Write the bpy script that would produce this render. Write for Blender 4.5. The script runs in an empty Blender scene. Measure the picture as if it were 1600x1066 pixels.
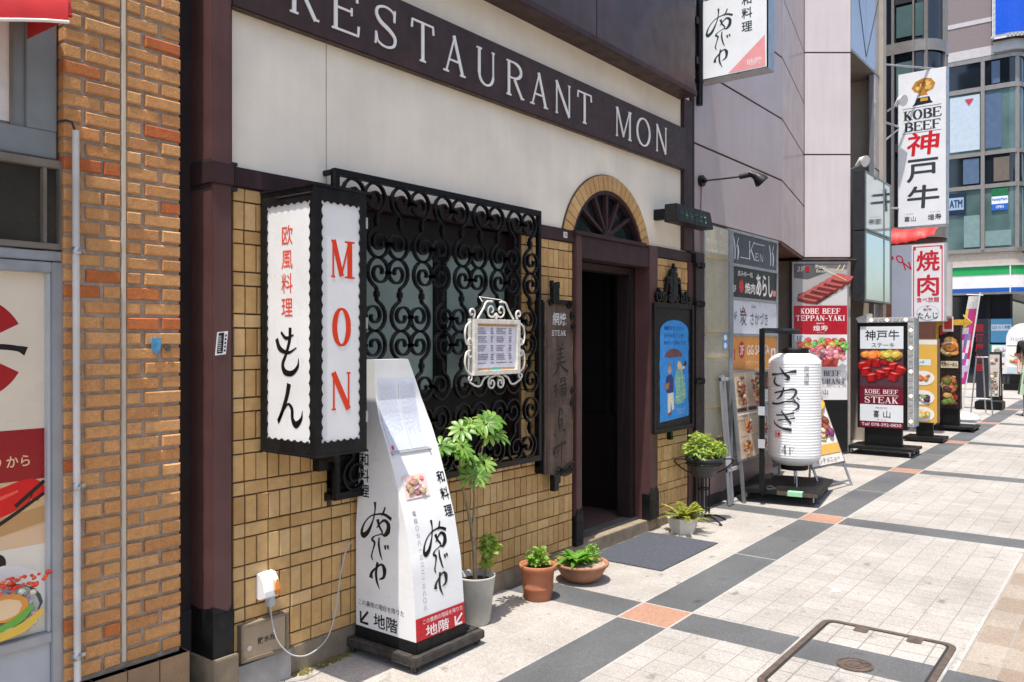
import bpy, bmesh, math, random
from mathutils import Vector, Matrix, noise
from mathutils.geometry import tessellate_polygon
R = math.radians
random.seed(11)
sc = bpy.context.scene
col = sc.collection

# ---------------------------------------------------------------- camera, sky, sun, exposure
cam = bpy.data.objects.new('camera', bpy.data.cameras.new('camera'))
col.objects.link(cam)
cam.location = (0, -3.2, 1.53)
cam.rotation_euler = (R(89.91), 0, R(37.783 - 90))
cam.data.sensor_width = 36
cam.data.lens = 29.025
cam.data.clip_start = 0.05
cam.data.clip_end = 500
sc.camera = cam

SUN = Vector((-0.255, -0.062, 0.965)).normalized()      # towards the sun: high, slightly behind the camera's left
w = bpy.data.worlds.new("World")
sc.world = w
w.use_nodes = True
nt = w.node_tree
sky = nt.nodes.new('ShaderNodeTexSky')
sky.sky_type = 'NISHITA'
sky.sun_disc = False
sky.sun_elevation = math.asin(SUN.z)
sky.sun_rotation = math.atan2(SUN.x, SUN.y)
sky.air_density = 1.0
sky.dust_density = 2.5
nt.links.new(sky.outputs[0], nt.nodes['Background'].inputs[0])
nt.nodes['Background'].inputs[1].default_value = 0.15
sun = bpy.data.objects.new('sun', bpy.data.lights.new('sun', 'SUN'))
col.objects.link(sun)
sun.data.energy = 3.7
sun.data.angle = R(0.53)
sun.data.color = (1.0, 0.955, 0.88)
sun.rotation_euler = SUN.to_track_quat('Z', 'Y').to_euler()
sc.view_settings.view_transform = 'Standard'
sc.view_settings.look = 'None'
sc.view_settings.exposure = 0.80
sc.view_settings.gamma = 1
sc.cycles.max_bounces = 8
sc.cycles.diffuse_bounces = 5

# ---------------------------------------------------------------- colours and materials
def lin(c):
    return tuple(((x / 255) / 12.92 if x <= 10 else ((x / 255 + .055) / 1.055) ** 2.4) for x in c)

def mat(name, c, rough=.6, metal=0., var=.12, vs=7., bump=0., bs=90., spec=.5, isl=None, coat=0., streak=0., dirt=0., trans=0., grit=0., leaf=0.):
    """c is a linear base colour (or an sRGB triple above 1)."""
    if max(c) > 1: c = lin(c)
    m = bpy.data.materials.new(name)
    m.use_nodes = True
    n, l = m.node_tree.nodes, m.node_tree.links
    p = n['Principled BSDF']
    p.inputs['Roughness'].default_value = rough
    p.inputs['Metallic'].default_value = metal
    p.inputs['Specular IOR Level'].default_value = spec
    p.inputs['Coat Weight'].default_value = coat
    if trans: p.inputs['Transmission Weight'].default_value = trans
    geo = n.new('ShaderNodeNewGeometry')
    def mul(a, b):
        k = n.new('ShaderNodeMix'); k.data_type = 'RGBA'; k.blend_type = 'MULTIPLY'
        k.inputs[0].default_value = 1
        for s, x in ((k.inputs[6], a), (k.inputs[7], b)):
            if isinstance(x, tuple): s.default_value = (*x[:3], 1)
            else: l.new(x, s)
        return k.outputs[2]
    def noisef(scale, lo, hi, detail=4., stretch=None, fmin=.3, fmax=.7):
        t = n.new('ShaderNodeTexNoise'); t.inputs['Scale'].default_value = scale; t.inputs['Detail'].default_value = detail
        src = geo.outputs['Position']
        if stretch:
            q = n.new('ShaderNodeMapping'); q.inputs['Scale'].default_value = stretch
            l.new(src, q.inputs[0]); src = q.outputs[0]
        l.new(src, t.inputs['Vector'])
        r = n.new('ShaderNodeMapRange')
        r.inputs[1].default_value = fmin; r.inputs[2].default_value = fmax
        r.inputs[3].default_value = lo; r.inputs[4].default_value = hi
        l.new(t.outputs['Fac'], r.inputs[0])
        return r.outputs[0]
    base = tuple(c[:3])
    if isl == 'attr':
        a = n.new('ShaderNodeAttribute'); a.attribute_name = 'Col'; base = a.outputs['Color']
    elif isl:
        r = n.new('ShaderNodeValToRGB')
        r.color_ramp.interpolation = 'LINEAR'
        while len(r.color_ramp.elements) < len(isl): r.color_ramp.elements.new(.5)
        for e, (pos, cc) in zip(r.color_ramp.elements, isl):
            e.position = pos; e.color = (*(lin(cc) if max(cc) > 1 else cc), 1)
        l.new(geo.outputs['Random Per Island'], r.inputs[0]); base = r.outputs[0]
    if var: base = mul(base, noisef(vs, 1 - var, 1 + var))
    if streak: base = mul(base, noisef(3.5, 1 - streak, 1 + streak * .4, 5., (5, 5, .35)))
    if dirt: base = mul(base, noisef(2.3, 1 - dirt, 1., 6., None, .35, .55))
    if grit: base = mul(base, noisef(260, 1 - grit, 1 + grit, 2.))
    if isinstance(base, tuple): p.inputs['Base Color'].default_value = (*base, 1)
    else: l.new(base, p.inputs['Base Color'])
    if bump:
        t = n.new('ShaderNodeTexNoise'); t.inputs['Scale'].default_value = bs; t.inputs['Detail'].default_value = 3
        l.new(geo.outputs['Position'], t.inputs['Vector'])
        b = n.new('ShaderNodeBump'); b.inputs['Strength'].default_value = bump; b.inputs['Distance'].default_value = .01
        l.new(t.outputs['Fac'], b.inputs['Height']); l.new(b.outputs[0], p.inputs['Normal'])
    if leaf:
        tr = n.new('ShaderNodeBsdfTranslucent'); ms = n.new('ShaderNodeMixShader'); ms.inputs[0].default_value = leaf
        l.new(mul(base, (1.25, 1.2, .7)) if not isinstance(base, tuple) else mul(base, (1.25, 1.2, .7)), tr.inputs['Color'])
        l.new(p.outputs[0], ms.inputs[1]); l.new(tr.outputs[0], ms.inputs[2])
        l.new(ms.outputs[0], n['Material Output'].inputs['Surface'])
    if rough > .2 and var:
        l.new(noisef(vs * 2.3, max(.05, rough - .1), min(1, rough + .1)), p.inputs['Roughness'])
    return m

M = {}
def mk(k, *a, **kw): M[k] = mat(k, *a, **kw)
mk('stucco', (.86, .79, .665), .85, var=.04, vs=2.5, bump=.2, bs=130, dirt=.10, streak=.025)
mk('maroon', (.044, .022, .023), .5, spec=.3, var=.18, vs=5, bump=.05, bs=60, streak=.12)
mk('maroon_dark', (.022, .012, .012), .5, var=.2)
mk('pillar_paint', (.098, .046, .043), .45, spec=.35, var=.12, vs=6, bump=.04, bs=70, streak=.10)
mk('signboard', (.046, .022, .017), .5, var=.25, vs=9, bump=.1, bs=50, streak=.2)
mk('cladding', (.062, .040, .040), .38, var=.2, vs=3, spec=.4, streak=.15)
mk('black_iron', (.0045, .0045, .005), .36, spec=.32, var=.3, vs=14, bump=.15, bs=120)
mk('black_metal', (.006, .006, .0065), .45, spec=.3, var=.35, vs=10, bump=.08, bs=90, grit=.15)
mk('worn_black', (.0085, .0085, .009), .5, spec=.3, var=.4, vs=18, bump=.15, bs=60, streak=.45)
mk('tile', (.5, .3, .12), .48, var=.10, vs=22, bump=.10, bs=240, dirt=.10, grit=.10,
   isl=[(0, (.50, .285, .102)), (.4, (.57, .345, .132)), (.8, (.61, .385, .158)), (1, (.66, .44, .20))])
mk('grout', (.085, .058, .039), .9, var=.3, vs=20)
mk('brick', (.5, .25, .1), .85, var=.12, vs=40, bump=.35, bs=170, grit=.24, dirt=.16,
   isl=[(0, (.49, .225, .078)), (.45, (.56, .275, .100)), (.88, (.60, .315, .122)), (.93, (.50, .155, .040)), (1, (.45, .115, .030))])
mk('mortar', (.36, .30, .24), .95, var=.2, vs=30, bump=.3, bs=150, grit=.2)
mk('caulk', (.50, .46, .38), .8, var=.12)
mk('stone', (.26, .205, .14), .75, var=.2, vs=12, bump=.25, bs=140, dirt=.25, grit=.2)
mk('dark_stone', (.085, .08, .075), .6, var=.3, vs=14, bump=.2, bs=120, grit=.25)
mk('base_tile', (.25, .155, .085), .5, var=.2, vs=9, dirt=.25, grit=.1)
mk('glass_dark', (.012, .015, .016), .05, var=0, spec=.7)
mk('glass_green', (.36, .455, .425), .14, var=.14, vs=2.5, spec=.4)
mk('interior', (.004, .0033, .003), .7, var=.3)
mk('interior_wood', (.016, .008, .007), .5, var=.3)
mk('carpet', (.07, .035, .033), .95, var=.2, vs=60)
mk('white_plastic', (.80, .80, .79), .32, var=.05, vs=4, dirt=.06)
mk('white_worn', (.74, .73, .70), .5, var=.10, vs=12, dirt=.22)
mk('cream_plastic', (.80, .77, .70), .35, var=.05, vs=5, dirt=.07)
mk('letter_white', (.84, .83, .80), .5, var=.06, vs=14, dirt=.08)
mk('white_iron', (.72, .69, .62), .45, var=.14, vs=30, bump=.1)
mk('white_paper', (.72, .73, .78), .7, var=.06)
mk('lantern_vinyl', (.86, .86, .86), .38, var=.03, vs=4)
mk('print', (.8, .8, .8), .34, var=.04, vs=5, isl='attr')
mk('print_matte', (.8, .8, .8), .6, var=.12, vs=25, isl='attr')
mk('wood_old', (.098, .062, .045), .75, var=.3, vs=7, bump=.3, bs=60, streak=.5)
mk('steel', (.48, .49, .50), .35, .9, var=.1)
mk('alu', (.40, .42, .45), .42, .6, var=.08, streak=.08)
mk('grey_paint', (.23, .26, .27), .5, var=.12, vs=5, dirt=.2)
mk('grey_light', (.46, .47, .49), .5, var=.08, dirt=.1)
mk('transom', (.20, .175, .14), .6, var=.15, dirt=.3)
mk('pipe', (.62, .60, .57), .5, var=.08, dirt=.2)
mk('red_cloth', (.55, .02, .018), .55, var=.12, vs=9)
mk('rubber', (.03, .03, .03), .8, var=.3)
mk('mat_rubber', (.075, .080, .098), .95, var=.18, vs=45, bump=.8, bs=260, grit=.55)
mk('terracotta', (.42, .15, .07), .75, var=.14, vs=16, dirt=.18, bump=.1)
mk('terracotta_dull', (.36, .165, .09), .75, var=.16, vs=16, dirt=.2, bump=.1)
mk('pot_grey', (.52, .50, .45), .7, var=.12, vs=10, dirt=.3, bump=.1)
mk('pot_white', (.66, .62, .56), .7, var=.12, vs=10, dirt=.2)
mk('soil', (.035, .022, .015), .95, var=.4, vs=60, bump=.8, bs=120)
mk('worn_wood', (.050, .042, .036), .7, var=.35, vs=22, bump=.3, bs=70, streak=.4)
mk('gravel', (.34, .27, .2), .95, var=.35, vs=110, bump=.8, bs=120)
mk('bark', (.30, .22, .14), .85, var=.25, vs=40, bump=.3)
mk('leaf_broad', (.1, .25, .04), .38, var=.15, vs=30, isl=[(0, (.10, .23, .036)), (.5, (.19, .38, .06)), (1, (.34, .52, .11))], leaf=.45)
mk('leaf_lime', (.2, .3, .04), .5, var=.15, vs=30, isl=[(0, (.16, .29, .04)), (.5, (.34, .48, .08)), (.85, (.48, .55, .14)), (1, (.52, .42, .15))], leaf=.45)
mk('leaf_gold', (.3, .3, .04), .5, var=.15, vs=30, isl=[(0, (.20, .26, .035)), (.5, (.38, .41, .07)), (1, (.52, .50, .12))], leaf=.45)
mk('leaf_fern', (.1, .3, .04), .45, var=.15, vs=30, isl=[(0, (.09, .23, .03)), (.5, (.17, .38, .05)), (1, (.28, .47, .08))], leaf=.45)
mk('mauve', (.45, .375, .37), .38, var=.05, vs=1.6, streak=.06, coat=.15)
mk('mauve_lit', (.65, .59, .595), .38, var=.05, vs=1.6, streak=.05, coat=.15)  # mauve cladding again, with the brighter light on the pier put into its colour
mk('joint', (.02, .018, .02), .8, var=0)
mk('louvre', (.50, .47, .36), .3, var=.08, vs=4, coat=.3)
mk('gold_trim', (.55, .38, .10), .4, .3, var=.1)
mk('metal_panel', (.45, .46, .50), .16, .55, var=.06, vs=1.5)
mk('redbrown', (.13, .05, .035), .6, var=.15)
mk('mullion', (.30, .28, .26), .4, .4, var=.08)
mk('win_dark', (.012, .017, .024), .06, var=.2, vs=.8, spec=.75)
mk('win_teal', (.09, .15, .15), .06, var=.35, vs=1.1, spec=.6)
mk('mauve_tile', (.23, .185, .185), .55, var=.15, vs=30)
mk('band_light', (.52, .50, .50), .5, var=.06)
mk('limestone', (.42, .37, .31), .6, var=.08)
mk('led_strip', (.55, .56, .56), .45, .2, var=.25, vs=60)
mk('rust', (.105, .075, .060), .65, .2, var=.3, vs=40, bump=.4, bs=150)
mk('skin', (.45, .26, .18), .5, var=.05)
mk('hair', (.008, .007, .007), .5, var=.2)
mk('black_cloth', (.012, .012, .014), .9, var=.2)
mk('skirt', (.3, .35, .25), .9, var=0, isl=None)
mk('concrete', (.36, .35, .33), .85, var=.15, vs=10, dirt=.3, bump=.2)
mk('mirror', (.60, .66, .64), .06, .95, var=.04, vs=2)
mk('gold', (.50, .28, .045), .35, .5, var=.3, vs=30)
# emissive only where a lamp is lit
def lamp_mat():
    m = bpy.data.materials.new('led_lit'); m.use_nodes = True
    p = m.node_tree.nodes['Principled BSDF']
    p.inputs['Base Color'].default_value = (.9, .8, .5, 1)
    p.inputs['Emission Color'].default_value = (1, .82, .45, 1)
    p.inputs['Emission Strength'].default_value = 1.2
    return m
M['led_lit'] = lamp_mat()

# ---------------------------------------------------------------- planes and mesh collecting
class PL:
    """A drawing plane: origin, right, up, outward normal."""
    def __init__(s, o, u, v=(0, 0, 1)):
        s.o, s.u, s.v = Vector(o), Vector(u).normalized(), Vector(v).normalized()
        s.n = s.u.cross(s.v).normalized()
    def __call__(s, u, v, n=0.): return s.o + s.u * u + s.v * v + s.n * n
def street(x, z, y): return PL((x, y, z), (1, 0, 0))          # faces the street (-Y)
def cross(y, z, x): return PL((x, y, z), (0, -1, 0))          # faces back along the street (-X)

def catmull(p, k=6):
    if len(p) < 3: return [tuple(map(float, q)) for q in p]
    q = [Vector(a) for a in p]
    q = [q[0] * 2 - q[1]] + q + [q[-1] * 2 - q[-2]]
    out = []
    for i in range(1, len(q) - 2):
        a, b, c, d = q[i - 1:i + 3]
        for j in range(k):
            t = j / k
            out.append(.5 * ((2 * b) + (c - a) * t + (2 * a - 5 * b + 4 * c - d) * t * t + (3 * b - a - 3 * c + d) * t ** 3))
    out.append(q[-2])
    return out

_fc = {}
def glyphs(s, bold=0.):
    k = (s, bold)
    if k in _fc: return _fc[k]
    cu = bpy.data.curves.new('txt', 'FONT'); cu.body = s; cu.size = 1; cu.offset = bold; cu.resolution_u = 3
    cu.align_x = 'LEFT'
    ob = bpy.data.objects.new('txt', cu); col.objects.link(ob)
    dg = bpy.context.evaluated_depsgraph_get()
    me = bpy.data.meshes.new_from_object(ob.evaluated_get(dg))
    v = [(q.co.x, q.co.y) for q in me.vertices]; f = [tuple(p.vertices) for p in me.polygons]
    bpy.data.objects.remove(ob); bpy.data.curves.remove(cu); bpy.data.meshes.remove(me)
    _fc[k] = (v, f)
    return v, f

class MB:
    def __init__(s): s.v, s.f, s.c, s.sm, s.col, s.k = [], [], [], [], None, 0
    def add(s, v, f, sm=False):
        b = len(s.v)
        s.v += [tuple(q) for q in v]
        for q in f:
            s.f.append(tuple(i + b for i in q)); s.c.append(s.col); s.sm.append(sm)
        return s
    def box(s, x0, x1, y0, y1, z0, z1):
        v = [(x, y, z) for x in (x0, x1) for y in (y0, y1) for z in (z0, z1)]
        return s.add(v, [(0, 1, 3, 2), (4, 6, 7, 5), (0, 4, 5, 1), (2, 3, 7, 6), (0, 2, 6, 4), (1, 5, 7, 3)])
    def pbox(s, pl, u0, u1, v0, v1, n0, n1):
        v = [pl(u, q, n) for u in (u0, u1) for q in (v0, v1) for n in (n0, n1)]
        return s.add(v, [(0, 1, 3, 2), (4, 6, 7, 5), (0, 4, 5, 1), (2, 3, 7, 6), (0, 2, 6, 4), (1, 5, 7, 3)])
    def cbox(s, x0, x1, y0, y1, z0, z1, b):
        """box whose -Y face is chamfered by b (a tile or a brick)"""
        v = [(x0, y1, z0), (x1, y1, z0), (x1, y1, z1), (x0, y1, z1), (x0, y0 + b, z0), (x1, y0 + b, z0), (x1, y0 + b, z1), (x0, y0 + b, z1),
             (x0 + b, y0, z0 + b), (x1 - b, y0, z0 + b), (x1 - b, y0, z1 - b), (x0 + b, y0, z1 - b)]
        return s.add(v, [(8, 9, 10, 11), (4, 5, 9, 8), (5, 6, 10, 9), (6, 7, 11, 10), (7, 4, 8, 11), (0, 1, 5, 4), (1, 2, 6, 5), (2, 3, 7, 6), (3, 0, 4, 7)])
    def rect(s, pl, u0, u1, v0, v1, n=None):
        n = s.lift(n)
        return s.add([pl(u0, v0, n), pl(u1, v0, n), pl(u1, v1, n), pl(u0, v1, n)], [(0, 1, 2, 3)])
    def lift(s, n):
        s.k += 1
        return (s.k * 1.5e-4 if n is None else n + s.k * 4e-6)
    def poly(s, pl, loops, n=None, th=0.):
        """flat polygon (first loop outer, others holes); th > 0 makes it a slab reaching n"""
        n = s.lift(n)
        if loops and not isinstance(loops[0][0], (tuple, list, Vector)): loops = [loops]
        fl = [q for lp in loops for q in lp]
        tri = tessellate_polygon([[Vector((q[0], q[1], 0)) for q in lp] for lp in loops])
        out = []
        for t in tri:
            a, b, c = (fl[i] for i in t)
            ar = (b[0] - a[0]) * (c[1] - a[1]) - (b[1] - a[1]) * (c[0] - a[0])
            if abs(ar) > 1e-12: out.append(tuple(t) if ar > 0 else tuple(reversed(t)))
        v = [pl(q[0], q[1], n) for q in fl]
        s.add(v, out)
        if th:
            N = len(fl)
            v2 = v + [pl(q[0], q[1], n - th) for q in fl]
            fs, b = [], 0
            for lp in loops:
                for i in range(len(lp)):
                    j = (i + 1) % len(lp)
                    fs.append((b + i, b + i + N, b + j + N, b + j))
                b += len(lp)
            s.add(v2, fs)
        return s
    def ell(s, pl, u, v, a, b, n=None, k=20, rot=0., jit=0., th=0.):
        pts = []
        for i in range(k):
            t = 2 * math.pi * i / k; r = 1 + random.uniform(-jit, jit)
            x, y = a * r * math.cos(t), b * r * math.sin(t)
            pts.append((u + x * math.cos(rot) - y * math.sin(rot), v + x * math.sin(rot) + y * math.cos(rot)))
        return s.poly(pl, pts, n, th)
    def ribbon(s, pl, pts, wd, n=None, th=0., smooth=True, fn=None):
        """brush stroke: centre line and full widths"""
        n = s.lift(n)
        p = catmull([(a[0], a[1], 0) for a in pts]) if smooth else [Vector((a[0], a[1], 0)) for a in pts]
        p = [Vector(q) for q in p]; N = len(p)
        if not isinstance(wd, (list, tuple)): wd = [wd, wd]
        L = []
        for i in range(N):
            t = i / (N - 1) * (len(wd) - 1); k = min(int(t), len(wd) - 2)
            d = (p[min(i + 1, N - 1)] - p[max(i - 1, 0)])
            d = d.normalized() if d.length > 1e-9 else Vector((1, 0, 0))
            h = (wd[k] + (wd[k + 1] - wd[k]) * (t - k)) / 2
            L.append((p[i] + Vector((-d.y, d.x, 0)) * h, p[i] - Vector((-d.y, d.x, 0)) * h))
        g = fn or pl
        v = []
        for a, b in L: v += [g(a.x, a.y, n), g(b.x, b.y, n)]
        f = [(2 * i, 2 * i + 1, 2 * i + 3, 2 * i + 2) for i in range(N - 1)]
        if th:
            m = len(v)
            for a, b in L: v += [g(a.x, a.y, n - th), g(b.x, b.y, n - th)]
            for i in range(N - 1):
                f += [(2 * i, 2 * i + 2, m + 2 * i + 2, m + 2 * i), (2 * i + 1, m + 2 * i + 1, m + 2 * i + 3, 2 * i + 3)]
            f += [(0, m, m + 1, 1), (2 * N - 2, 2 * N - 1, m + 2 * N - 1, m + 2 * N - 2)]
        return s.add(v, f)
    def font(s, pl, t, u0, u1, v0, v1, bold=0., n=None, slant=0., keep=False):
        """text fitted into a rectangle"""
        if bold > .012:
            d = bold * (v1 - v0) * .75
            for e in ((-d, 0), (d, 0), (0, d * .8), (0, -d * .8)):
                s.font((lambda g: (lambda a, c, m=0.: g(a + e[0], c + e[1], m)))(pl), t, u0, u1, v0, v1, 0., n, slant, keep)
            return s
        n = s.lift(n)
        v, f = glyphs(t, bold)
        if not v: return s
        xs, ys = [q[0] for q in v], [q[1] for q in v]
        a, b, c, d = min(xs), max(xs), min(ys), max(ys)
        su, sv = (u1 - u0) / max(b - a, 1e-6), (v1 - v0) / max(d - c, 1e-6)
        if keep:
            k = min(su, sv); u0 += ((u1 - u0) - k * (b - a)) / 2; v0 += ((v1 - v0) - k * (d - c)) / 2; su = sv = k
        return s.add([pl(u0 + (x - a) * su + slant * (y - c) * sv, v0 + (y - c) * sv, n) for x, y in v], f)
    def vfont(s, pl, t, uc, size, v1, step, bold=0., n=None, sx=1.):
        """characters one below the other, each in a square cell"""
        n = s.lift(n)
        for i, ch in enumerate(t):
            v, f = glyphs(ch, bold)
            if not v: continue
            if ord(ch) < 256:
                ox = (max(q[0] for q in v) + min(q[0] for q in v)) / 2
            else: ox = .5
            s.add([pl(uc + (x - ox) * size * sx, v1 - i * step - (.88 - y) * size, n) for x, y in v], f)
        return s
    def tube(s, pts, r, k=8, closed=False, cap=True, sm=True):
        p = [Vector(q) for q in pts]; N = len(p)
        up = Vector((0, 0, 1)); rings = []; prev = None
        for i in range(N):
            a = p[(i - 1) % N] if (closed or i > 0) else p[0]
            b = p[(i + 1) % N] if (closed or i < N - 1) else p[-1]
            d = (b - a)
            d = d.normalized() if d.length > 1e-9 else Vector((0, 0, 1))
            if prev is None:
                x = d.cross(up)
                if x.length < .05: x = d.cross(Vector((1, 0, 0)))
            else:
                x = prev - d * prev.dot(d)
                if x.length < 1e-6: x = d.cross(up)
            x.normalize(); prev = x
            y = d.cross(x)
            rr = r[i] if isinstance(r, (list, tuple)) else r
            rings.append([p[i] + (x * math.cos(2 * math.pi * j / k) + y * math.sin(2 * math.pi * j / k)) * rr for j in range(k)])
        v = [q for g in rings for q in g]
        f = []
        for i in range(N if closed else N - 1):
            a, b = i * k, ((i + 1) % N) * k
            f += [(a + j, a + (j + 1) % k, b + (j + 1) % k, b + j) for j in range(k)]
        s.add(v, f, sm)
        if cap and not closed: s.add(v, [tuple(reversed(range(k))), tuple(range((N - 1) * k, N * k))])
        return s
    def bar(s, pl, pts, w_, d_, n=0., closed=False):
        """flat iron bar swept in a plane: w_ wide in the plane, d_ deep"""
        p = [Vector((a[0], a[1])) for a in pts]; N = len(p); v = []
        for i in range(N):
            a = p[(i - 1) % N] if (closed or i > 0) else p[0]
            b = p[(i + 1) % N] if (closed or i < N - 1) else p[-1]
            t = (b - a).normalized(); q = Vector((-t.y, t.x)) * w_ / 2
            for e, z in ((1, d_), (-1, d_), (-1, 0), (1, 0)): v.append(pl(p[i].x + q.x * e, p[i].y + q.y * e, n + z))
        f = []
        for i in range(N if closed else N - 1):
            a, b = 4 * i, 4 * ((i + 1) % N)
            f += [(a + j, a + (j + 1) % 4, b + (j + 1) % 4, b + j) for j in range(4)]
        if not closed: f += [(0, 1, 2, 3), (4 * N - 1, 4 * N - 2, 4 * N - 3, 4 * N - 4)]
        return s.add(v, f)
    def lathe(s, c, prof, k=28, sm=True, ang=0., a1=2 * math.pi, sq=None):
        c = Vector(c); v = []
        for r, z in prof:
            for j in range(k):
                t = ang + a1 * j / k
                v.append((c.x + r * math.cos(t), c.y + r * math.sin(t), c.z + z))
        f = []
        for i in range(len(prof) - 1):
            f += [(i * k + j, i * k + (j + 1) % k, (i + 1) * k + (j + 1) % k, (i + 1) * k + j) for j in range(k)]
        return s.add(v, f, sm)
    def prism(s, foot, z0, z1):
        pl = PL((0, 0, 0), (1, 0, 0), (0, 1, 0))
        return s.poly(pl, foot, z1, z1 - z0)

INV = {}
def part(mb, name, m, parent=None, bevel=0., label=None, kind=None, origin=None, local=False, sm=None):
    """link the collected shape as ONE mesh object, in the frame of its thing"""
    me = bpy.data.meshes.new(name)
    v = mb.v
    if parent is not None:
        inv = INV[parent.name]
        if not local: v = [inv @ Vector(q) for q in v]
    else:
        if origin is None:
            xs = [q[0] for q in v]; ys = [q[1] for q in v]; zs = [q[2] for q in v]
            origin = ((min(xs) + max(xs)) / 2, (min(ys) + max(ys)) / 2, min(zs))
        inv = Matrix.Translation(-Vector(origin))
        v = [inv @ Vector(q) for q in v]
    me.from_pydata([tuple(q) for q in v], [], mb.f)
    if any(mb.sm): me.polygons.foreach_set('use_smooth', mb.sm)
    if any(c is not None for c in mb.c):
        at = me.color_attributes.new('Col', 'FLOAT_COLOR', 'CORNER')
        buf = []
        for p, c in zip(me.polygons, mb.c):
            c = c or (.8, .8, .8)
            buf += [*c, 1.] * p.loop_total
        at.data.foreach_set('color', buf)
    if bevel:
        bm = bmesh.new(); bm.from_mesh(me)
        bmesh.ops.remove_doubles(bm, verts=bm.verts, dist=1e-5)
        ed = [e for e in bm.edges if len(e.link_faces) == 2 and e.calc_face_angle(0) > .6]
        bmesh.ops.bevel(bm, geom=ed, offset=bevel, segments=2, affect='EDGES', clamp_overlap=True)
        bm.to_mesh(me); bm.free()
    me.materials.append(M[m] if isinstance(m, str) else m)
    me.update()
    o = bpy.data.objects.new(name, me); col.objects.link(o)
    if parent is not None: o.parent = parent
    else: o.location = origin
    INV[o.name] = inv
    if label: o['label'] = label
    if kind: o['kind'] = kind
    return o
def tag(o, label, cat, group=None):
    o['label'] = label; o['category'] = cat
    if group: o['group'] = group
    return o
def thing(name, label, cat, loc, rz=0., group=None):
    o = bpy.data.objects.new(name, None); col.objects.link(o)
    o.empty_display_size = .1
    o.location = loc; o.rotation_euler = (0, 0, rz)
    INV[o.name] = (Matrix.Translation(Vector(loc)) @ Matrix.Rotation(rz, 4, 'Z')).inverted()
    return tag(o, label, cat, group)
def struct(mb, name, m, **k):
    return part(mb, name, m, kind='structure', **k)
def gz(x): return .0104 * (x - 6.25)
C = lambda *a: lin(a)

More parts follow.
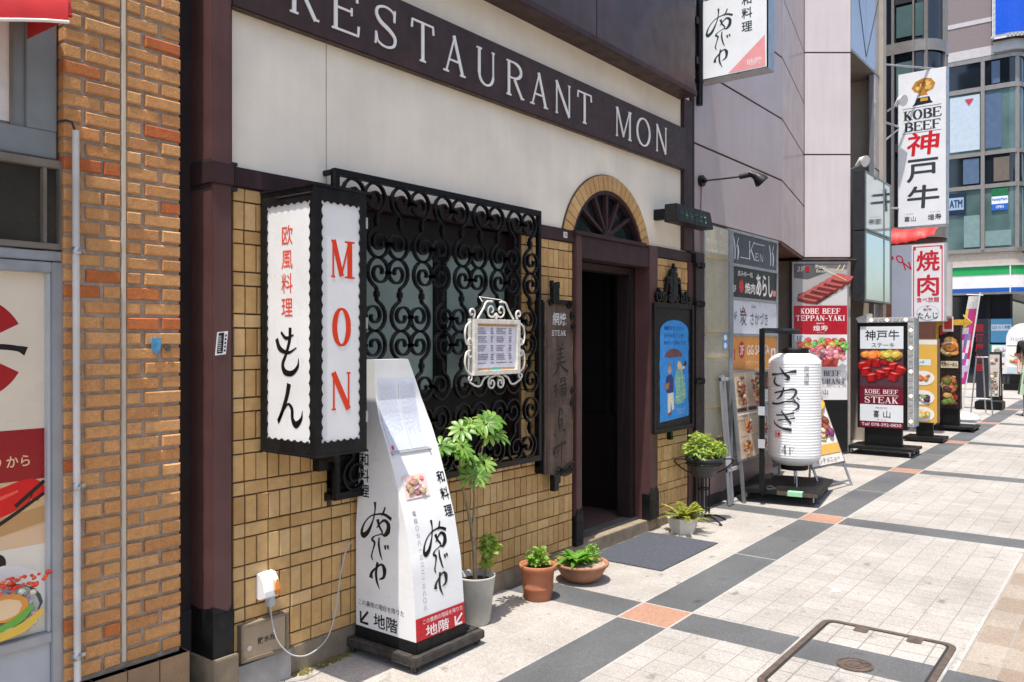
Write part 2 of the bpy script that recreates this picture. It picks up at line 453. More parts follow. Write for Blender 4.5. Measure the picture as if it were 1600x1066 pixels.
# ---------------------------------------------------------------- a roman serif alphabet drawn as strokes (unit height)
def serif(mb, pl, text, spots, v0, v1, tk=.13, tn=.055, th=0., n=None, serif_h=.045, sw=1.9):
    """spots: list of (u0, u1) per letter (blanks skipped)"""
    it = iter(spots)
    for ch in text:
        if ch == ' ': continue
        u0, u1 = next(it)
        W, Hh = u1 - u0, v1 - v0
        K, T = tk * Hh, tn * Hh
        g = lambda x, y: (u0 + x * W, v0 + y * Hh)
        def ln(x0, y0, x1, y1, w_): mb.ribbon(pl, [g(x0, y0), g(x1, y1)], w_, n, th, False)
        def vst(x, w_, y0=0., y1=1., s0=True, s1=True):
            mb.ribbon(pl, [g(x, y0), g(x, y1)], w_, n, th, False)
            if s0: sf(x, y0 + serif_h / 2, w_)
            if s1: sf(x, y1 - serif_h / 2, w_)
        def sf(x, y, w_):
            a = g(x, y); h = w_ * sw / 2 + .012 * Hh
            mb.ribbon(pl, [(a[0] - h, a[1]), (a[0] + h, a[1])], serif_h * Hh, n, th, False)
        def hst(x0, x1, y, tick=0):
            mb.ribbon(pl, [g(x0, y), g(x1, y)], T, n, th, False)
            if tick: mb.ribbon(pl, [g(x1 - .02, y), g(x1 + .0, y + tick)], [T, T * 1.3], n, th, False)
        def arc(cx, cy, rx, ry, a0, a1, wa, wb, k=18):
            P, Wd = [], []
            for i in range(k + 1):
                t = R(a0 + (a1 - a0) * i / k)
                P.append(g(cx + rx * math.cos(t), cy + ry * math.sin(t)))
                Wd.append(wa * abs(math.sin(t)) ** 1.3 + wb * abs(math.cos(t)) ** 1.3)
            mb.ribbon(pl, P, Wd, n, th, False)
        hk = K / W / 2
        if ch in 'EFLTIRBPKHDMNUV':
            pass
        if ch == 'E':
            vst(.2, K); hst(.2, .95, .975, -.2); hst(.2, .75, .52); hst(.2, 1., .025, .22); 
            mb.ribbon(pl, [g(.75, .43), g(.75, .61)], T, n, th, False)
        elif ch == 'F':
            vst(.22, K); hst(.22, .97, .975, -.2); hst(.22, .75, .5); mb.ribbon(pl, [g(.75, .41), g(.75, .59)], T, n, th, False)
        elif ch == 'T':
            vst(.5, K, s1=False); hst(.5, 1., .975, -.2); hst(.5, 0., .975); mb.ribbon(pl, [g(.02, .975), g(.0, .775)], [T, T * 1.3], n, th, False)
        elif ch == 'I': vst(.5, K)
        elif ch in 'RPB':
            vst(.2, K)
            top = .5 if ch != 'P' else .45
            arc(.45, (1 + top) / 2, .42, (1 - top) / 2 - .025, -90, 90, T, K * .95)
            hst(.2, .46, .975); hst(.2, .46, top + .025)
            if ch == 'R': ln(.5, top, .93, .0, K * .9); sf(.95, serif_h / 2, K * .7)
            if ch == 'B':
                arc(.45, .26, .5, .235, -90, 90, T, K); hst(.2, .46, .025)
        elif ch == 'D':
            vst(.2, K); arc(.42, .5, .5, .475, -90, 90, T, K); hst(.2, .43, .975); hst(.2, .43, .025)
        elif ch in 'OQ': arc(.5, .5, .5 - hk * .8, .485, 0, 360, T, K, 32)
        elif ch in 'CG':
            arc(.53, .5, .45, .48, 45, 315, T, K, 26)
            if ch == 'G': vst(.86, K * .8, .05, .45, False, True)
            else: mb.ribbon(pl, [g(.86, .98), g(.86, .7)], T, n, th, False)
        elif ch == 'S':
            P = [(.84, .72), (.8, .9), (.5, .975), (.2, .9), (.14, .74), (.3, .58), (.62, .46), (.86, .3), (.8, .1), (.5, .025), (.2, .1), (.12, .3)]
            mb.ribbon(pl, [g(*q) for q in P], [T * 1.2, T, T, K * .7, K * .85, K, K, K * .85, K * .7, T, T, T * 1.2], n, th)
            mb.ribbon(pl, [g(.84, .68), g(.86, .97)], T, n, th, False); mb.ribbon(pl, [g(.1, .03), g(.12, .32)], T, n, th, False)
        elif ch == 'A':
            ln(.12, 0, .5, 1., T); ln(.46, 1., .86, 0, K); hst(.24, .72, .34); sf(.12, serif_h / 2, T * 2); sf(.86, serif_h / 2, K)
        elif ch == 'U':
            vst(.2, K, .3, 1., False, True); vst(.84, T, .3, 1., False, True)
            arc(.52, .32, .32, .295, 180, 360, T, (K + T) / 2)
        elif ch == 'N':
            vst(.14, T); vst(.86, T, s0=False); ln(.12, 1., .86, 0., K); 
        elif ch == 'M':
            vst(.12, T); vst(.86, K); ln(.14, 1., .5, .05, K * .9); ln(.48, .05, .84, 1., T)
        elif ch == 'K':
            vst(.2, K); ln(.24, .42, .82, 1., T); ln(.4, .56, .86, 0., K); sf(.82, 1 - serif_h / 2, T * 2); sf(.88, serif_h / 2, K * .8)
        elif ch == 'Y':
            vst(.5, K, 0, .45, True, False); ln(.12, 1., .5, .42, K); ln(.88, 1., .5, .42, T); sf(.14, 1 - serif_h / 2, K); sf(.87, 1 - serif_h / 2, T * 2)
        elif ch == 'H':
            vst(.18, K); vst(.82, K); hst(.18, .82, .5)
        elif ch == '-': hst(.1, .9, .4); hst(.1, .9, .44)
        elif ch == '4':
            vst(.66, K, 0, 1., True, False); ln(.64, 1, .06, .3, T); hst(.06, .95, .28)
        elif ch == '1': vst(.5, K, s1=False); ln(.5, 1, .25, .8, T)
        elif ch == '2':
            mb.ribbon(pl, [g(*q) for q in [(.16, .72), (.3, .95), (.6, .97), (.8, .75), (.62, .45), (.12, .05)]], [T, T, T, K, K * .8, T], n, th); hst(.1, .9, .04, .2)
        elif ch == '3':
            arc(.45, .74, .36, .23, -90, 150, T, K * .9); arc(.45, .27, .42, .25, -150, 90, T, K)
def row(text, u0, u1, gap=.18, wide={'I': .5, 'M': 1.3, 'W': 1.3, '-': .6, ' ': .6, 'N': 1.1, 'O': 1.1, '1': .7}):
    ws = [wide.get(c, 1.) for c in text]
    tot = sum(ws) + gap * (len(text) - 1)
    k = (u1 - u0) / tot; out = []; u = u0
    for c, w_ in zip(text, ws):
        if c != ' ': out.append((u, u + w_ * k))
        u += (w_ + gap) * k
    return out
def serow(mb, pl, text, u0, u1, v0, v1, gap=.18, **k): serif(mb, pl, text, row(text, u0, u1, gap), v0, v1, **k)

# ---------------------------------------------------------------- brush lettering, strokes in their own picture units (x right, y down)
LOGO = [([(190, 25), (190, 75), (178, 135), (150, 205), (122, 232), (112, 212), (128, 160), (165, 112), (215, 90), (250, 90), (284, 108)], [9, 6, 6, 10, 12, 9, 6, 5, 6, 8, 9]),
        ([(249, 44), (240, 72), (228, 98)], [5, 6, 4]),
        ([(200, 172), (222, 140), (245, 122), (266, 142), (264, 180), (246, 206), (228, 206)], [5, 6, 8, 11, 12, 9, 4]),
        ([(205, 122), (214, 160), (232, 192), (222, 206), (190, 222), (172, 246), (188, 262), (178, 305), (170, 345), (178, 366)], [9, 7, 6, 4, 4, 7, 7, 5, 6, 4]),
        ([(214, 226), (212, 270), (222, 325), (232, 352)], [5, 7, 6, 3]), ([(246, 264), (251, 288)], [8, 7]), ([(261, 261), (267, 282)], [8, 6]),
        ([(166, 472), (172, 438), (202, 400), (228, 380), (244, 404), (240, 448), (214, 470)], [12, 8, 6, 7, 12, 9, 4]),
        ([(205, 372), (196, 430), (200, 480), (216, 526)], [8, 8, 8, 3])]
MONJ = [([(164, 596), (162, 640), (150, 690), (138, 728), (146, 756), (170, 760), (190, 736), (193, 706)], [9, 9, 8, 9, 11, 10, 8, 3]),
        ([(116, 636), (128, 672), (158, 686), (186, 668)], [9, 10, 7, 4]), ([(132, 612), (150, 634), (176, 622)], [6, 7, 4]),
        ([(160, 798), (152, 845), (136, 900), (122, 938), (138, 902), (156, 872), (170, 888), (172, 924), (184, 944), (202, 922), (206, 892)], [11, 10, 9, 9, 5, 6, 9, 9, 12, 8, 3])]
SAKA = [([(272, 340), (310, 336), (352, 326), (385, 318)], [12, 7, 8, 13]), ([(316, 300), (334, 330), (354, 352), (346, 364), (332, 360)], [5, 9, 11, 7, 3]),
        ([(294, 352), (286, 376), (300, 394), (322, 398)], [5, 9, 8, 4]),
        ([(288, 436), (330, 424), (372, 414), (384, 428), (366, 462), (346, 468)], [7, 7, 9, 9, 7, 3]), ([(334, 404), (322, 446), (300, 470)], [6, 8, 4]),
        ([(272, 492), (308, 492), (352, 476), (388, 486), (392, 508), (370, 528)], [9, 8, 7, 8, 9, 4]), ([(372, 466), (384, 478)], [7, 5]), ([(386, 456), (398, 468)], [7, 5]),
        ([(298, 552), (336, 548), (376, 536)], [8, 6, 9]), ([(306, 578), (342, 572), (380, 562)], [6, 5, 7]), ([(322, 528), (344, 560), (364, 594)], [6, 9, 8]),
        ([(286, 580), (292, 598), (324, 618), (366, 626)], [5, 8, 8, 12])]
def brush(mb, pl, strokes, src, dst, bold=1., n=None, fn=None):
    (x0, y0, x1, y1), (u0, u1, v0, v1) = src, dst
    su, sv = (u1 - u0) / (x1 - x0), (v1 - v0) / (y1 - y0)
    for p, w_ in strokes:
        mb.ribbon(pl, [(u0 + (x - x0) * su, v1 - (y - y0) * sv) for x, y in p], [(sum(w_) / len(w_)) * (q * len(w_) / sum(w_)) ** 1.7 * (abs(su) + abs(sv)) / 2 * bold for q in w_], n, 0, True, fn)

def food(mb, pl, u0, u1, v0, v1, pal, num, rmin=.06, rmax=.2, flat=1.):
    """a printed dish: clipped blobs of colour inside a rectangle"""
    s = min(u1 - u0, v1 - v0)
    for i in range(num):
        r = s * random.uniform(rmin, rmax)
        mb.col = random.choice(pal)
        mb.col = tuple(min(1, max(0, q * random.uniform(.75, 1.25))) for q in mb.col)
        cu, cv, rb, ro = random.uniform(u0 + r, u1 - r), random.uniform(v0 + r * flat, v1 - r * flat), r * flat * random.uniform(.5, 1), random.uniform(-.5, .5) if flat == 1 else 0
        k0 = mb.col
        mb.col = tuple(q * .42 for q in k0); mb.ell(pl, cu + r * .06, cv - rb * .14, r * .97, rb * .97, k=9, rot=ro, jit=.15)
        mb.col = k0; mb.ell(pl, cu, cv, r * .92, rb * .86, k=9, rot=ro, jit=.18)
        mb.col = tuple(min(1, q * 1.35 + .04) for q in k0); mb.ell(pl, cu - r * .15, cv + rb * .25, r * .5, rb * .34, k=7, rot=ro, jit=.3)
        if i % 3 == 0: mb.col = tuple(min(1, q * 1.5 + .15) for q in k0); mb.ell(pl, cu - r * .2, cv + rb * .35, r * .18, rb * .10, k=6, rot=ro, jit=.3)
# ================================================================ the setting
def pave_mat(name, shift=0., tint=1., mo=(.20, .187, .172), ms_=.0027):
    m = bpy.data.materials.new(name); m.use_nodes = True
    n, l = m.node_tree.nodes, m.node_tree.links
    p = n['Principled BSDF']; p.inputs['Roughness'].default_value = .78
    geo = n.new('ShaderNodeNewGeometry'); sp = n.new('ShaderNodeSeparateXYZ'); l.new(geo.outputs['Position'], sp.inputs[0])
    def m_(op, a, b=0., c=0.):
        k = n.new('ShaderNodeMath'); k.operation = op
        for s, x in zip(k.inputs, (a, b, c)):
            if isinstance(x, (int, float)): s.default_value = x
            else: l.new(x, s)
        return k.outputs[0]
    def mix(f, a, b, bt='MIX'):
        k = n.new('ShaderNodeMix'); k.data_type = 'RGBA'; k.blend_type = bt
        for s, x in ((k.inputs[0], f), (k.inputs[6], a), (k.inputs[7], b)):
            if isinstance(x, tuple): s.default_value = (*x, 1)
            elif isinstance(x, (int, float)): s.default_value = x
            else: l.new(x, s)
        return k.outputs[2]
    def noi(scale, lo, hi, det=3., a=.3, b=.7):
        t = n.new('ShaderNodeTexNoise'); t.inputs['Scale'].default_value = scale; t.inputs['Detail'].default_value = det
        l.new(geo.outputs['Position'], t.inputs['Vector'])
        r = n.new('ShaderNodeMapRange'); r.inputs[1].default_value = a; r.inputs[2].default_value = b; r.inputs[3].default_value = lo; r.inputs[4].default_value = hi
        l.new(t.outputs['Fac'], r.inputs[0]); return r.outputs[0]
    def bricks(c1, c2, mo, wd, ht, ms, off=.5, bias=0.):
        b = n.new('ShaderNodeTexBrick'); b.offset = off
        for k, v in (('Scale', 1.), ('Brick Width', wd), ('Row Height', ht), ('Mortar Size', ms), ('Bias', bias), ('Mortar Smooth', .3)): b.inputs[k].default_value = v
        b.inputs['Color1'].default_value = (*c1, 1); b.inputs['Color2'].default_value = (*c2, 1); b.inputs['Mortar'].default_value = (*mo, 1)
        cv = n.new('ShaderNodeCombineXYZ'); l.new(m_('ADD', sp.outputs[0], shift), cv.inputs[0]); l.new(m_('ADD', sp.outputs[1], 1.1375), cv.inputs[1])
        l.new(cv.outputs[0], b.inputs['Vector']); return b.outputs['Color'], b.outputs['Fac']
    x, y = sp.outputs[0], sp.outputs[1]
    t = tint
    street_c, f1 = bricks((.366 * t, .345 * t, .32 * t), (.318 * t, .288 * t, .258 * t), mo, .15, .15, ms_, 0., -.35)
    inner_c, f2 = bricks((.378, .348, .315), (.335, .30, .265), (.40, .378, .35), .15, .15, .003, 0., -.3)
    bord_c, f3 = bricks((.245, .185, .135), (.345, .30, .25), (.29, .272, .247), .30, .15, .003, 0., .0)
    base = mix(m_('GREATER_THAN', y, -.98), street_c, inner_c)
    base = mix(m_('LESS_THAN', y, -2.47), base, bord_c)
    base = mix(m_('LESS_THAN', m_('ABSOLUTE', m_('ADD', y, 2.47)), .008), base, (.40, .385, .36))
    sx = m_('MULTIPLY', m_('ABSOLUTE', m_('SUBTRACT', m_('FRACT', m_('ADD', m_('DIVIDE', m_('SUBTRACT', x, 4.175), 3.), .5)), .5)), 3.)
    sy = m_('ABSOLUTE', m_('ADD', y, .985))
    cross_m = m_('LESS_THAN', sx, .145); strip = m_('LESS_THAN', sy, .15)
    edge = m_('MULTIPLY', m_('LESS_THAN', sy, .162), m_('GREATER_THAN', sy, .15))
    dark = mix(noi(1.7, 0, 1), (.082, .084, .087), (.112, .114, .117))
    base = mix(cross_m, base, dark)
    base = mix(strip, base, dark)
    base = mix(edge, base, (.40, .38, .355))
    base = mix(m_('MULTIPLY', cross_m, strip), base, (.37, .20, .135))
    jt = m_('LESS_THAN', m_('ABSOLUTE', m_('SUBTRACT', sx, .152)), .006)
    base = mix(m_('MULTIPLY', jt, strip), base, (.40, .38, .35))
    jm = m_('LESS_THAN', m_('ABSOLUTE', m_('SUBTRACT', sx, 1.497)), .004)
    base = mix(m_('MULTIPLY', jm, strip), base, (.36, .34, .31))
    base = mix(1., base, noi(330, .62, 1.38, 2., .32, .68), 'MULTIPLY')
    base = mix(1., base, noi(110, .86, 1.14, 3., .32, .68), 'MULTIPLY')
    base = mix(1., base, noi(45, .93, 1.07, 2.), 'MULTIPLY')
    base = mix(1., base, noi(1.1, .84, 1.08, 5.), 'MULTIPLY')
    base = mix(1., base, noi(4.5, .93, 1.05, 4.), 'MULTIPLY')
    spots = noi(7, .55, 1., 4., .28, .36)
    base = mix(1., base, spots, 'MULTIPLY')
    vo = n.new('ShaderNodeTexVoronoi'); vo.inputs['Scale'].default_value = 5.; l.new(geo.outputs['Position'], vo.inputs['Vector'])
    sc_ = n.new('ShaderNodeSeparateColor'); l.new(vo.outputs['Color'], sc_.inputs[0])
    gum = m_('LESS_THAN', vo.outputs['Distance'], m_('MULTIPLY', m_('SUBTRACT', sc_.outputs[0], .55), .16))
    base = mix(m_('MULTIPLY', gum, .5), base, (.12, .115, .11))
    grime = m_('MULTIPLY', m_('SMOOTH_MIN', m_('MULTIPLY', m_('ADD', y, .16), 7.), 1., .1), m_('GREATER_THAN', y, -.16))
    l.new(base, p.inputs['Base Color'])
    bp = n.new('ShaderNodeBump'); bp.inputs['Strength'].default_value = .25; bp.inputs['Distance'].default_value = .01
    l.new(noi(240, 0, 1, 3.), bp.inputs['Height']); l.new(bp.outputs[0], p.inputs['Normal'])
    return m
M['pavement'] = pave_mat('pavement')
M['cover_pavers'] = pave_mat('cover_pavers', .07, 1.02, (.20, .185, .165), .0045)
b = MB(); X0, X1, Y0, Y1 = -40, 160, -90, 60
b.add([(X0, Y0, gz(X0)), (X1, Y0, gz(X1)), (X1, Y1, gz(X1)), (X0, Y1, gz(X0))], [(0, 1, 2, 3)])
struct(b, 'pavement', 'pavement', origin=(0, 0, 0))

# ---------------------------------------------------------------- the restaurant
rest = thing('restaurant_building', 'restaurant with cream upper wall, tan tiled lower wall and arched open doorway', 'building', (4.3, 0, 0))
CX, CZ, RI, RO = 5.293, 2.11, .523, .634
def arcpts(r, zb, k=28):
    a = math.asin((zb - CZ) / r)
    return [(CX + r * math.cos(math.pi - a - (math.pi - 2 * a) * i / k), CZ + r * math.sin(math.pi - a - (math.pi - 2 * a) * i / k)) for i in range(k + 1)]
W0 = street(0, 0, 0)
lp = [(2.06, 2.29), (2.06, 3.75), (6.70, 3.75), (6.70, 2.29)] + list(reversed(arcpts(.6, 2.29)))
part(MB().poly(W0, lp, 0, .14), 'upper_wall', 'stucco', rest)
part(MB().box(2.640, 2.643, -.0012, .01, 2.29, 2.978), 'plaster_joint', 'stone', rest)
# tiled walls: rows of upright tiles between rows of lying tiles, each tile its own chamfered block
Pz, Uw, Jt = .1863, .0615, .0068
def tilewall(x0, x1, z0, z1, hole=None, y=-.012):
    mb = MB()
    zt, i = 2.203, 0
    while zt > z0 + .004:
        hgt = .062 if i % 2 == 0 else .1243
        zb = max(zt - hgt, z0)
        wd = 2 * Uw if i % 2 == 0 else Uw
        xs = 2.113 + (Uw if i % 2 == 0 else 0) + random.uniform(-.004, .004)
        k = math.floor((x0 - xs) / wd)
        while xs + k * wd < x1:
            a, c = max(xs + k * wd, x0), min(xs + (k + 1) * wd, x1)
            k += 1
            if zt > z1 + .001 or c - a < .014 or zt - zb < .012: continue
            if hole and a < hole[1] and c > hole[0] and zb < hole[3] and zt > hole[2]:
                if a < hole[0] - .014: c = hole[0]
                elif c > hole[1] + .014: a = hole[1]
                elif zb < hole[2] - .012 and zt > hole[2]:
                    mb.cbox(a + Jt / 2, c - Jt / 2, y, .004, zb + Jt / 2, hole[2] - Jt / 2, .002); continue
                else: continue
            j = lambda q: q + random.uniform(-.0009, .0009)
            mb.cbox(j(a + Jt / 2), j(c - Jt / 2), y + random.uniform(-.0015, .0015), .004, j(zb + Jt / 2), j(zt - Jt / 2), .0022)
        zt -= hgt; i += 1
    return mb
WH = (2.64, 4.215, .80, 2.203)
def backing(rs):
    mb = MB()
    for a, c, e, g in rs: mb.box(a, c, -.002, .14, e, g)
    return mb
part(backing([(2.09, WH[0], .05, 2.21), (WH[1], 4.80, .05, 2.21), (WH[0], WH[1], .05, WH[2])]), 'wall_backing', 'grout', rest)
part(tilewall(2.113, 4.80, .092, 2.203, WH), 'tile_wall', 'tile', rest)
part(backing([(6.0, 6.72, .05, 2.21)]), 'wall_backing', 'grout', rest)
part(tilewall(6.016, 6.60, .092, 2.203), 'tile_wall', 'tile', rest)
part(MB().box(2.113, 4.808, -.022, -.0005, 2.205, 2.29).box(6.014, 6.66, -.022, -.0005, 2.205, 2.29), 'trim_band', 'maroon', rest, .003)
part(MB().box(2.40, 4.81, -.016, .02, -.08, .092).box(4.81, 6.02, -.018, .16, -.08, .088).box(6.02, 6.74, -.016, .02, -.08, .092), 'plinth', 'stone', rest, .004)
part(MB().box(4.86, 5.90, .06, .17, .088, .104), 'threshold', 'dark_stone', rest, .004)
# window recess behind the iron grille
part(MB().box(WH[0], WH[1], .13, .16, .79, 1.235).box(WH[0], WH[1], .10, .16, 2.035, 2.21).box(WH[0], WH[1], -.001, .13, .785, .80)
     .box(WH[0] - .01, WH[0], 0, .14, .8, 2.2), 'window_recess', 'joint', rest)
part(MB().box(4.195, 4.213, -.002, .13, .80, 2.203), 'window_jamb', 'maroon', rest, .002)
for a, c in ((2.69, 3.517), (3.612, 4.19)):
    wn = part(MB().box(a - .045, a, .085, .13, 1.20, 2.07).box(c, c + (.045 if c < 4 else .004), .085, .13, 1.20, 2.07).box(a, c, .087, .13, 2.03, 2.07).box(a, c, .087, .13, 1.20, 1.24), 'window', 'black_metal', rest)
    part(MB().box(a, c, .112, .12, 1.24, 2.03), 'pane', 'glass_green', wn)
# doorway
df = part(MB().box(4.812, 4.888, -.035, .10, .088, 2.275).box(5.872, 6.014, -.035, .10, .088, 2.285), 'door_frame', 'pillar_paint', rest, .004)
part(MB().box(4.888, 5.872, -.03, .10, 2.105, 2.262), 'lintel', 'maroon', rest, .004)
part(MB().box(4.79, 5.80, -.05, .06, 2.262, 2.292), 'arch_sill', 'maroon', rest, .003)
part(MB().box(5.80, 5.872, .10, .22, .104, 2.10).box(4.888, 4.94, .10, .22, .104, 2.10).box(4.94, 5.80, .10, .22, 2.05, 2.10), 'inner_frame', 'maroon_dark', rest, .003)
for x0, x1, zt in ((4.806, 4.894, .35), (5.866, 6.020, .345)):
    q = MB().box(x0, x1, -.042, .03, .089, zt - .05)
    pl = street(0, 0, -.042)
    n_ = 2; sw_ = (x1 - x0) / n_
    for i in range(n_): q.poly(pl, [(x0 + i * sw_, zt - .05), (x0 + (i + 1) * sw_, zt - .05), (x0 + (i + .75) * sw_, zt - .01), (x0 + (i + .5) * sw_, zt), (x0 + (i + .25) * sw_, zt - .01)], 0, .012)
    for i in range(4): q.lathe((x0 + .02 + (i % 2) * (x1 - x0 - .04), -.043, .13 + .12 * (i // 2)), [(.0, -.006), (.006, -.004), (.006, .004), (0, .006)], 8)
    part(q, 'boot_plate', 'black_metal', df)
# dim passage inside
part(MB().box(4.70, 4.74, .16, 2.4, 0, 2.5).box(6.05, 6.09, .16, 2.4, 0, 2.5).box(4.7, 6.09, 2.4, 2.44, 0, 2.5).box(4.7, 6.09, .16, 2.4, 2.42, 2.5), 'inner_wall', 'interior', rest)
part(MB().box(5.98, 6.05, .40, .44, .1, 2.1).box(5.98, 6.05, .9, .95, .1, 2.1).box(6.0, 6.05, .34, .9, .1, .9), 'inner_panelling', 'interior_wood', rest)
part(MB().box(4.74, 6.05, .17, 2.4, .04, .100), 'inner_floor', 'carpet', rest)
pl = street(5.29, 1.96, .6)
mb = MB().pbox(pl, -.09, .09, 0, .07, -.02, 0); part(mb, 'inner_notice', 'interior_wood', rest)
mb = MB(); mb.col = C(120, 40, 30); mb.font(pl, '風呂', -.05, .05, .015, .055); part(mb, 'lettering', 'print', rest)
# arch of tan voussoirs and the fanlight
mb = MB(); a0 = math.asin((2.292 - CZ) / RO); nv = 23
for i in range(nv):
    t0 = a0 + (math.pi - 2 * a0) * i / nv + .0045; t1 = a0 + (math.pi - 2 * a0) * (i + 1) / nv - .0045
    P = [(CX + r * math.cos(t), CZ + r * math.sin(t)) for r, t in ((RI, t0), (RO, t0), (RO, t1), (RI, t1))]
    mb.poly(W0, P, .02 + random.uniform(-.001, .001), .03)
part(mb, 'arch', 'tile', rest, .0015)
mb = MB().poly(W0, arcpts(RO + .006, 2.292) + list(reversed(arcpts(RI - .004, 2.292))), .012, .025); part(mb, 'arch_joints', 'grout', rest)
fan = part(MB().bar(street(0, 0, -.0), arcpts(RI - .014, 2.292), .028, .05, -.04), 'fanlight', 'maroon', rest)
part(MB().poly(W0, arcpts(RI, 2.285), -.045, .01), 'pane', 'glass_dark', fan)
mb = MB(); hub = (CX, 2.262)
for a in (28, 59, 90, 121, 152):
    r = RI - .0
    d = (math.cos(R(a)), math.sin(R(a))); o = (hub[0], hub[1] + .03)
    # reach of this ray inside the arc
    bq = d[0] * (o[0] - CX) + d[1] * (o[1] - CZ); cq = (o[0] - CX) ** 2 + (o[1] - CZ) ** 2 - (RI - .02) ** 2
    L_ = -bq + math.sqrt(bq * bq - cq)
    mb.bar(W0, [o, (o[0] + d[0] * L_, o[1] + d[1] * L_)], .026, .035, -.04)
mb.poly(W0, [(hub[0] + .07 * math.cos(R(t)), hub[1] + .03 + .055 * math.sin(R(t))) for t in range(0, 181, 20)], .012, .05)
part(mb, 'glazing_bars', 'maroon', fan)
# upper cladding that juts over the facade
part(MB().box(1.90, 6.47, -.165, .1, 3.585, 3.63), 'cladding_lip', 'maroon', rest, .003)
for a, c in ((1.90, 3.26), (3.27, 4.895), (4.905, 6.46)):
    part(MB().box(a, c, -.148, .1, 3.632, 5.6), 'cladding_panel', 'cladding', rest, .003)
part(MB().box(1.90, 6.45, -.13, .1, 3.64, 5.6), 'cladding_core', 'joint', rest)
part(MB().box(1.3, 6.70, .14, 5, 2.3, 9.5).box(1.3, 2.64, .16, 5, -.1, 2.3).box(2.6, 4.4, .17, .4, -.1, 2.3).box(4.4, 4.70, .14, 5, -.1, 2.3).box(6.09, 6.70, .14, 5, -.1, 2.3), 'building_mass', 'maroon_dark', rest)
# left pillar with its collar and black boot
pil = part(MB().box(1.984, 2.076, -.06, .26, .30, 3.75), 'pillar', 'pillar_paint', rest, .004)
part(MB().box(1.975, 2.085, -.07, .26, 2.193, 2.285), 'pillar_collar', 'maroon', pil, .004)
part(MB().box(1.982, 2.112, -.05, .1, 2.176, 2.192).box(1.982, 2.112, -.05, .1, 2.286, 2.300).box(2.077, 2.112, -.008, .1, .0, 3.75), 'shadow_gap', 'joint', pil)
q = MB().box(1.978, 2.082, -.066, .26, -.1, .36)
for pl, u0, u1 in ((street(0, 0, -.066), 1.978, 2.082), (cross(-.066, 0, 1.978), -.32, 0)):
    q.poly(pl, [(u0, .36), (u1, .36), (u1, .395), ((u0 + u1) / 2 + .03 * (u1 > 1), .36) if u1 > 1 else (-.10, .37), (u0, .40)], 0, .008)
part(q, 'pillar_boot', 'worn_black', pil, .003)
part(MB().box(1.970, 2.095, -.085, .26, -.12, .175), 'pillar_base', 'stone', pil, .004)
part(MB().box(1.80, 1.984, .10, .14, .36, 3.75), 'side_panel', 'maroon_dark', rest)
part(MB().box(1.80, 1.984, .095, .14, -.1, .36), 'side_panel_foot', 'joint', rest)
# right pilaster
part(MB().box(6.488, 6.645, -.034, .12, 2.30, 3.6), 'pilaster', 'maroon', rest, .004)
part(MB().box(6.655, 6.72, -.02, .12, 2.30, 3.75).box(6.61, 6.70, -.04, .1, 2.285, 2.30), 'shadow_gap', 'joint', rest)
part(MB().box(6.604, 6.70, -.02, .12, .0, 2.205), 'door_side_trim', 'pillar_paint', rest, .003)
part(MB().box(6.70, 6.875, -.045, .12, -.05, 2.30), 'pilaster', 'maroon_dark', rest, .004)
for z in (2.17, 1.83, 1.15):
    part(MB().box(6.66, 6.76, -.075, -.04, z, z + .03).lathe((6.79, -.065, z), [(.02, -.01), (.026, .015), (.02, .04)], 10), 'bracket', 'black_metal', rest)

# the sign board across the facade, raised roman letters
nb = thing('name_board', 'long dark brown board with raised white letters RESTAURANT MON on the cream wall', 'sign', (4.3, -.02, 2.98))
part(MB().box(2.085, 6.487, -.05, -.001, 2.978, 3.335), 'board', 'signboard', nb, .006)
mb = MB(); pl = street(0, 0, -.051)
sp_ = [(2.375, 2.545), (2.619, 2.803), (2.899, 3.079), (3.179, 3.348), (3.429, 3.621), (3.701, 3.905), (3.990, 4.175), (4.247, 4.449), (4.516, 4.725), (4.802, 4.976), (5.30, 5.56), (5.629, 5.845), (5.931, 6.14)]
serif(mb, pl, 'RESTAURANTMON', sp_, 3.045, 3.262, tk=.098, tn=.048, th=.006, n=.006)
part(mb, 'lettering', 'letter_white', nb)

# ---------------------------------------------------------------- brick wall to the left, with its pipe and small plates
bw = thing('brick_wall', 'orange brick wall with a pale caulked seam beside the maroon pillar', 'wall', (1.63, 0, 0))
mb = MB(); cz, i = .262, 0
ROWS = ([(1.399, 1.535), (1.549, 1.611), (1.634, 1.768), (1.782, 1.862)], [(1.399, 1.462), (1.477, 1.611), (1.634, 1.695), (1.710, 1.862)])
while cz < 4.2:
    for a, c in ROWS[i % 2]:
        dy = random.uniform(-.0035, .003); e = lambda q=.002: random.uniform(-q, q)
        mb.cbox(a + (e() if a > 1.4 and abs(a - 1.634) > .001 else 0), c + (e() if c < 1.86 and abs(c - 1.611) > .001 else 0), -.021 + dy, .1, cz + e(.0012), cz + .0462 + e(.0014), random.uniform(.0035, .006))
    cz += .0595; i += 1
part(mb, 'bricks', 'brick', bw)
part(MB().box(1.402, 1.860, -.010, .3, .24, 4.3), 'mortar', 'mortar', bw)
part(MB().box(1.614, 1.631, -.0235, 0, .27, 4.3), 'caulk_seam', 'caulk', bw, .002)
mb = MB()
for k in range(4):
    for j in range(2): mb.cbox(1.36 + k * .132, 1.488 + k * .132, -.052, .05, -.10 + j * .172, .068 + j * .172, .003)
part(mb, 'base_tiles', 'base_tile', bw)
part(MB().box(1.36, 1.88, -.047, .05, -.12, .24), 'base', 'grout', bw)
dp = thing('drain_pipe', 'thin white pipe clipped to the left edge of the orange bricks', 'pipe', (1.432, -.045, .26))
part(MB().tube([(1.428, -.047, 2.305), (1.433, -.047, .262)], .0125, 12), 'pipe', 'pipe', dp)
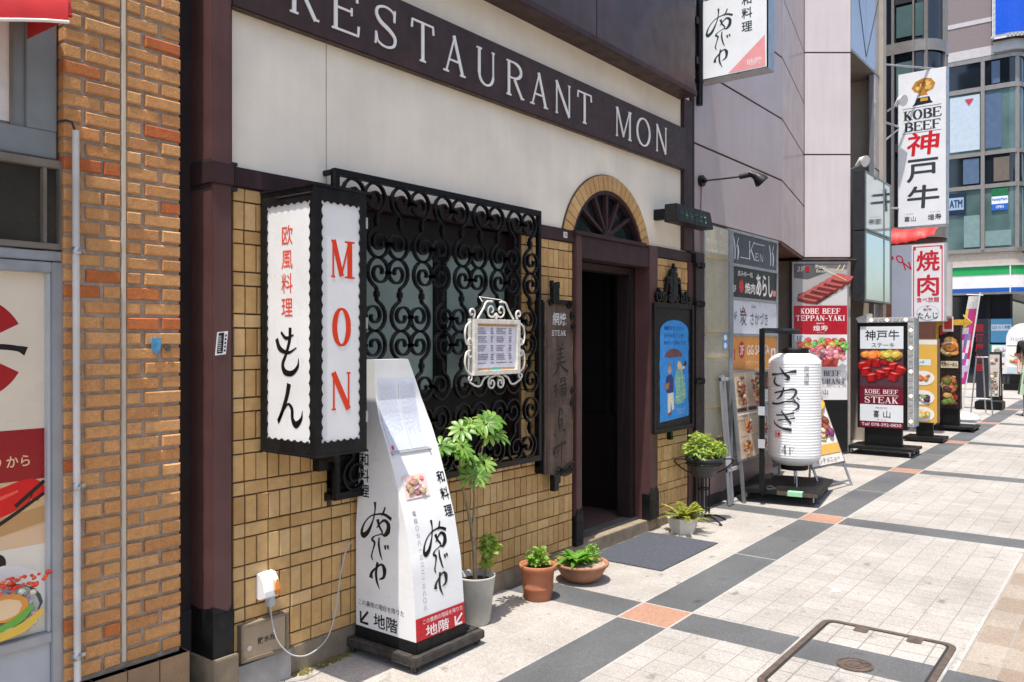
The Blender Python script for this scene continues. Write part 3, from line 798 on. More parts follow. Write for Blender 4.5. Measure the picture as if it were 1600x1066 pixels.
for z in (1.86, .985, .355): part(MB().lathe((1.431, -.047, z), [(.0125, -.014), (.0165, -.012), (.0165, .012), (.0125, .014)], 12).box(1.442, 1.462, -.05, -.02, z - .006, z + .008), 'pipe_clip', 'steel', dp)
part(MB().tube([(1.428, -.047, 2.30), (1.415, -.045, 2.335), (1.40, -.03, 2.34), (1.388, .0, 2.338)], .004, 6), 'wire', 'rubber', dp)
pl = street(1.752, 1.505, -.0245)
mb = MB(); mb.poly(pl, [(-.018, .034), (-.006, .030), (0, .035), (.006, .030), (.018, .034), (.021, .015), (.017, -.015), (0, -.036), (-.017, -.015), (-.021, .015)], .003, .006)
tag(part(mb, 'shield_plate', mat('plate_blue', (.09, .30, .52), .45, var=.3, vs=60)), 'small blue shield shaped metal plate fixed to the orange brick wall', 'plate')
tag(part(MB().lathe((1.80, -.022, 1.495), [(0, 0)], 4) if 0 else MB().ell(street(1.803, 1.497, -.024), 0, 0, .013, .013, .003, 16, th=.006), 'round_plug', 'dark_stone'), 'round grey plug in a brick beside the blue shield plate', 'plug')
pl = street(2.026, 1.515, -.0605)
mb = MB(); mb.col = C(225, 225, 225); mb.poly(pl, [(-.031, -.052), (.02, -.047), (.031, .052), (-.02, .047)], .001, .002); mb.col = C(10, 10, 12)
mb.poly(pl, [(-.024, -.044), (.004, -.042), (.012, .046), (-.015, .043)], .002); mb.col = C(200, 200, 200)
for j in range(9): mb.poly(pl, [(-.02 + j * .0004, -.036 + j * .008), (-.004 + random.uniform(-.006, .006), -.035 + j * .008), (-.006, -.032 + j * .008), (-.018, -.033 + j * .008)], .003)
mb.col = C(30, 30, 30)
for j in range(5): mb.poly(pl, [(.009 + j * .0015, -.036 + j * .016), (.017 + j * .0015, -.035 + j * .016), (.018 + j * .0015, -.026 + j * .016), (.010 + j * .0015, -.027 + j * .016)], .003)
tag(part(mb, 'sticker', 'print'), 'black and white sticker stuck askew on the maroon pillar', 'sticker')

# ---------------------------------------------------------------- the shop front at the left edge
sf = thing('shop_front', 'grey framed shop front with a sushi poster behind glass at the left edge', 'shop front', (1.0, .03, 0))
part(MB().box(-.5, 1.39, .035, .3, 2.20, 4.0), 'upper_panel', 'grey_paint', sf)
part(MB().box(1.19, 1.39, .02, .04, 2.20, 2.30).box(1.285, 1.392, .022, .04, 2.30, 3.3), 'upper_frame', 'grey_paint', sf, .003)
part(MB().box(-.2, 1.232, .028, .0345, 2.31, 3.2), 'upper_pane', 'white_worn', sf)
part(MB().box(1.232, 1.242, .02, .034, 2.30, 3.2), 'glazing_bead', 'transom', sf)
tr = part(MB().box(-.5, 1.405, .0, .05, 2.163, 2.193).box(-.5, 1.405, .0, .05, 1.862, 1.885).box(1.392, 1.409, -.002, .05, 1.862, 2.193).box(1.336, 1.350, .004, .05, 1.885, 2.163), 'transom', 'transom', sf, .002)
part(MB().box(-.5, 1.392, .03, .05, 1.88, 2.17), 'pane', mat('transom_dark', (.045, .04, .032), .25, var=.3, vs=3), tr)
part(MB().box(-.5, 1.40, -.002, .06, 1.82, 1.855), 'head_rail', 'alu', sf, .003)
wf = part(MB().box(1.362, 1.402, -.006, .06, -.1, 1.815).box(-.5, 1.362, -.004, .06, 1.775, 1.815).box(-.5, 1.362, -.004, .06, .418, .455), 'window_frame', 'alu', sf, .003)
part(MB().box(1.350, 1.361, .004, .06, .456, 1.774), 'glazing_bead', 'grey_light', wf)
part(MB().box(-.5, 1.361, .012, .06, -.1, .418), 'lower_panel', 'grey_light', sf)
po = MB(); pl = street(0, 0, .03)
po.col = C(222, 208, 186); po.rect(pl, .2, 1.35, .456, 1.775)
po.col = C(165, 20, 26)
cx_, cz_ = 1.10, 1.50
ring = lambda r, a0, a1: [(cx_ + r * math.cos(R(a0 + (a1 - a0) * i / 16)), cz_ + r * math.sin(R(a0 + (a1 - a0) * i / 16))) for i in range(17)]
po.poly(pl, ring(.185, 28, 150) + list(reversed(ring(.105, 28, 150))))
po.poly(pl, ring(.185, -150, -28) + list(reversed(ring(.105, -150, -28))))
po.col = C(18, 14, 14); po.ribbon(pl, [(1.12, 1.50), (1.20, 1.505), (1.26, 1.498), (1.288, 1.488)], [.03, .02, .02, .034])
po.col = C(150, 18, 26); po.rect(pl, .2, 1.35, 1.02, 1.205)
po.col = C(235, 195, 150); po.font(pl, 'から', 1.222, 1.30, 1.072, 1.112, .012); po.font(pl, 'お持ち帰り', 1.0, 1.205, 1.072, 1.112, .012)
po.col = C(214, 178, 128); po.rect(pl, .2, 1.35, .78, 1.02)
po.col = C(196, 150, 96); po.poly(pl, [(1.0, .86), (1.35, .92), (1.35, .86), (1.0, .79)])
po.col = C(225, 190, 150); po.poly(pl, [(1.0, .80), (1.35, .85), (1.35, .78), (1.0, .74)])
po.col = C(232, 222, 205); po.rect(pl, .2, 1.35, .457, .78)
po.col = C(215, 15, 15); po.ribbon(pl, [(1.02, .90), (1.12, .925), (1.22, .955), (1.30, .985), (1.342, .958)], [.08, .10, .10, .08, .05])
po.col = C(240, 90, 70); po.ribbon(pl, [(1.04, .915), (1.14, .945), (1.26, .985)], [.012, .02, .008])
po.col = C(18, 14, 12); po.ribbon(pl, [(1.05, .80), (1.20, .875), (1.348, .965)], [.018, .014, .012]); po.ribbon(pl, [(1.25, .93), (1.349, 1.01)], [.014, .014])
po.ell(pl, 1.19, .735, .03, .035)
po.col = C(236, 232, 224); po.ell(pl, 1.21, .60, .145, .125, jit=.03)
po.col = C(70, 90, 70); po.ell(pl, 1.205, .565, .135, .098, jit=.05)
po.col = C(205, 205, 198); po.ell(pl, 1.205, .562, .125, .09, jit=.04)
food(po, pl, 1.09, 1.33, .48, .65, [C(226, 224, 216), C(206, 206, 198), C(236, 234, 226)], 90, .08, .12); po.col = C(228, 150, 60); po.ell(pl, 1.20, .585, .075, .05, jit=.05); po.col = C(240, 205, 160); po.ell(pl, 1.195, .582, .06, .036, jit=.06)
po.col = C(110, 175, 60); po.ribbon(pl, [(1.18, .515), (1.24, .535), (1.29, .575)], [.02, .03, .02])
po.col = C(232, 190, 70); po.ribbon(pl, [(1.18, .487), (1.26, .505), (1.325, .55)], [.03, .035, .02])
food(po, pl, 1.06, 1.35, .635, .70, [C(235, 60, 30), C(240, 90, 45), C(215, 40, 20)], 70, .10, .16)
part(po, 'sushi_poster', 'print', sf)
aw = thing('red_awning', 'red shop awning with a pale hem at the top left corner', 'awning', (.6, -.15, 2.6))
mb = MB(); P = []
xs_ = [-.5 + 1.79 * i / 24 for i in range(25)]
for z, y in ((3.1, .03), (2.72, -.28), (2.695, -.298), (2.612, -.30)):
    P.append([(x, y + .004 * math.sin(x * 23 + z * 9), z + .004 * math.sin(x * 17) - (1.29 - x) * .26) for x in xs_])
v = [q for r_ in P for q in r_]; n_ = len(xs_)
mb.add(v, [(r_ * n_ + i, r_ * n_ + i + 1, (r_ + 1) * n_ + i + 1, (r_ + 1) * n_ + i) for r_ in range(3) for i in range(n_ - 1)], True)
mb.add([P[0][-1], P[1][-1], P[2][-1], P[3][-1], (1.29, .03, 2.62)], [(0, 1, 2, 3, 4)])
part(mb, 'fabric', 'red_cloth', aw)
part(MB().tube([(x, -.303, 2.604 + .003 * math.sin(x * 17) - (1.29 - x) * .26) for x in xs_], .006, 8), 'hem', 'cream_plastic', aw)
part(MB().tube([(1.294, .02, 3.0), (1.298, -.27, 2.71), (1.298, -.29, 2.63)], .010, 8), 'awning_arm', 'red_cloth', aw)
# ================================================================ signs and ironwork on the restaurant
def scallop(u0, u1, v0, v1, nu, nv, d):
    """white panel outline: lobes bulging outwards, a knob at each corner"""
    P = []
    def side(a, b, n, out):
        for i in range(n):
            for j in range(5):
                t = (i + j / 5) / n
                s = d * (abs(math.sin(math.pi * (i + j / 5 - i))) - .35)
                P.append((a[0] + (b[0] - a[0]) * t + out[0] * s, a[1] + (b[1] - a[1]) * t + out[1] * s))
    def knob(cx, cy, a0):
        for k in range(9): P.append((cx + d * 1.15 * math.cos(R(a0 + 270 * k / 8)), cy + d * 1.15 * math.sin(R(a0 + 270 * k / 8))))
    g = d * 1.7
    knob(u0 + d * .4, v0 + d * .4, 90); side((u0 + g, v0), (u1 - g, v0), nu, (0, -1))
    knob(u1 - d * .4, v0 + d * .4, 180); side((u1, v0 + g), (u1, v1 - g), nv, (1, 0))
    knob(u1 - d * .4, v1 - d * .4, 270); side((u1 - g, v1), (u0 + g, v1), nu, (0, 1))
    knob(u0 + d * .4, v1 - d * .4, 0); side((u0, v1 - g), (u0, v0 + g), nv, (-1, 0))
    return P
ls = thing('lantern_sign', 'tall black box sign with scalloped white panels, MON in red letters', 'sign', (2.40, -.02, 1.03))
part(MB().box(2.262, 2.53, -.388, -.03, 1.045, 2.18), 'core', 'black_metal', ls)
pr, pf = street(0, 0, -.388), cross(0, 0, 2.262)
for pl, u0, u1, a, c in ((pr, 2.25, 2.542, 2.292, 2.502), (pf, .02, .40, .064, .362)):
    lp = scallop(a, c, 1.092, 2.121, 5 if c - a < .25 else 6, 21, .0085)
    part(MB().poly(pl, [[(u0, 1.034), (u1, 1.034), (u1, 2.191), (u0, 2.191)], lp], .012, .012), 'frame', 'worn_black', ls)
    pn = part(MB().rect(pl, a - .02, c + .02, 1.07, 2.14, .0042), 'panel', 'white_plastic', ls)
    mb = MB()
    if pl is pr:
        mb.col = C(222, 62, 30)
        for ch, a_, b_, z0, z1 in (('M', 2.340, 2.466, 1.80, 1.964), ('O', 2.352, 2.452, 1.503, 1.667), ('N', 2.342, 2.458, 1.223, 1.387)):
            serif(mb, pl, ch, [(a_, b_)], z0, z1, tk=.17, tn=.06, n=.0055, serif_h=.05, sw=1.9)
    else:
        mb.col = C(226, 84, 56)
        mb.vfont(pl, '欧風料理', .202, .092, 2.035, .1055, .006, .0055, .9)
        mb.col = C(12, 12, 14)
        brush(mb, pl, MONJ, (85, 155, 232, 998), (.066, .36, 1.095, 2.118), 1.3, .0055)
    part(mb, 'lettering', 'print', pn)
part(MB().box(2.244, 2.548, -.406, -.02, 2.184, 2.196).box(2.244, 2.548, -.406, -.02, 1.026, 1.036).box(2.245, 2.257, -.405, -.393, 1.03, 2.19), 'edge_trim', 'worn_black', ls, .002)
for z in (1.16, 1.58, 2.03): part(MB().box(2.536, 2.545, -.402, -.385, z, z + .05).tube([(2.545, -.400, z), (2.545, -.400, z + .05)], .004, 6), 'hinge', 'steel', ls)
part(MB().box(2.545, 2.775, -.06, -.014, .90, .956).box(2.66, 2.775, -.06, -.014, .766, .90).box(2.52, 2.56, -.2, -.02, .96, 1.03), 'bracket', 'black_metal', ls, .003)
part(MB().box(2.258, 2.262, -.36, -.10, 2.168, 2.172).box(2.247, 2.25, -.38, -.14, 2.155, 2.160), 'seam', 'joint', ls)

# iron window grille: mirrored S scrolls in four tiers inside a flat iron frame
GX0, GX1, GZ0, GZ1, GY = 2.618, 4.322, .752, 2.359, -.092
gr = thing('window_grille', 'large black wrought iron grille of spiral scrolls standing proud of the window', 'grille', ((GX0 + GX1) / 2, 0, GZ0))
pl = street(0, 0, GY + .022)
fr = MB().box(GX0, GX1, GY, GY + .03, GZ1 - .034, GZ1).box(GX0, GX1, GY, GY + .03, GZ0, GZ0 + .036)
fr.box(GX0, GX0 + .034, GY, GY + .03, GZ0 + .036, GZ1 - .034).box(GX1 - .030, GX1, GY, GY + .03, GZ0 + .036, GZ1 - .034)
for x in (GX0, GX1 - .02):
    fr.box(x, x + .02, GY + .03, 0, GZ1 - .03, GZ1 - .004).box(x, x + .02, GY + .03, 0, GZ0 + .006, GZ0 + .03).box(x, x + .02, GY + .03, 0, 1.53, 1.555)
fr.box(GX0, GX1, -.018, -.0, GZ0 - .01, GZ0 + .03)
part(fr, 'frame', 'black_iron', gr, .003)
q_ = (GX1 - GX0 - .07) / 10
def spiral(sx):
    up = []
    for i in range(34):
        th = R(-56 + 620 * i / 33); r = .0775 - .060 * max(0, (i / 33 - .20) / .80) ** .9
        up.append((-.018 + r * math.cos(th), .113 + r * math.sin(th)))
    neck = [(.004, .034), (0.0, .026), (0, .012)]
    half = list(reversed(up)) + [(.012, .040)] + neck
    full = half + [(-a, -c) for a, c in reversed(half)]
    return [(a * sx, c) for a, c in full]
for t in range(4):
    zc = GZ1 - .034 - .075 - .113 - t * .3745
    if t == 3: zc = GZ0 + .036 + .075 + .113
    for i in range(10):
        xc = GX0 + .035 + q_ * (i + .5)
        sx = 1 if (i + t) % 2 else -1
        mb = MB().bar(pl, [(xc + a, zc + c) for a, c in spiral(sx)], .0108, .022)
        mb.pbox(pl, xc - .010, xc + .010, zc - .014, zc + .014, -.003, .026)
        for dz in (.113, -.113): mb.pbox(pl, xc + (q_ / 2 - .012 if (sx < 0) == (dz > 0) else -q_ / 2 - .012), xc + (q_ / 2 + .012 if (sx < 0) == (dz > 0) else -q_ / 2 + .012), zc + dz - .008, zc + dz + .008, -.002, .025)
        part(mb, 'scroll', 'black_iron', gr)


# white iron menu frame hanging on the grille
mf = thing('hanging_menu', 'white scrolled iron frame with a printed menu hanging on the black grille', 'menu holder', (3.816, -.12, 1.3))
MX0, MX1, MZ0, MZ1 = 3.597, 4.035, 1.323, 1.651
pl = street(0, 0, -.118)
part(MB().poly(pl, [[(MX0, MZ0), (MX1, MZ0), (MX1, MZ1), (MX0, MZ1)], [(MX0 + .032, MZ0 + .028), (MX0 + .032, MZ1 - .028), (MX1 - .032, MZ1 - .028), (MX1 - .032, MZ0 + .028)]], .022, .05), 'frame', 'white_iron', mf, .003)
pp = MB(); pp.col = C(222, 222, 232); pp.rect(pl, MX0 + .03, MX1 - .03, MZ0 + .026, MZ1 - .026, .004)
pp.col = C(190, 150, 95); pp.rect(pl, MX0 + .034, MX1 - .034, MZ0 + .029, MZ0 + .042, .0045); pp.rect(pl, MX0 + .034, MX1 - .034, MZ1 - .042, MZ1 - .029, .0045)
pp.col = C(60, 185, 175); pp.rect(pl, 3.78, 3.85, MZ0 + .028, MZ0 + .043, .005)
for c_ in range(2):
    for r_ in range(21):
        zz = MZ1 - .056 - r_ * .0102; u = MX0 + .05 + c_ * .172
        if r_ % 5 == 4: continue
        pp.col = random.choice([C(110, 105, 140), C(130, 125, 150), C(120, 90, 110)])
        L_ = random.uniform(.05, .09)
        k = u
        while k < u + L_:
            d = random.uniform(.006, .012); pp.rect(pl, k, k + d, zz, zz + .0052, .0055); k += d + .003
        pp.rect(pl, u + .118, u + .118 + random.uniform(.018, .03), zz, zz + .005, .0055)
part(pp, 'menu_sheet', 'print_matte', mf)
def curl(c, r0, r1, a0, turns, k=22):
    return [(c[0] + (r0 + (r1 - r0) * i / k) * math.cos(R(a0 + 360 * turns * i / k)), c[1] + (r0 + (r1 - r0) * i / k) * math.sin(R(a0 + 360 * turns * i / k))) for i in range(k + 1)]
def put(pts, nm='scroll'):
    part(MB().tube([pl(u, v, .004) for u, v in pts], .0062, 7), nm, 'white_iron', mf)
mx = (MX0 + MX1) / 2
for s in (-1, 1):
    # sides: two bulging C curves, each ending in a curl
    e = MX0 if s < 0 else MX1
    for zc, f in ((MZ0 + .235, 1), (MZ0 + .085, -1)):
        P = [(e + s * .012, zc + f * .075), (e + s * .05, zc + f * .05), (e + s * .062, zc), (e + s * .048, zc - f * .05), (e + s * .012, zc - f * .06)] + curl((e + s * .018, zc - f * .035), .024, .008, -90 * f, s * f * .7, 8)
        put(catmull([(a, c, 0) for a, c in P][:5], 5) and [(q[0], q[1]) for q in catmull([(a, c, 0) for a, c in P], 4)])
    # corners
    put(curl((e + s * .002, MZ1 + .034), .030, .008, 250 if s > 0 else 290, -s * 1.1))
    put(curl((e + s * .022, MZ0 - .012), .024, .007, 110, s * 1.0))
    # bottom: slanted strap then curl beside the middle
    P = [(e + s * .022, MZ0 - .036), (e - s * .035, MZ0 - .060), (e - s * .075, MZ0 - .058), (e - s * .105, MZ0 - .022), (mx + s * .075, MZ0 - .006)]
    put([(q[0], q[1]) for q in catmull([(a, c, 0) for a, c in P], 4)])
    put([(mx + s * .006, MZ0 - .004)] + curl((mx + s * .040, MZ0 - .050), .038, .010, 90 if s > 0 else 90, -s * 1.35))
    # top
    put([(mx + s * .005, MZ1 + .002)] + curl((mx + s * .045, MZ1 + .052), .044, .010, 200 if s > 0 else -20, s * -1.2 * -1))
    P = [(e - s * .05, MZ1 + .004), (e - s * .10, MZ1 + .06), (e - s * .13, MZ1 + .10), (mx + s * .035, MZ1 + .104)]
    put([(q[0], q[1]) for q in catmull([(a, c, 0) for a, c in P], 4)])
part(MB().tube([(3.69, -.122, MZ1 + .10), (3.69, -.098, 1.78), (3.89, -.098, 1.77), (3.89, -.122, MZ1 + .10)], .003, 5), 'hanging_wire', 'white_iron', mf)

# carved wooden plaque
wp = thing('wooden_plaque', 'dark weathered wooden plaque with carved black characters hung left of the doorway', 'sign', (4.52, 0, .6))
PX0, PX1 = 4.372, 4.688
mb = MB(); rows_ = 16
pts = [(PX0 + random.uniform(-.004, .004), .655 + (1.775 - .655) * i / rows_) for i in range(rows_ + 1)]
pts2 = [(PX1 + random.uniform(-.004, .004), 1.785 - (1.785 - .625) * i / rows_) for i in range(rows_ + 1)]
mb.poly(street(0, 0, -.05), pts + pts2 + [(4.6, .615), (4.46, .64)], .034, .034)
part(mb, 'board', 'wood_old', wp, .005)
part(MB().box(4.352, 4.376, -.07, -.012, .66, 1.79).box(4.352, 4.70, -.05, -.013, 1.70, 1.76).box(4.352, 4.70, -.05, -.013, .70, .76), 'backing_frame', 'black_metal', wp, .003)
pl = street(0, 0, -.084)
mb = MB(); mb.col = C(205, 205, 205)
mb.font(pl, '網焼', 4.455, 4.615, 1.625, 1.71, .012, .001); serow(mb, pl, 'STEAK', 4.445, 4.610, 1.557, 1.592, tk=.17, tn=.10, n=.001)
mb.col = C(11, 10, 9)
K1 = [([(182, 688), (192, 706)], [9, 16]), ([(236, 664), (226, 696)], [14, 7]), ([(172, 736), (206, 728), (242, 718)], [8, 10, 14]), ([(178, 778), (210, 770), (238, 762)], [8, 9, 12]), ([(170, 822), (206, 812), (246, 798)], [8, 10, 14]),
      ([(212, 700), (210, 770), (206, 852)], [10, 13, 10]), ([(160, 872), (205, 858), (262, 846)], [10, 12, 16]), ([(204, 852), (180, 920), (134, 988)], [14, 16, 5]), ([(206, 862), (240, 908), (288, 946)], [8, 18, 22])]
K2 = [([(124, 70), (160, 60)], [9, 12]), ([(152, 44), (148, 100), (150, 158)], [12, 12, 7]), ([(150, 84), (124, 122)], [12, 5]), ([(160, 96), (170, 112)], [9, 9]), ([(192, 4), (190, 46)], [11, 9]), ([(190, 6), (230, 0), (228, 44)], [8, 12, 9]), ([(192, 26), (228, 22)], [6, 8]), ([(180, 68), (246, 56)], [9, 14]),
      ([(206, 72), (178, 128)], [14, 6]), ([(206, 96), (238, 88), (228, 140), (208, 156)], [8, 14, 14, 5]), ([(212, 104), (186, 152)], [9, 4]), ([(224, 104), (200, 158)], [8, 4]),
      ([(188, 246), (178, 300), (172, 372), (180, 436)], [12, 16, 18, 8]), ([(186, 262), (210, 290), (192, 318)], [9, 12, 7]), ([(178, 372), (204, 356), (200, 420)], [8, 14, 12]), ([(180, 400), (200, 394)], [7, 8]), ([(178, 436), (198, 422)], [12, 6]), ([(212, 440), (232, 464)], [12, 22]), ([(140, 470), (148, 500)], [12, 7]),
      ([(132, 652), (134, 610), (160, 588), (210, 570), (240, 552)], [24, 26, 16, 14, 18]), ([(160, 640), (176, 610)], [8, 12]), ([(200, 540), (198, 640), (196, 720), (196, 748)], [12, 9, 7, 14])]
wu = lambda x, k: 4.372 + (x / k + 840 - 850) / 43 * .316
for p_, w_ in K1: mb.ribbon(pl, [(wu(x, 6.277), 1.53 - .00434 * (430 + y / 6.277 - 531)) for x, y in p_], [q * .00095 for q in w_], .001)
for p_, w_ in K2: mb.ribbon(pl, [(wu(x, 5.61), 1.53 - .00434 * (590 + y / 5.61 - 531)) for x, y in p_], [q * .00105 for q in w_], .001)
part(mb, 'lettering', 'print_matte', wp)
def ironwork(pl, shapes, wd, dp, nm, parent, m='black_iron'):
    mb = MB()
    for s in shapes: mb.bar(pl, s, wd, dp)
    return part(mb, nm, m, parent)
pl = street(0, 0, -.075)
mb = MB().pbox(pl, 4.435, 4.505, 1.775, 1.885, 0, .03).pbox(pl, 4.425, 4.447, 1.875, 1.918, .004, .026).pbox(pl, 4.492, 4.516, 1.872, 1.912, .004, .026).pbox(pl, 4.455, 4.49, 1.88, 1.905, .004, .026)
mb.pbox(pl, 4.41, 4.69, 1.765, 1.795, .008, .022)
for s in (curl((4.43, 1.775), .03, .008, 0, 1.3), curl((4.64, 1.76), .03, .008, 180, -1.3), curl((4.685, 1.69), .03, .006, 90, 1.3), curl((4.69, 1.62), .025, .006, 90, -1.3)): mb.bar(pl, s, .010, .022)
part(mb, 'top_ornament', 'black_iron', wp)
mb = MB()
for x in (4.50, 4.56, 4.61, 4.655):
    mb.bar(pl, curl((x, .655), .026, .006, 200, 1.3), .009, .024)
mb.bar(pl, [(4.46, .63), (4.52, .685), (4.58, .665), (4.64, .695), (4.70, .70)], .010, .022)
for x in (4.683, 4.69): mb.bar(pl, curl((x, 1.10 + (x - 4.683) * 12), .026, .006, 90, 1.2), .009, .02)
part(mb, 'iron_scrolls', 'black_iron', wp)
part(MB().pbox(pl, 4.462, 4.515, .53, .64, -.02, .02).pbox(pl, 4.475, 4.545, .575, .63, -.01, .015), 'lower_hook', 'black_iron', wp, .004)

# framed blue picture board with iron crest
bb = thing('picture_board', 'black framed board with a blue arched picture of a couple under an umbrella', 'sign', (6.27, 0, .78))
part(MB().box(5.912, 6.625, -.05, -.013, .775, 1.825), 'board', 'worn_black', bb, .005)
part(MB().box(5.905, 5.945, -.062, -.05, .770, 1.83).box(6.592, 6.632, -.062, -.05, .770, 1.83).box(5.945, 6.592, -.062, -.05, .770, .81).box(5.945, 6.592, -.062, -.05, 1.79, 1.83), 'rim', 'worn_black', bb, .004)
pl = street(0, 0, -.0505)
fx = lambda x: 6.012 + (x - 48) / 224 * .53
fz = lambda y: 1.70 - (y - 95) / 830 * .842
pic = MB(); pic.col = C(40, 138, 215)
outl = [(fx(50 + random.uniform(-3, 3)), fz(y)) for y in range(925, 200, -40)]
outl = [(q[0], q[1]) for q in outl] + [(fx(160 - 108 * math.cos(R(a))), fz(195 - 95 * math.sin(R(a)) * random.uniform(.96, 1.02))) for a in range(0, 181, 12)] + [(fx(270 + random.uniform(-3, 3)), fz(y)) for y in range(210, 915, 40)] + [(fx(268), fz(905))]
pic.poly(pl, list(reversed(outl)), .001)
pic.col = C(28, 60, 110)
for i, t_ in enumerate(('麺麭をたくさん', 'お好みをどうぞ', '肉がいちばんです')):
    pic.font(pl, t_, fx(80), fx(228 if i < 2 else 245), fz(185 + i * 60), fz(150 + i * 60), .015, .002)
def fp(pts, c, n=.002):
    pic.col = C(*c); pic.poly(pl, [(fx(a), fz(d)) for a, d in pts], n)
fp([(220, 395), (205, 408), (190, 398), (172, 412), (150, 402), (125, 413), (105, 402), (80, 408), (95, 365), (120, 343), (150, 335), (180, 340), (205, 362)], (108, 72, 74))
pic.col = C(70, 45, 48)
for x in (110, 135, 165, 190): pic.ribbon(pl, [(fx(150), fz(338)), (fx((150 + x) / 2), fz(360)), (fx(x), fz(405))], .004, .003)
pic.ribbon(pl, [(fx(152), fz(400)), (fx(153), fz(560))], .006, .003, 0, False)
fp([(135, 545), (150, 580), (152, 690), (120, 697), (100, 690), (92, 600), (100, 555)], (38, 52, 105))
fp([(130, 480), (137, 520), (118, 545), (108, 520), (112, 470), (122, 445)], (176, 150, 128)); fp([(136, 478), (108, 478), (112, 445), (132, 445)], (110, 120, 125), .003)
fp([(150, 695), (155, 830), (138, 840), (132, 760), (126, 850), (108, 862), (106, 700)], (222, 214, 190))
fp([(132, 850), (138, 875), (112, 880), (104, 862)], (120, 80, 60), .003)
fp([(120, 610), (112, 668), (80, 660), (84, 622)], (150, 105, 80), .003)
fp([(205, 495), (225, 540), (240, 640), (250, 740), (225, 785), (190, 800), (158, 780), (172, 690), (160, 620), (165, 540), (180, 500)], (120, 178, 160))
pic.col = C(205, 220, 180)
for k in range(60): 
    a, d = random.uniform(172, 240), random.uniform(560, 785); pic.ell(pl, fx(a), fz(d), .006, .006, .003, 6)
fp([(203, 470), (205, 505), (188, 510), (178, 480), (184, 440), (196, 440)], (228, 200, 150)); fp([(200, 440), (215, 480), (212, 540), (203, 500), (184, 438)], (235, 205, 120), .003)
fp([(245, 430), (255, 465), (240, 500), (228, 470)], (60, 40, 60)); fp([(215, 490), (240, 480), (238, 500), (215, 512)], (225, 195, 165), .003)
pic.col = C(150, 200, 225)
for k in range(4): pic.ribbon(pl, [(fx(172 + 18 * k), fz(850)), (fx(182 + 18 * k), fz(832)), (fx(196 + 14 * k), fz(862)), (fx(182 + 14 * k), fz(878))], .004, .003)
part(pic, 'picture', 'print_matte', bb)
pl = street(0, 0, -.05); mb = MB(); c0 = 6.255
for s in (-1, 1):
    for sh in (curl((c0 + s * .27, 1.885), .055, .012, 90, s * 1.4), curl((c0 + s * .155, 1.875), .04, .01, 90, -s * 1.3),
               [(c0 + s * .215, 1.845), (c0 + s * .16, 1.87), (c0 + s * .125, 1.95), (c0 + s * .11, 2.02)], curl((c0 + s * .085, 2.02), .03, .008, 0 if s > 0 else 180, s * 1.2),
               curl((c0 + s * .06, 1.88), .04, .01, 180 if s > 0 else 0, s * 1.4), [(c0 + s * .05, 1.86), (c0 + s * .02, 1.95)]):
        mb.bar(pl, sh, .016, .03, -.02)
for z, r in ((2.115, .035), (2.07, .045), (2.01, .05), (1.95, .05), (1.89, .045)):
    mb.ell(pl, c0 + .018, z, r, r * .75, .012, 10, jit=.25, th=.03); mb.ell(pl, c0 - .018, z - .02, r, r * .75, .010, 10, jit=.25, th=.03)
mb.pbox(pl, c0 - .010, c0 + .012, 2.10, 2.165, -.01, .01)
part(mb, 'iron_crest', 'black_iron', bb)
part(MB().box(6.21, 6.255, -.05, -.012, .70, .775), 'lower_hook', 'black_iron', bb, .004)

# small black sign box over the doorway's right side, and the gooseneck spotlight
lb = thing('sign_box', 'small black sign box with green letters right of the arch', 'sign', (6.3, 0, 2.47))
foot = [(5.99, -.10), (5.99, -.205), (6.67, -.205), (6.67, -.10)]
mb = MB(); z0, z1 = 2.475, 2.62
v = [(x, y - (.018 if y < -.15 else 0), z0) for x, y in foot] + [(x + (.012 if x < 6.3 else -.03), y, z1) for x, y in foot]
mb.add(v, [(0, 3, 2, 1), (4, 5, 6, 7), (0, 1, 5, 4), (1, 2, 6, 5), (2, 3, 7, 6), (3, 0, 4, 7)])
part(mb, 'box', 'worn_black', lb, .004)
part(MB().box(6.0, 6.06, -.10, -.001, 2.50, 2.585).box(6.55, 6.60, -.10, -.03, 2.50, 2.585), 'bracket', 'black_metal', lb, .003)
mb = MB(); pl = PL((5.99, -.2245, 2.475), (1, 0, 0), (0, .018, .145))
for k in range(7):
    u = .05 + .088 * k
    for j in range(3):
        mb.col = random.choice([C(70, 150, 80), C(120, 190, 120), C(50, 80, 55), C(60, 95, 60)]) if k in (1, 2, 4, 5) else C(48, 60, 52)
        mb.ribbon(pl, [(u + random.uniform(0, .05), .04 + .022 * j + random.uniform(-.006, .006)), (u + random.uniform(.02, .06), .05 + .02 * j), (u + random.uniform(.03, .07), .04 + .022 * j)], [.008, .012, .005], .001)
part(mb, 'lettering', 'print_matte', lb)
gl = thing('spotlight', 'black gooseneck spotlight on the mauve wall under the projecting sign', 'lamp', (6.88, 0, 2.95))
part(MB().tube([(6.877, -.001, 2.95), (6.877, -.032, 2.95)], .05, 20).tube([(6.877, -.032, 2.95), (6.877, -.06, 2.95)], .022, 12), 'base', 'black_metal', gl)
part(MB().tube([(6.877, -.05, 2.95), (6.92, -.22, 2.955), (6.955, -.39, 2.962)], .0085, 8).tube([(6.945, -.34, 2.958), (6.965, -.44, 2.97)], .022, 10), 'arm', 'black_metal', gl)
mb = MB().tube([(6.96, -.42, 2.985), (6.975, -.475, 2.955), (6.99, -.515, 2.91), (6.995, -.525, 2.895)], [.022, .035, .062, .066], 14)
hd = part(mb, 'head', 'black_metal', gl)
part(MB().tube([(6.9953, -.5257, 2.8945), (6.996, -.5265, 2.8935)], [.052, .05], 14), 'lens', 'white_plastic', hd)
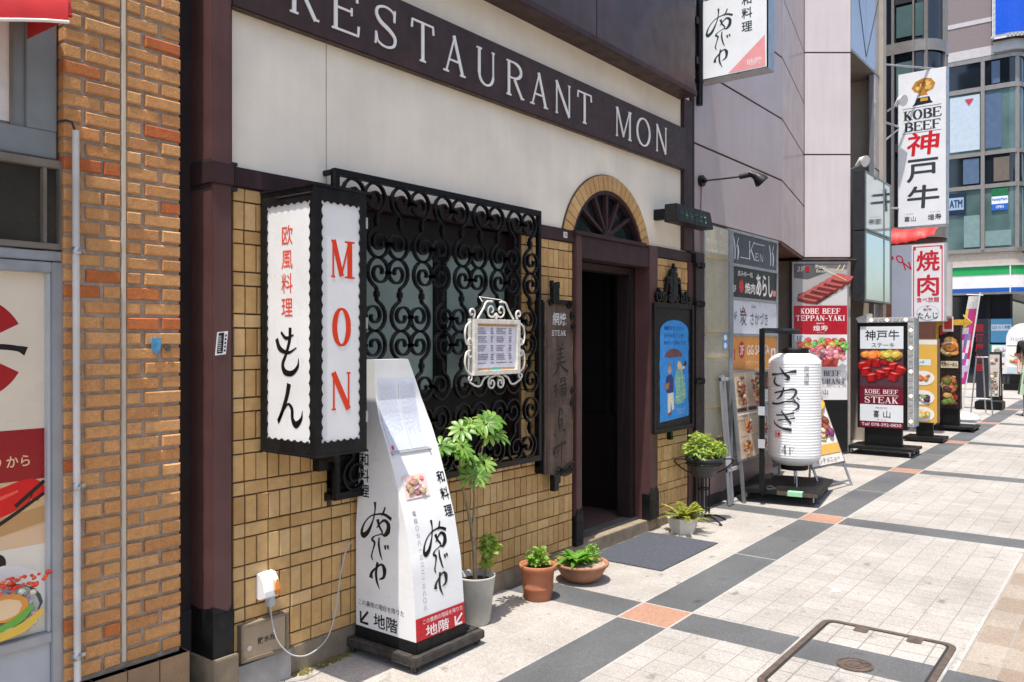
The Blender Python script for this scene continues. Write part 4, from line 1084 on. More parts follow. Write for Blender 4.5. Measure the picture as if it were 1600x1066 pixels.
part(MB().tube([(6.877, -.012, 2.90), (6.879, -.008, 2.75), (6.874, -.006, 2.58)], .004, 5), 'cable', 'redbrown', gl)
# projecting white sign
ps = thing('projecting_sign', 'square white projecting sign with brush lettering and a pink corner, above the mauve wall', 'sign', (6.86, -.3, 3.83))
part(MB().box(6.805, 6.945, -.642, -.012, 3.822, 4.52), 'box', mat('sign_edge', (.055, .06, .065), .5), ps, .004)
part(MB().box(6.80, 6.81, -.648, -.640, 3.82, 4.52).box(6.80, 6.95, -.648, -.638, 3.82, 4.52).box(6.80, 6.95, -.648, -.01, 3.814, 3.822), 'edge_trim', 'steel', ps)
mb = MB(); pl = cross(-.012, 0, 6.8045); mb.col = C(238, 240, 242); mb.rect(pl, .005, .624, 3.83, 4.515, .001)
mb.col = C(236, 160, 162); mb.poly(pl, [(.285, 3.838), (.615, 3.838), (.608, 4.10)], .002)
mb.col = C(48, 60, 66); brush(mb, pl, LOGO, (112, 25, 284, 526), (.085, .325, 3.90, 4.42), 1.5, .002); mb.vfont(pl, '和料理', .452, .098, 4.485, .115, .012, .002)
mb.col = C(240, 225, 225); mb.font(pl, '地階', .445, .585, 3.865, 3.925, .012, .003)
part(mb, 'face', 'print', ps)
part(MB().box(6.70, 6.80, -.05, -.015, 4.30, 4.36).box(6.70, 6.80, -.05, -.015, 3.95, 4.01).tube([(6.78, -.04, 3.6), (6.78, -.04, 5.6)], .03, 10).box(6.74, 6.82, -.06, -.012, 3.80, 3.83), 'bracket', 'black_metal', ps)

# ================================================================ things at the foot of the wall
def caster(mb, x, y, zg, r=.022, turn=.4):
    c, s = math.cos(turn), math.sin(turn)
    mb.tube([(x - s * .009, y + c * .009, zg + r), (x + s * .009, y - c * .009, zg + r)], r, 14)
    return mb
def fork(mb, x, y, zg, r, top):
    mb.box(x - .018, x + .018, y - .018, y + .018, top - .006, top); mb.box(x - .013, x - .008, y - .014, y + .014, zg + r * .7, top - .006); mb.box(x + .008, x + .013, y - .014, y + .014, zg + r * .7, top - .006)
    return mb
ms = thing('menu_stand', 'white curved menu tower with black brush lettering and a red band, on casters', 'sign stand', (3.0, -.24, gz(3.0)))
PROF = [(.098, -.455), (.225, -.449), (.443, -.428), (.633, -.388), (.828, -.326), (1.005, -.262), (1.138, -.204), (1.23, -.180), (1.342, -.172), (1.431, -.170)]
def yat(z):
    for (z0, y0), (z1, y1) in zip(PROF, PROF[1:]):
        if z <= z1: return y0 + (y1 - y0) * (z - z0) / (z1 - z0)
    return PROF[-1][1]
SX0, SX1 = 2.802, 3.150
side = [(-.02, .098)] + [(-.02, 1.431)]
pts = [(-q[1], q[0]) for q in PROF]          # u = -y
loop = pts + [(.1015, 1.431), (.035, .60), (.035, .098)]
pl = cross(0, 0, SX0); mb = MB()
mb.poly(pl, loop, 0)
zz = [.098 + (1.431 - .098) * i / 40 for i in range(41)]
wx = lambda z: SX1 - max(0, z - 1.08) ** 1.6 * .62
yb = lambda z: -.035 - max(0, z - .6) * .08
v = []
for z in zz: v += [(SX0, yat(z), z), (wx(z), yat(z), z)]
mb.add(v, [(2 * i, 2 * i + 1, 2 * i + 3, 2 * i + 2) for i in range(40)], True)
v = []
for z in zz: v += [(wx(z), yat(z), z), (wx(z), yb(z), z), (SX0, yb(z), z)]
mb.add(v, [q for i in range(40) for q in ((3 * i, 3 * i + 1, 3 * i + 4, 3 * i + 3), (3 * i + 1, 3 * i + 2, 3 * i + 5, 3 * i + 4))])
zt = 1.431
mb.add([(SX0, yat(zt), zt), (wx(zt), yat(zt), zt), (wx(zt), yb(zt), zt), (SX0, yb(zt), zt)], [(0, 1, 2, 3)])
body = part(mb, 'tower', 'white_plastic', ms)
front = lambda u, v_, n=0.: Vector((u, yat(v_) - n, v_ ))
mb = MB(); mb.col = C(12, 12, 14)
brush(mb, pl, LOGO, (112, 25, 284, 526), (.078, .29, .305, .730), 1.75, .001)
mb.vfont(pl, '和料理', .098, .070, .968, .078, .012, .001)
mb.font(pl, 'この裏側の階段を降りた', .055, .375, .203, .232, .0, .001)
mb.font(pl, '地階', .165, .33, .112, .182, .022, .001)
for q in ([(.124, .178), (.070, .122)], [(.070, .172), (.070, .118), (.126, .118)]): mb.ribbon(pl, q, .013, .0012, 0, False)
mb.col = C(12, 12, 14)
brush(mb, front, LOGO, (112, 25, 284, 526), (2.895, 3.070, .275, .640), 1.8, .002)
mb.vfont(front, '和料理', 3.112, .062, .862, .083, .014, .002)
mb.col = C(125, 128, 132); mb.vfont(front, '電話〇七八ー三二二ー三八〇八', 2.872, .026, .70, .034, .0, .002)
def sheet_front(x0, x1, z0, z1, n, k=10):
    vv = []
    for i in range(k + 1):
        z = z0 + (z1 - z0) * i / k; vv += [front(x0, z, n), front(x1, z, n)]
    mb.add(vv, [(2 * i, 2 * i + 1, 2 * i + 3, 2 * i + 2) for i in range(k)])
mb.col = C(196, 24, 36); sheet_front(SX0 + .001, SX1, .099, .205, .0015, 3)
mb.col = C(240, 236, 234); mb.font(front, 'この裏側の階段を降りた', 2.85, 3.135, .170, .194, .0, .003)
mb.font(front, '地階', 2.868, 3.03, .106, .160, .022, .003)
for q in ([(3.13, .155), (3.078, .112)], [(3.078, .152), (3.078, .109), (3.128, .109)]): mb.ribbon(front, q, .012, .003, 0, False)
part(mb, 'lettering', 'print', body)
mb = MB(); mb.col = C(208, 213, 224); sheet_front(2.815, 2.952, .985, 1.335, .004); sheet_front(2.958, 3.075, .985, 1.335, .004)
mb.col = C(190, 195, 207)
for c_ in range(2):
    for r_ in range(16):
        u = (2.826 if c_ == 0 else 2.966) + r_ * .0072 * (1 if c_ == 0 else .88); z = 1.32 - random.uniform(0, .02)
        while z > 1.02 + random.uniform(0, .1):
            d = random.uniform(.006, .016); mb.rect(front, u, u + .003, z - d, z, .005); z -= d + random.uniform(.003, .02)
mb.col = C(215, 60, 70); mb.rect(front, 2.824, 2.838, .992, 1.012, .005)
part(mb, 'menu_sheets', 'print', ms)
part(MB().ribbon(front, [(2.812, .978), (3.085, .978)], .008, .008, .007, False), 'sheet_rail', 'grey_light', ms)
for u in (2.818, 3.08): part(MB().tube([front(u, .972, .014), front(u, .972, 0)], .006, 8), 'screw', 'steel', ms)
mb = MB(); mb.col = C(232, 205, 196); sheet_front(2.842, 3.005, .755, .865, .004, 3)
food(mb, front, 2.846, 3.0, .76, .862, [C(240, 225, 225), C(205, 130, 125), C(225, 190, 170), C(190, 150, 120), C(245, 240, 240)], 26, .12, .3)
part(mb, 'flyer', 'print', ms)
part(MB().box(SX0 - .004, SX1 + .004, -.463, -.03, .04, .0985), 'base_collar', 'worn_black', ms, .004)
do = part(MB().box(2.755, 3.262, -.497, -.452, .0, .042).box(2.755, 3.262, -.04, .0 - .004, .0, .042).box(2.755, 2.80, -.452, -.04, .0, .042).box(3.217, 3.262, -.452, -.04, .0, .042).box(2.80, 3.217, -.452, -.04, .03, .040), 'dolly', 'worn_wood', ms, .006)
for x, y in ((2.785, -.465), (3.232, -.465), (2.785, -.035), (3.232, -.035)):
    w_ = part(caster(MB(), x, y, gz(x), .017, .5), 'caster', 'rubber', do)
    part(fork(MB(), x, y, gz(x), .017, .0), 'fork', 'rust', w_)

def leaf(mb, base, d, up, L, W, droop=.25, seg=4, tip=.9, ob=0):
    """one curved leaf blade"""
    d = Vector(d).normalized(); up = Vector(up); s = d.cross(up)
    if s.length < 1e-3: s = d.cross(Vector((1, 0, 0)))
    s.normalize(); nn = s.cross(d).normalized(); base = Vector(base); v = []
    for i in range(seg + 1):
        t = i / seg; w_ = W * math.sin(math.pi * min(1, .12 + t * tip)) ** .8
        if ob: w_ = W * (.10 + .90 * math.sin(math.pi * min(1, .03 + .93 * t ** 1.35)) ** .75)
        c = base + d * (L * t) - Vector((0, 0, 1)) * (droop * L * t * t)
        if i == seg: w_ = W * .06
        v += [c - s * w_ / 2 + nn * w_ * .12, c - nn * 0, c + s * w_ / 2 + nn * w_ * .12]
    f = []
    for i in range(seg):
        a = 3 * i; f += [(a, a + 1, a + 4, a + 3), (a + 1, a + 2, a + 5, a + 4)]
    mb.add(v, f, True)
rv = lambda: Vector((random.gauss(0, 1), random.gauss(0, 1), random.gauss(0, 1)))
def bush(mb, c, rad, n, L, W, flat=1., hollow=.35, droop=.2, lift=.35):
    c = Vector(c)
    for i in range(n):
        q = rv().normalized()
        q.z = abs(q.z) * flat if random.random() < .82 else q.z * .4
        r = random.uniform(hollow, 1.) ** .6
        lump = .82 + .3 * noise.noise(q * 2.3 + c * 3)
        p = c + Vector((q.x * rad[0], q.y * rad[1], q.z * rad[2])) * r * lump
        dd = (q * .45 + rv() * .6).normalized()
        k = random.uniform(.65, 1.25)
        leaf(mb, p, dd, q * .5 + Vector((-.1, -.15, .8)) + rv() * .3, L * k, W * k, droop, 2)

# tall grey pot with an umbrella plant
tp = thing('umbrella_plant', 'tall umbrella plant in a tapered grey pot beside the white menu tower', 'potted plant', (3.475, -.255, gz(3.475)))
z0 = gz(3.475)
part(MB().lathe((3.475, -.255, z0), [(0, .004), (.074, 0), (.078, .01), (.106, .252), (.110, .262), (.106, .266), (.099, .258), (.094, .22), (0, .215)], 32), 'pot', 'pot_grey', tp)
part(MB().lathe((3.475, -.255, z0), [(.096, .232), (.05, .238), (0, .236)], 20), 'soil', 'soil', tp)
st = [[(3.475, -.25, z0 + .22), (3.468, -.25, .34), (3.455, -.248, .46), (3.425, -.245, .58), (3.39, -.24, .70), (3.36, -.24, .84), (3.37, -.24, 1.0)],
      [(3.455, -.248, .46), (3.462, -.25, .56), (3.468, -.25, .66), (3.465, -.25, .74), (3.52, -.25, .88), (3.57, -.25, 1.02)]]
tr_ = part(MB().tube(catmull(st[0], 4), [.013 - .008 * i / 24 for i in range(25)], 8).tube(catmull(st[1], 4), [.0085 - .004 * i / 20 for i in range(21)], 8), 'trunk', 'bark', tp)
mb, ms_ = MB(), MB()
CL = [((3.38, -.25, 1.03), 4), ((3.57, -.25, 1.06), 5), ((3.27, -.25, .935), 4), ((3.33, -.27, .90), 3), ((3.42, -.27, .775), 3), ((3.485, -.25, .83), 2), ((3.60, -.25, .975), 2)]
for c, n in CL:
    for k in range(n):
        a = random.uniform(0, 6.28); d = Vector((math.cos(a), math.sin(a) * .8, random.uniform(.0, .7))).normalized()
        hub_ = Vector(c) + d * random.uniform(.025, .07)
        ms_.tube([c, hub_], .0022, 5)
        ax = (d * .55 + Vector((-.25, -.55, .62))).normalized(); s = ax.cross(Vector((1, .2, 0))).normalized(); t_ = ax.cross(s)
        m_ = random.randint(8, 10); ph = random.uniform(0, 6.28)
        for j in range(m_):
            an = ph + 2 * math.pi * j / m_
            dd = (s * math.cos(an) + t_ * math.sin(an) + ax * .25).normalized()
            L_ = random.uniform(.052, .078)
            leaf(mb, hub_ + dd * .012, dd, ax, L_, L_ * .37, .28, 6, .86, 1)
part(mb, 'leaves', 'leaf_broad', tp); part(ms_, 'leaf_stalks', 'bark', tp)
mb = MB(); bush(mb, (3.585, -.262, .345), (.075, .06, .115), 170, .036, .027, 1., .3)
bush(mb, (3.55, -.26, .27), (.04, .04, .05), 36, .03, .022)
part(mb, 'undergrowth', 'leaf_lime', tp)
part(MB().tube([(3.545, -.26, z0 + .23), (3.58, -.262, .36)], .004, 6).tube([(3.53, -.26, z0 + .23), (3.565, -.255, .34)], .003, 6), 'shoots', 'bark', tp)

# terracotta pot
tc = thing('potted_shrub', 'orange terracotta flower pot with a small variegated seedling by the tiled wall', 'potted plant', (4.015, -.285, gz(4.015)))
z0 = gz(4.015); c = (4.015, -.285, z0)
part(MB().lathe(c, [(0, .004), (.078, 0), (.084, .006), (.090, .06), (.0935, .068), (.0935, .078), (.091, .084), (.098, .170), (.112, .176), (.114, .205), (.110, .210), (.102, .206), (.096, .17), (0, .168)], 36), 'pot', 'terracotta', tc)
part(MB().lathe(c, [(.099, .184), (.05, .19), (0, .188)], 20), 'soil', 'soil', tc)
mb = MB(); bush(mb, (4.02, -.285, z0 + .215), (.078, .065, .11), 110, .036, .026, 1., .25); part(mb, 'leaves', 'leaf_lime', tc)
mb = MB(); bush(mb, (3.985, -.285, z0 + .22), (.06, .06, .11), 70, .036, .024, 1., .25); part(mb, 'leaves', 'leaf_fern', tc)
# wide bowl
bo = thing('plant_bowl', 'wide low terracotta bowl of ferns and herbs at the edge of the doormat', 'potted plant', (4.47, -.30, gz(4.47)))
z0 = gz(4.47); c = (4.47, -.30, z0)
part(MB().lathe(c, [(0, .004), (.085, 0), (.092, .006), (.125, .03), (.158, .085), (.163, .098), (.175, .104), (.177, .118), (.170, .124), (.158, .119), (.15, .095), (0, .09)], 40), 'pot', 'terracotta_dull', bo)
part(MB().lathe(c, [(.158, .104), (.1, .110), (.05, .114), (0, .112)], 24), 'gravel_top', 'gravel', bo)
mb = MB()
for k in range(64):
    a = random.uniform(0, 6.28); e = random.uniform(.5, 1.7); L_ = random.uniform(.12, .21)
    leaf(mb, (4.435 + random.uniform(-.03, .03), -.29 + random.uniform(-.03, .03), z0 + .11), (math.cos(a), math.sin(a), e), (0, 0, 1), L_, L_ * .25, .45, 6)
part(mb, 'leaves', 'leaf_fern', bo)
mb = MB(); bush(mb, (4.545, -.33, z0 + .13), (.075, .065, .13), 420, .017, .012, 1., .2)
part(mb, 'herb_leaves', 'leaf_broad', bo)
# white hexagonal pot
hp = thing('feathery_plant', 'yellow green feathery plant in a low white six sided pot by the doormat', 'potted plant', (6.03, -.25, gz(6.03)))
z0 = gz(6.03); c = (6.03, -.25, z0)
part(MB().lathe(c, [(0, .003), (.098, 0), (.128, .108), (.130, .122), (.112, .122), (.108, .09), (0, .088)], 6, False, .25), 'pot', 'pot_white', hp)
part(MB().lathe(c, [(.108, .098), (0, .104)], 12), 'soil', 'soil', hp)
mb = MB()
for k in range(48):
    a = random.uniform(0, 6.28); e = random.uniform(.4, 2.0)
    d = Vector((math.cos(a), math.sin(a), e)).normalized(); L_ = random.uniform(.16, .25); b0 = Vector((6.03, -.25, z0 + .10)) + Vector((d.x, d.y, 0)) * .03
    for j in range(15):
        t = .2 + .8 * j / 14; p = b0 + d * L_ * t - Vector((0, 0, .35 * L_ * t * t))
        sd = d.cross(Vector((0, 0, 1))).normalized()
        for s in (-1, 1): leaf(mb, p, d * .6 + sd * s + Vector((0, 0, .1)), (0, 0, 1), .042 * (1.15 - t * .6), .010, .3, 2)
part(mb, 'leaves', 'leaf_gold', hp)
# planter on an iron stand
sx, sy = 6.47, -.225; z0 = gz(sx)
pn = thing('shrub_planter', 'round bright green shrub in a black bowl on a tall iron stand', 'potted plant', (sx, sy, z0))
part(MB().lathe((sx, sy, 0), [(0, .385), (.085, .38), (.095, .39), (.150, .515), (.158, .520), (.158, .545), (.148, .545), (.140, .50), (0, .49)], 32), 'pot', mat('pot_black', (.02, .024, .026), .4, var=.2, vs=12), pn)
part(MB().lathe((sx, sy, 0), [(.145, .528), (0, .54)], 18), 'soil', 'soil', pn)
mb = MB()
for a in range(4):
    t = R(45 + 90 * a); mb.tube([(sx + .05 * math.cos(t), sy + .05 * math.sin(t), .40), (sx + .045 * math.cos(t), sy + .045 * math.sin(t), .05)], .0068, 8)
for a in (20, 130, 250, 320):
    t = R(a); mb.tube([(sx + .04 * math.cos(t), sy + .04 * math.sin(t), .06), (sx + .11 * math.cos(t), sy + .11 * math.sin(t), .05), (sx + .19 * math.cos(t), sy + .19 * math.sin(t), z0 + .014)], .0072, 8)
    mb.lathe((sx + .19 * math.cos(t), sy + .19 * math.sin(t), z0), [(0, 0), (.014, .004), (.014, .012), (0, .016)], 10)
for z, r in ((.49, .15), (.10, .048), (.28, .05)): mb.tube([(sx + r * math.cos(2 * math.pi * i / 28), sy + r * math.sin(2 * math.pi * i / 28), z) for i in range(28)], .006, 6, True)
ir = part(mb, 'stand', 'black_iron', pn)
dx_ = Vector((.61, -.79, 0))
for s in (-1, 1):
    P = [(s * .10, .41), (s * .17, .44), (s * .235, .495), (s * .245, .52), (s * .22, .528), (s * .155, .527)]
    part(MB().tube([(sx + dx_.x * q[0], sy + dx_.y * q[0], q[1]) for q in catmull([(a, c_, 0) for a, c_ in P], 5)], .006, 7), 'handle', 'black_iron', ir)
mb = MB(); bush(mb, (sx - .03, sy + .01, .585), (.175, .165, .185), 900, .034, .024, 1., .5); bush(mb, (sx + .10, sy - .08, .575), (.095, .09, .115), 300, .030, .022, 1., .45)
part(mb, 'foliage', 'leaf_lime', pn)
part(MB().tube([(sx - .02, sy, .53), (sx - .02, sy, .65)], .01, 6).tube([(sx + .06, sy - .05, .53), (sx + .07, sy - .06, .62)], .008, 6), 'stem', 'bark', pn)

# doormat
mb = MB(); mx0, mx1, my0, my1 = 4.95, 5.85, -.622, -.035; N = 12; v = []
for i in range(N + 1):
    for j in range(5):
        x = mx0 + (mx1 - mx0) * i / N; y = my0 + (my1 - my0) * j / 4; e = 1 if i in (0, N) or j in (0, 4) else 0
        v.append((x, y, gz(x) + .011 - .003 * e + .0015 * math.sin(i * 2.1 + j)))
f = [(i * 5 + j, (i + 1) * 5 + j, (i + 1) * 5 + j + 1, i * 5 + j + 1) for i in range(N) for j in range(4)]
mb.add(v, f)
edge = [i * 5 for i in range(N + 1)] + [N * 5 + j for j in range(1, 5)] + [i * 5 + 4 for i in range(N - 1, -1, -1)] + [j for j in range(3, 0, -1)]
vb = [v[i] for i in edge]; mb.add(vb + [(x, y, gz(x) + .001) for x, y, _ in vb], [(i, i + len(vb), (i + 1) % len(vb) + len(vb), (i + 1) % len(vb)) for i in range(len(vb))])
tag(part(mb, 'doormat', 'mat_rubber'), 'dark grey ribbed doormat lying before the open doorway', 'doormat')

# wall outlet, cable and tap box at the lower left of the tiled wall
oc = thing('outlet_cover', 'white weatherproof socket cover with a rust stain on the lower tiled wall', 'outlet', (2.275, -.012, .36))
mb = MB(); P = [(0, .36), (.030, .36), (.062, .375), (.062, .40), (.050, .445), (.028, .475), (0, .478)]
for x0, x1, s in ((2.232, 2.325, 1),):
    v = [(x0, -.012 - a, c) for a, c in P] + [(x1 - .008, -.012 - a, c) for a, c in P]; n_ = len(P)
    mb.add(v, [(i, i + 1, n_ + i + 1, n_ + i) for i in range(n_ - 1)] + [tuple(reversed(range(n_))), tuple(range(n_, 2 * n_))])
cv = part(mb, 'cover', 'white_plastic', oc, .003)
pl = PL((2.232, -.0750, .400), (1, 0, 0), (0, .012, .045))
mb = MB(); mb.col = C(198, 120, 52); mb.poly(pl, [(.052, .0), (.084, .0), (.084, .042), (.072, .045), (.060, .026)], .001); mb.poly(street(2.232, .4, -.0752), [(.052, .0), (.056, -.022), (.084, -.024), (.084, .0)], .001); mb.col = C(225, 180, 130); mb.poly(pl, [(.044, .0), (.055, .0), (.062, .035), (.055, .05), (.05, .02)], .001)
part(mb, 'rust_stain', 'print_matte', cv)
part(MB().box(2.265, 2.295, -.065, -.03, .325, .375), 'plug', 'grey_light', oc, .003)
cb = MB().tube(catmull([(2.282, -.05, .33), (2.285, -.055, .26), (2.30, -.075, .17), (2.35, -.10, .10), (2.42, -.12, .075), (2.52, -.10, .082), (2.60, -.075, .12), (2.66, -.05, .22), (2.70, -.035, .36), (2.74, -.03, .48), (2.78, -.03, .52)], 6), .0032, 7)
tag(part(cb, 'power_cable', 'grey_light'), 'grey power cable looping from the white socket cover towards the menu tower', 'cable')
wb = thing('tap_box', 'beige metal water tap box with printed characters set in the wall base', 'tap box', (2.26, -.02, .1))
part(MB().poly(street(0, 0, -.03), [[(2.133, .105), (2.388, .092), (2.388, .272), (2.133, .272)], [(2.148, .120), (2.148, .258), (2.372, .258), (2.372, .108)]], .014, .03), 'frame', 'stone', wb, .002)
part(MB().box(2.147, 2.373, -.036, -.01, .106, .259), 'lid', mat('beige_paint', (.36, .27, .18), .45, var=.1, streak=.1), wb, .002)
mb = MB(); mb.col = C(30, 30, 34); mb.font(street(0, 0, -.0365), '散水栓', 2.222, 2.318, .165, .195, .012, .001); part(mb, 'lettering', 'print', wb)
part(MB().lathe((2.176, -.0, .15), [(0, 0)], 3) if 0 else MB().ell(street(0, 0, -.036), 2.178, .162, .012, .012, .004, 14, th=.006), 'lock', 'steel', wb)
tag(part(MB().box(2.10, 2.405, -.034, .05, -.10, .092), 'concrete_footing', 'concrete'), 'worn concrete block under the beige tap box', 'footing')
tag(part(MB().tube([(1.885, .06, -.02), (1.90, -.10, .02)], [.036, .038], 18, cap=False).tube([(1.90, -.10, .02), (1.885, .06, -.02)], [.031, .031], 18, cap=False), 'pipe_end', 'steel'), 'open end of a grey pipe lying in the gap beside the brick wall', 'pipe')

# manhole cover, its round cap, a scrap of paper
mc = thing('access_cover', 'large paved access cover in a rusty rounded steel frame in the street', 'manhole', (4.2, -2.09, gz(4.2)))
gp = PL((6.25, 0, 0), (1, 0, .0104), (0, 1, 0))
def rr(x0, x1, y0, y1, r, k=6):
    P = []
    for cx, cy, a in ((x1 - r, y1 - r, 0), (x0 + r, y1 - r, 90), (x0 + r, y0 + r, 180), (x1 - r, y0 + r, 270)):
        P += [(cx + r * math.cos(R(a + 90 * i / k)) - 6.25, cy + r * math.sin(R(a + 90 * i / k))) for i in range(k + 1)]
    return P
part(MB().poly(gp, [rr(3.62, 4.675, -2.43, -1.77, .07), list(reversed(rr(3.65, 4.645, -2.40, -1.80, .045)))], .006, .004), 'frame', 'rust', mc)
part(MB().poly(gp, [rr(3.651, 4.644, -2.399, -1.801, .0445), list(reversed(rr(3.664, 4.631, -2.386, -1.814, .035)))], .003), 'gap', 'joint', mc)
part(MB().poly(gp, rr(3.664, 4.631, -2.386, -1.814, .035), .004), 'paved_lid', 'cover_pavers', mc)
part(MB().poly(gp, [rr(3.605, 4.69, -2.445, -1.755, .08), list(reversed(rr(3.619, 4.676, -2.431, -1.769, .07)))], .003), 'mortar_joint', 'concrete', mc)
mb = MB()
for x, y in ((4.62, -1.98), (4.62, -2.24)): mb.poly(gp, rr(x - .055, x + .027, y - .035, y + .035, .015, 3), .007, .003)
part(mb, 'lifting_lug', 'rust', mc)
rc = MB().ell(gp, 4.10 - 6.25, -2.085, .085, .085, .0075, 32, th=.003); cap = part(rc, 'round_cap', 'rust', mc)
mb = MB()
for r, w_ in ((.078, .008), (.045, .007)): mb.bar(gp, [(4.10 - 6.25 + r * math.cos(R(a)), -2.085 + r * math.sin(R(a))) for a in range(0, 360, 12)], w_, .0025, .0075, True)
mb.bar(gp, [(4.10 - 6.25 + a, -2.085 + c_) for a, c_ in ((.02, .022), (-.012, .018), (-.022, 0), (-.012, -.018), (.02, -.022))], .008, .0025, .0075)
mb.bar(gp, [(4.135 - 6.25, -2.12), (4.17 - 6.25, -2.09)], .01, .0025, .0075); mb.bar(gp, [(4.12 - 6.25, -2.14), (4.14 - 6.25, -2.15), (4.15 - 6.25, -2.12)], .006, .0025, .0075)
part(mb, 'raised_rings', 'rust', cap)
mb = MB(); mb.add([(5.17, -1.65, gz(5.2) + .002), (5.215, -1.70, gz(5.2) + .004), (5.245, -1.69, gz(5.2) + .003), (5.235, -1.64, gz(5.2) + .014), (5.20, -1.655, gz(5.2) + .016)], [(0, 1, 4), (1, 2, 3, 4)])
tag(part(mb, 'paper_scrap', 'white_paper'), 'scrap of white paper lying on the pavement', 'litter')

mb = MB()
for k in range(160):
    x = random.uniform(2.42, 2.80); d = random.random() ** 2 * .05
    mb.lathe((x, -.018 - d, gz(x) - .002), [(random.uniform(.004, .014), 0), (random.uniform(.003, .009), random.uniform(.003, .010)), (0, random.uniform(.008, .014))], 6)
part(mb, 'moss', mat('moss', (.16, .13, .035), .95, var=.4, vs=60, bump=.6, bs=200), kind='stuff')

mb = MB(); pl = street(4.672, 2.228, -.0222); mb.col = C(222, 220, 210); mb.pbox(pl, 0, .044, 0, .04, 0, .003); mb.col = C(40, 40, 44); mb.font(pl, '20', .008, .036, .009, .031, .01, .0032)
tag(part(mb, 'number_plate', 'print'), 'tiny white house number plate at the left foot of the arch', 'plate')
# ================================================================ the mauve panelled building
mv = thing('mauve_building', 'mauve panel clad building with a folded pier beside the restaurant', 'building', (9.0, .5, 0))
P1, P2, P3 = (8.953, 0), (10.85, .39), (11.225, -.095)
part(MB().prism([(6.735, .012), (8.953, .012), (10.85, .405), (11.215, -.07), (11.215, 4), (6.735, 4)], 2.60, 14), 'core', 'joint', mv)
def facepanels(A, B, zs, m, gap=.0085, th=.011):
    d = Vector((B[0] - A[0], B[1] - A[1], 0)); L = d.length; pl = PL((*A, 0), d)
    for z0, z1 in zip(zs, zs[1:]):
        part(MB().pbox(pl, gap, L - gap, z0 + gap, z1 - gap, -th, 0), 'cladding_panel', m, mv, .003)
zs = [2.60 + .672 * i for i in range(10)]
facepanels((6.735, 0), P1, zs, 'mauve'); facepanels(P1, P2, zs, 'mauve')
facepanels(P2, P3, [2.60, 3.945, 5.275, 6.6, 7.93, 9.26], 'mauve_lit')
part(MB().box(6.75, 8.953, .0, 4, 2.585, 2.60).prism([(8.953, .01), (10.85, .40), (11.20, -.06), (11.2, 4), (8.953, 4)], 2.57, 2.60), 'soffit', 'redbrown', mv)
part(MB().box(6.735, 8.66, .0, .5, -.1, 2.59), 'lower_wall', mat('mauve_low', (.30, .215, .205), .5, var=.1, vs=3, dirt=.2), mv)
part(MB().box(6.88, 8.66, -.012, 0, -.05, .11), 'lower_base', 'joint', mv)
lv = part(MB().box(6.905, 7.43, -.03, -.002, .62, 2.57), 'louvre_panel', 'louvre', mv, .003)
mb = MB()
for i in range(150):
    z = .632 + i * .0127
    if z < 2.33: mb.box(6.915, 7.42, -.0325, -.0302, z, z + .0062)
part(mb, 'louvre_lines', mat('louvre_dark', (.36, .34, .265), .4, var=.1), lv)
for z in (2.27, 1.60, 1.365, .905, .625): part(MB().box(6.903, 7.432, -.036, -.03, z, z + .012), 'gold_strip', 'gold_trim', lv)
mb = MB(); pl = street(0, 0, -.031); mb.col = C(225, 225, 215)
mb.font(pl, '階', 7.23, 7.29, 2.50, 2.545, .01, .001); mb.font(pl, '階ビーダイニング', 6.96, 7.38, 2.40, 2.45, .01, .001); mb.font(pl, '078-371-0008', 7.0, 7.36, 2.32, 2.355, .01, .001)
part(mb, 'lettering', 'print', lv)
mb = MB(); mb.col = C(90, 150, 200); mb.rect(pl, 7.30, 7.41, 1.44, 1.60, .002); mb.col = C(225, 235, 240)
for z in (1.475, 1.55): mb.ell(pl, 7.355, z, .035, .028, .003)
part(mb, 'blue_notice', 'print', lv)
part(MB().box(6.88, 6.905, -.035, 0, .0, 2.59).box(7.43, 7.452, -.035, 0, .0, 2.59), 'louvre_frame', 'steel', mv)
# entrance recess and pier foot
part(MB().box(8.66, 11.2, 1.3, 1.5, -.1, 2.6).box(8.60, 8.66, .5, 1.5, -.1, 2.6), 'entrance_wall', 'interior', mv)
part(MB().box(8.66, 11.2, .3, 1.3, .04, .10), 'entrance_floor', 'dark_stone', mv)
part(MB().prism([(10.80, .50), (11.235, -.085), (11.27, -.05), (11.27, 1.3), (10.95, 1.3)], -.1, 2.57), 'pier_foot', mat('beige_metal', (.36, .30, .25), .4, var=.1), mv)
part(MB().box(11.28, 12.65, .9, 4, -.1, 5.3), 'recess_wall', 'redbrown', mv)
part(MB().box(11.23, 12.62, -.02, 4, 5.32, 14), 'bay_core', 'joint', mv)
pl = street(0, 0, -.095)
cl = MB()
part(MB().box(11.232, 11.93, -.095, -.02, 5.33, 6.62).box(11.938, 12.60, -.095, -.02, 5.33, 6.62).box(11.232, 11.93, -.095, -.02, 6.63, 8.5).box(11.938, 12.60, -.095, -.02, 6.63, 8.5), 'bay_panel', 'metal_panel', mv, .004)
part(cl.bar(pl, [(11.3, 6.62), (11.93, 5.42)], .012, .004, .0002).bar(pl, [(12.58, 6.4), (11.95, 5.42)], .012, .004, .0002), 'bay_rib', 'joint', mv)
part(MB().box(11.23, 12.62, -.10, .9, 5.295, 5.325), 'bay_soffit', 'mullion', mv)
part(MB().box(12.35, 12.60, -.095, -.025, -.1, 5.29), 'bay_column', 'metal_panel', mv, .004)
part(MB().box(12.62, 12.80, -.15, .5, -.1, 14), 'corner_column', 'limestone', mv, .005)
part(MB().box(12.38, 12.62, -.099, -.024, 3.95, 3.965).box(12.38, 12.62, -.099, -.024, 2.6, 2.615), 'column_joint', 'joint', mv)

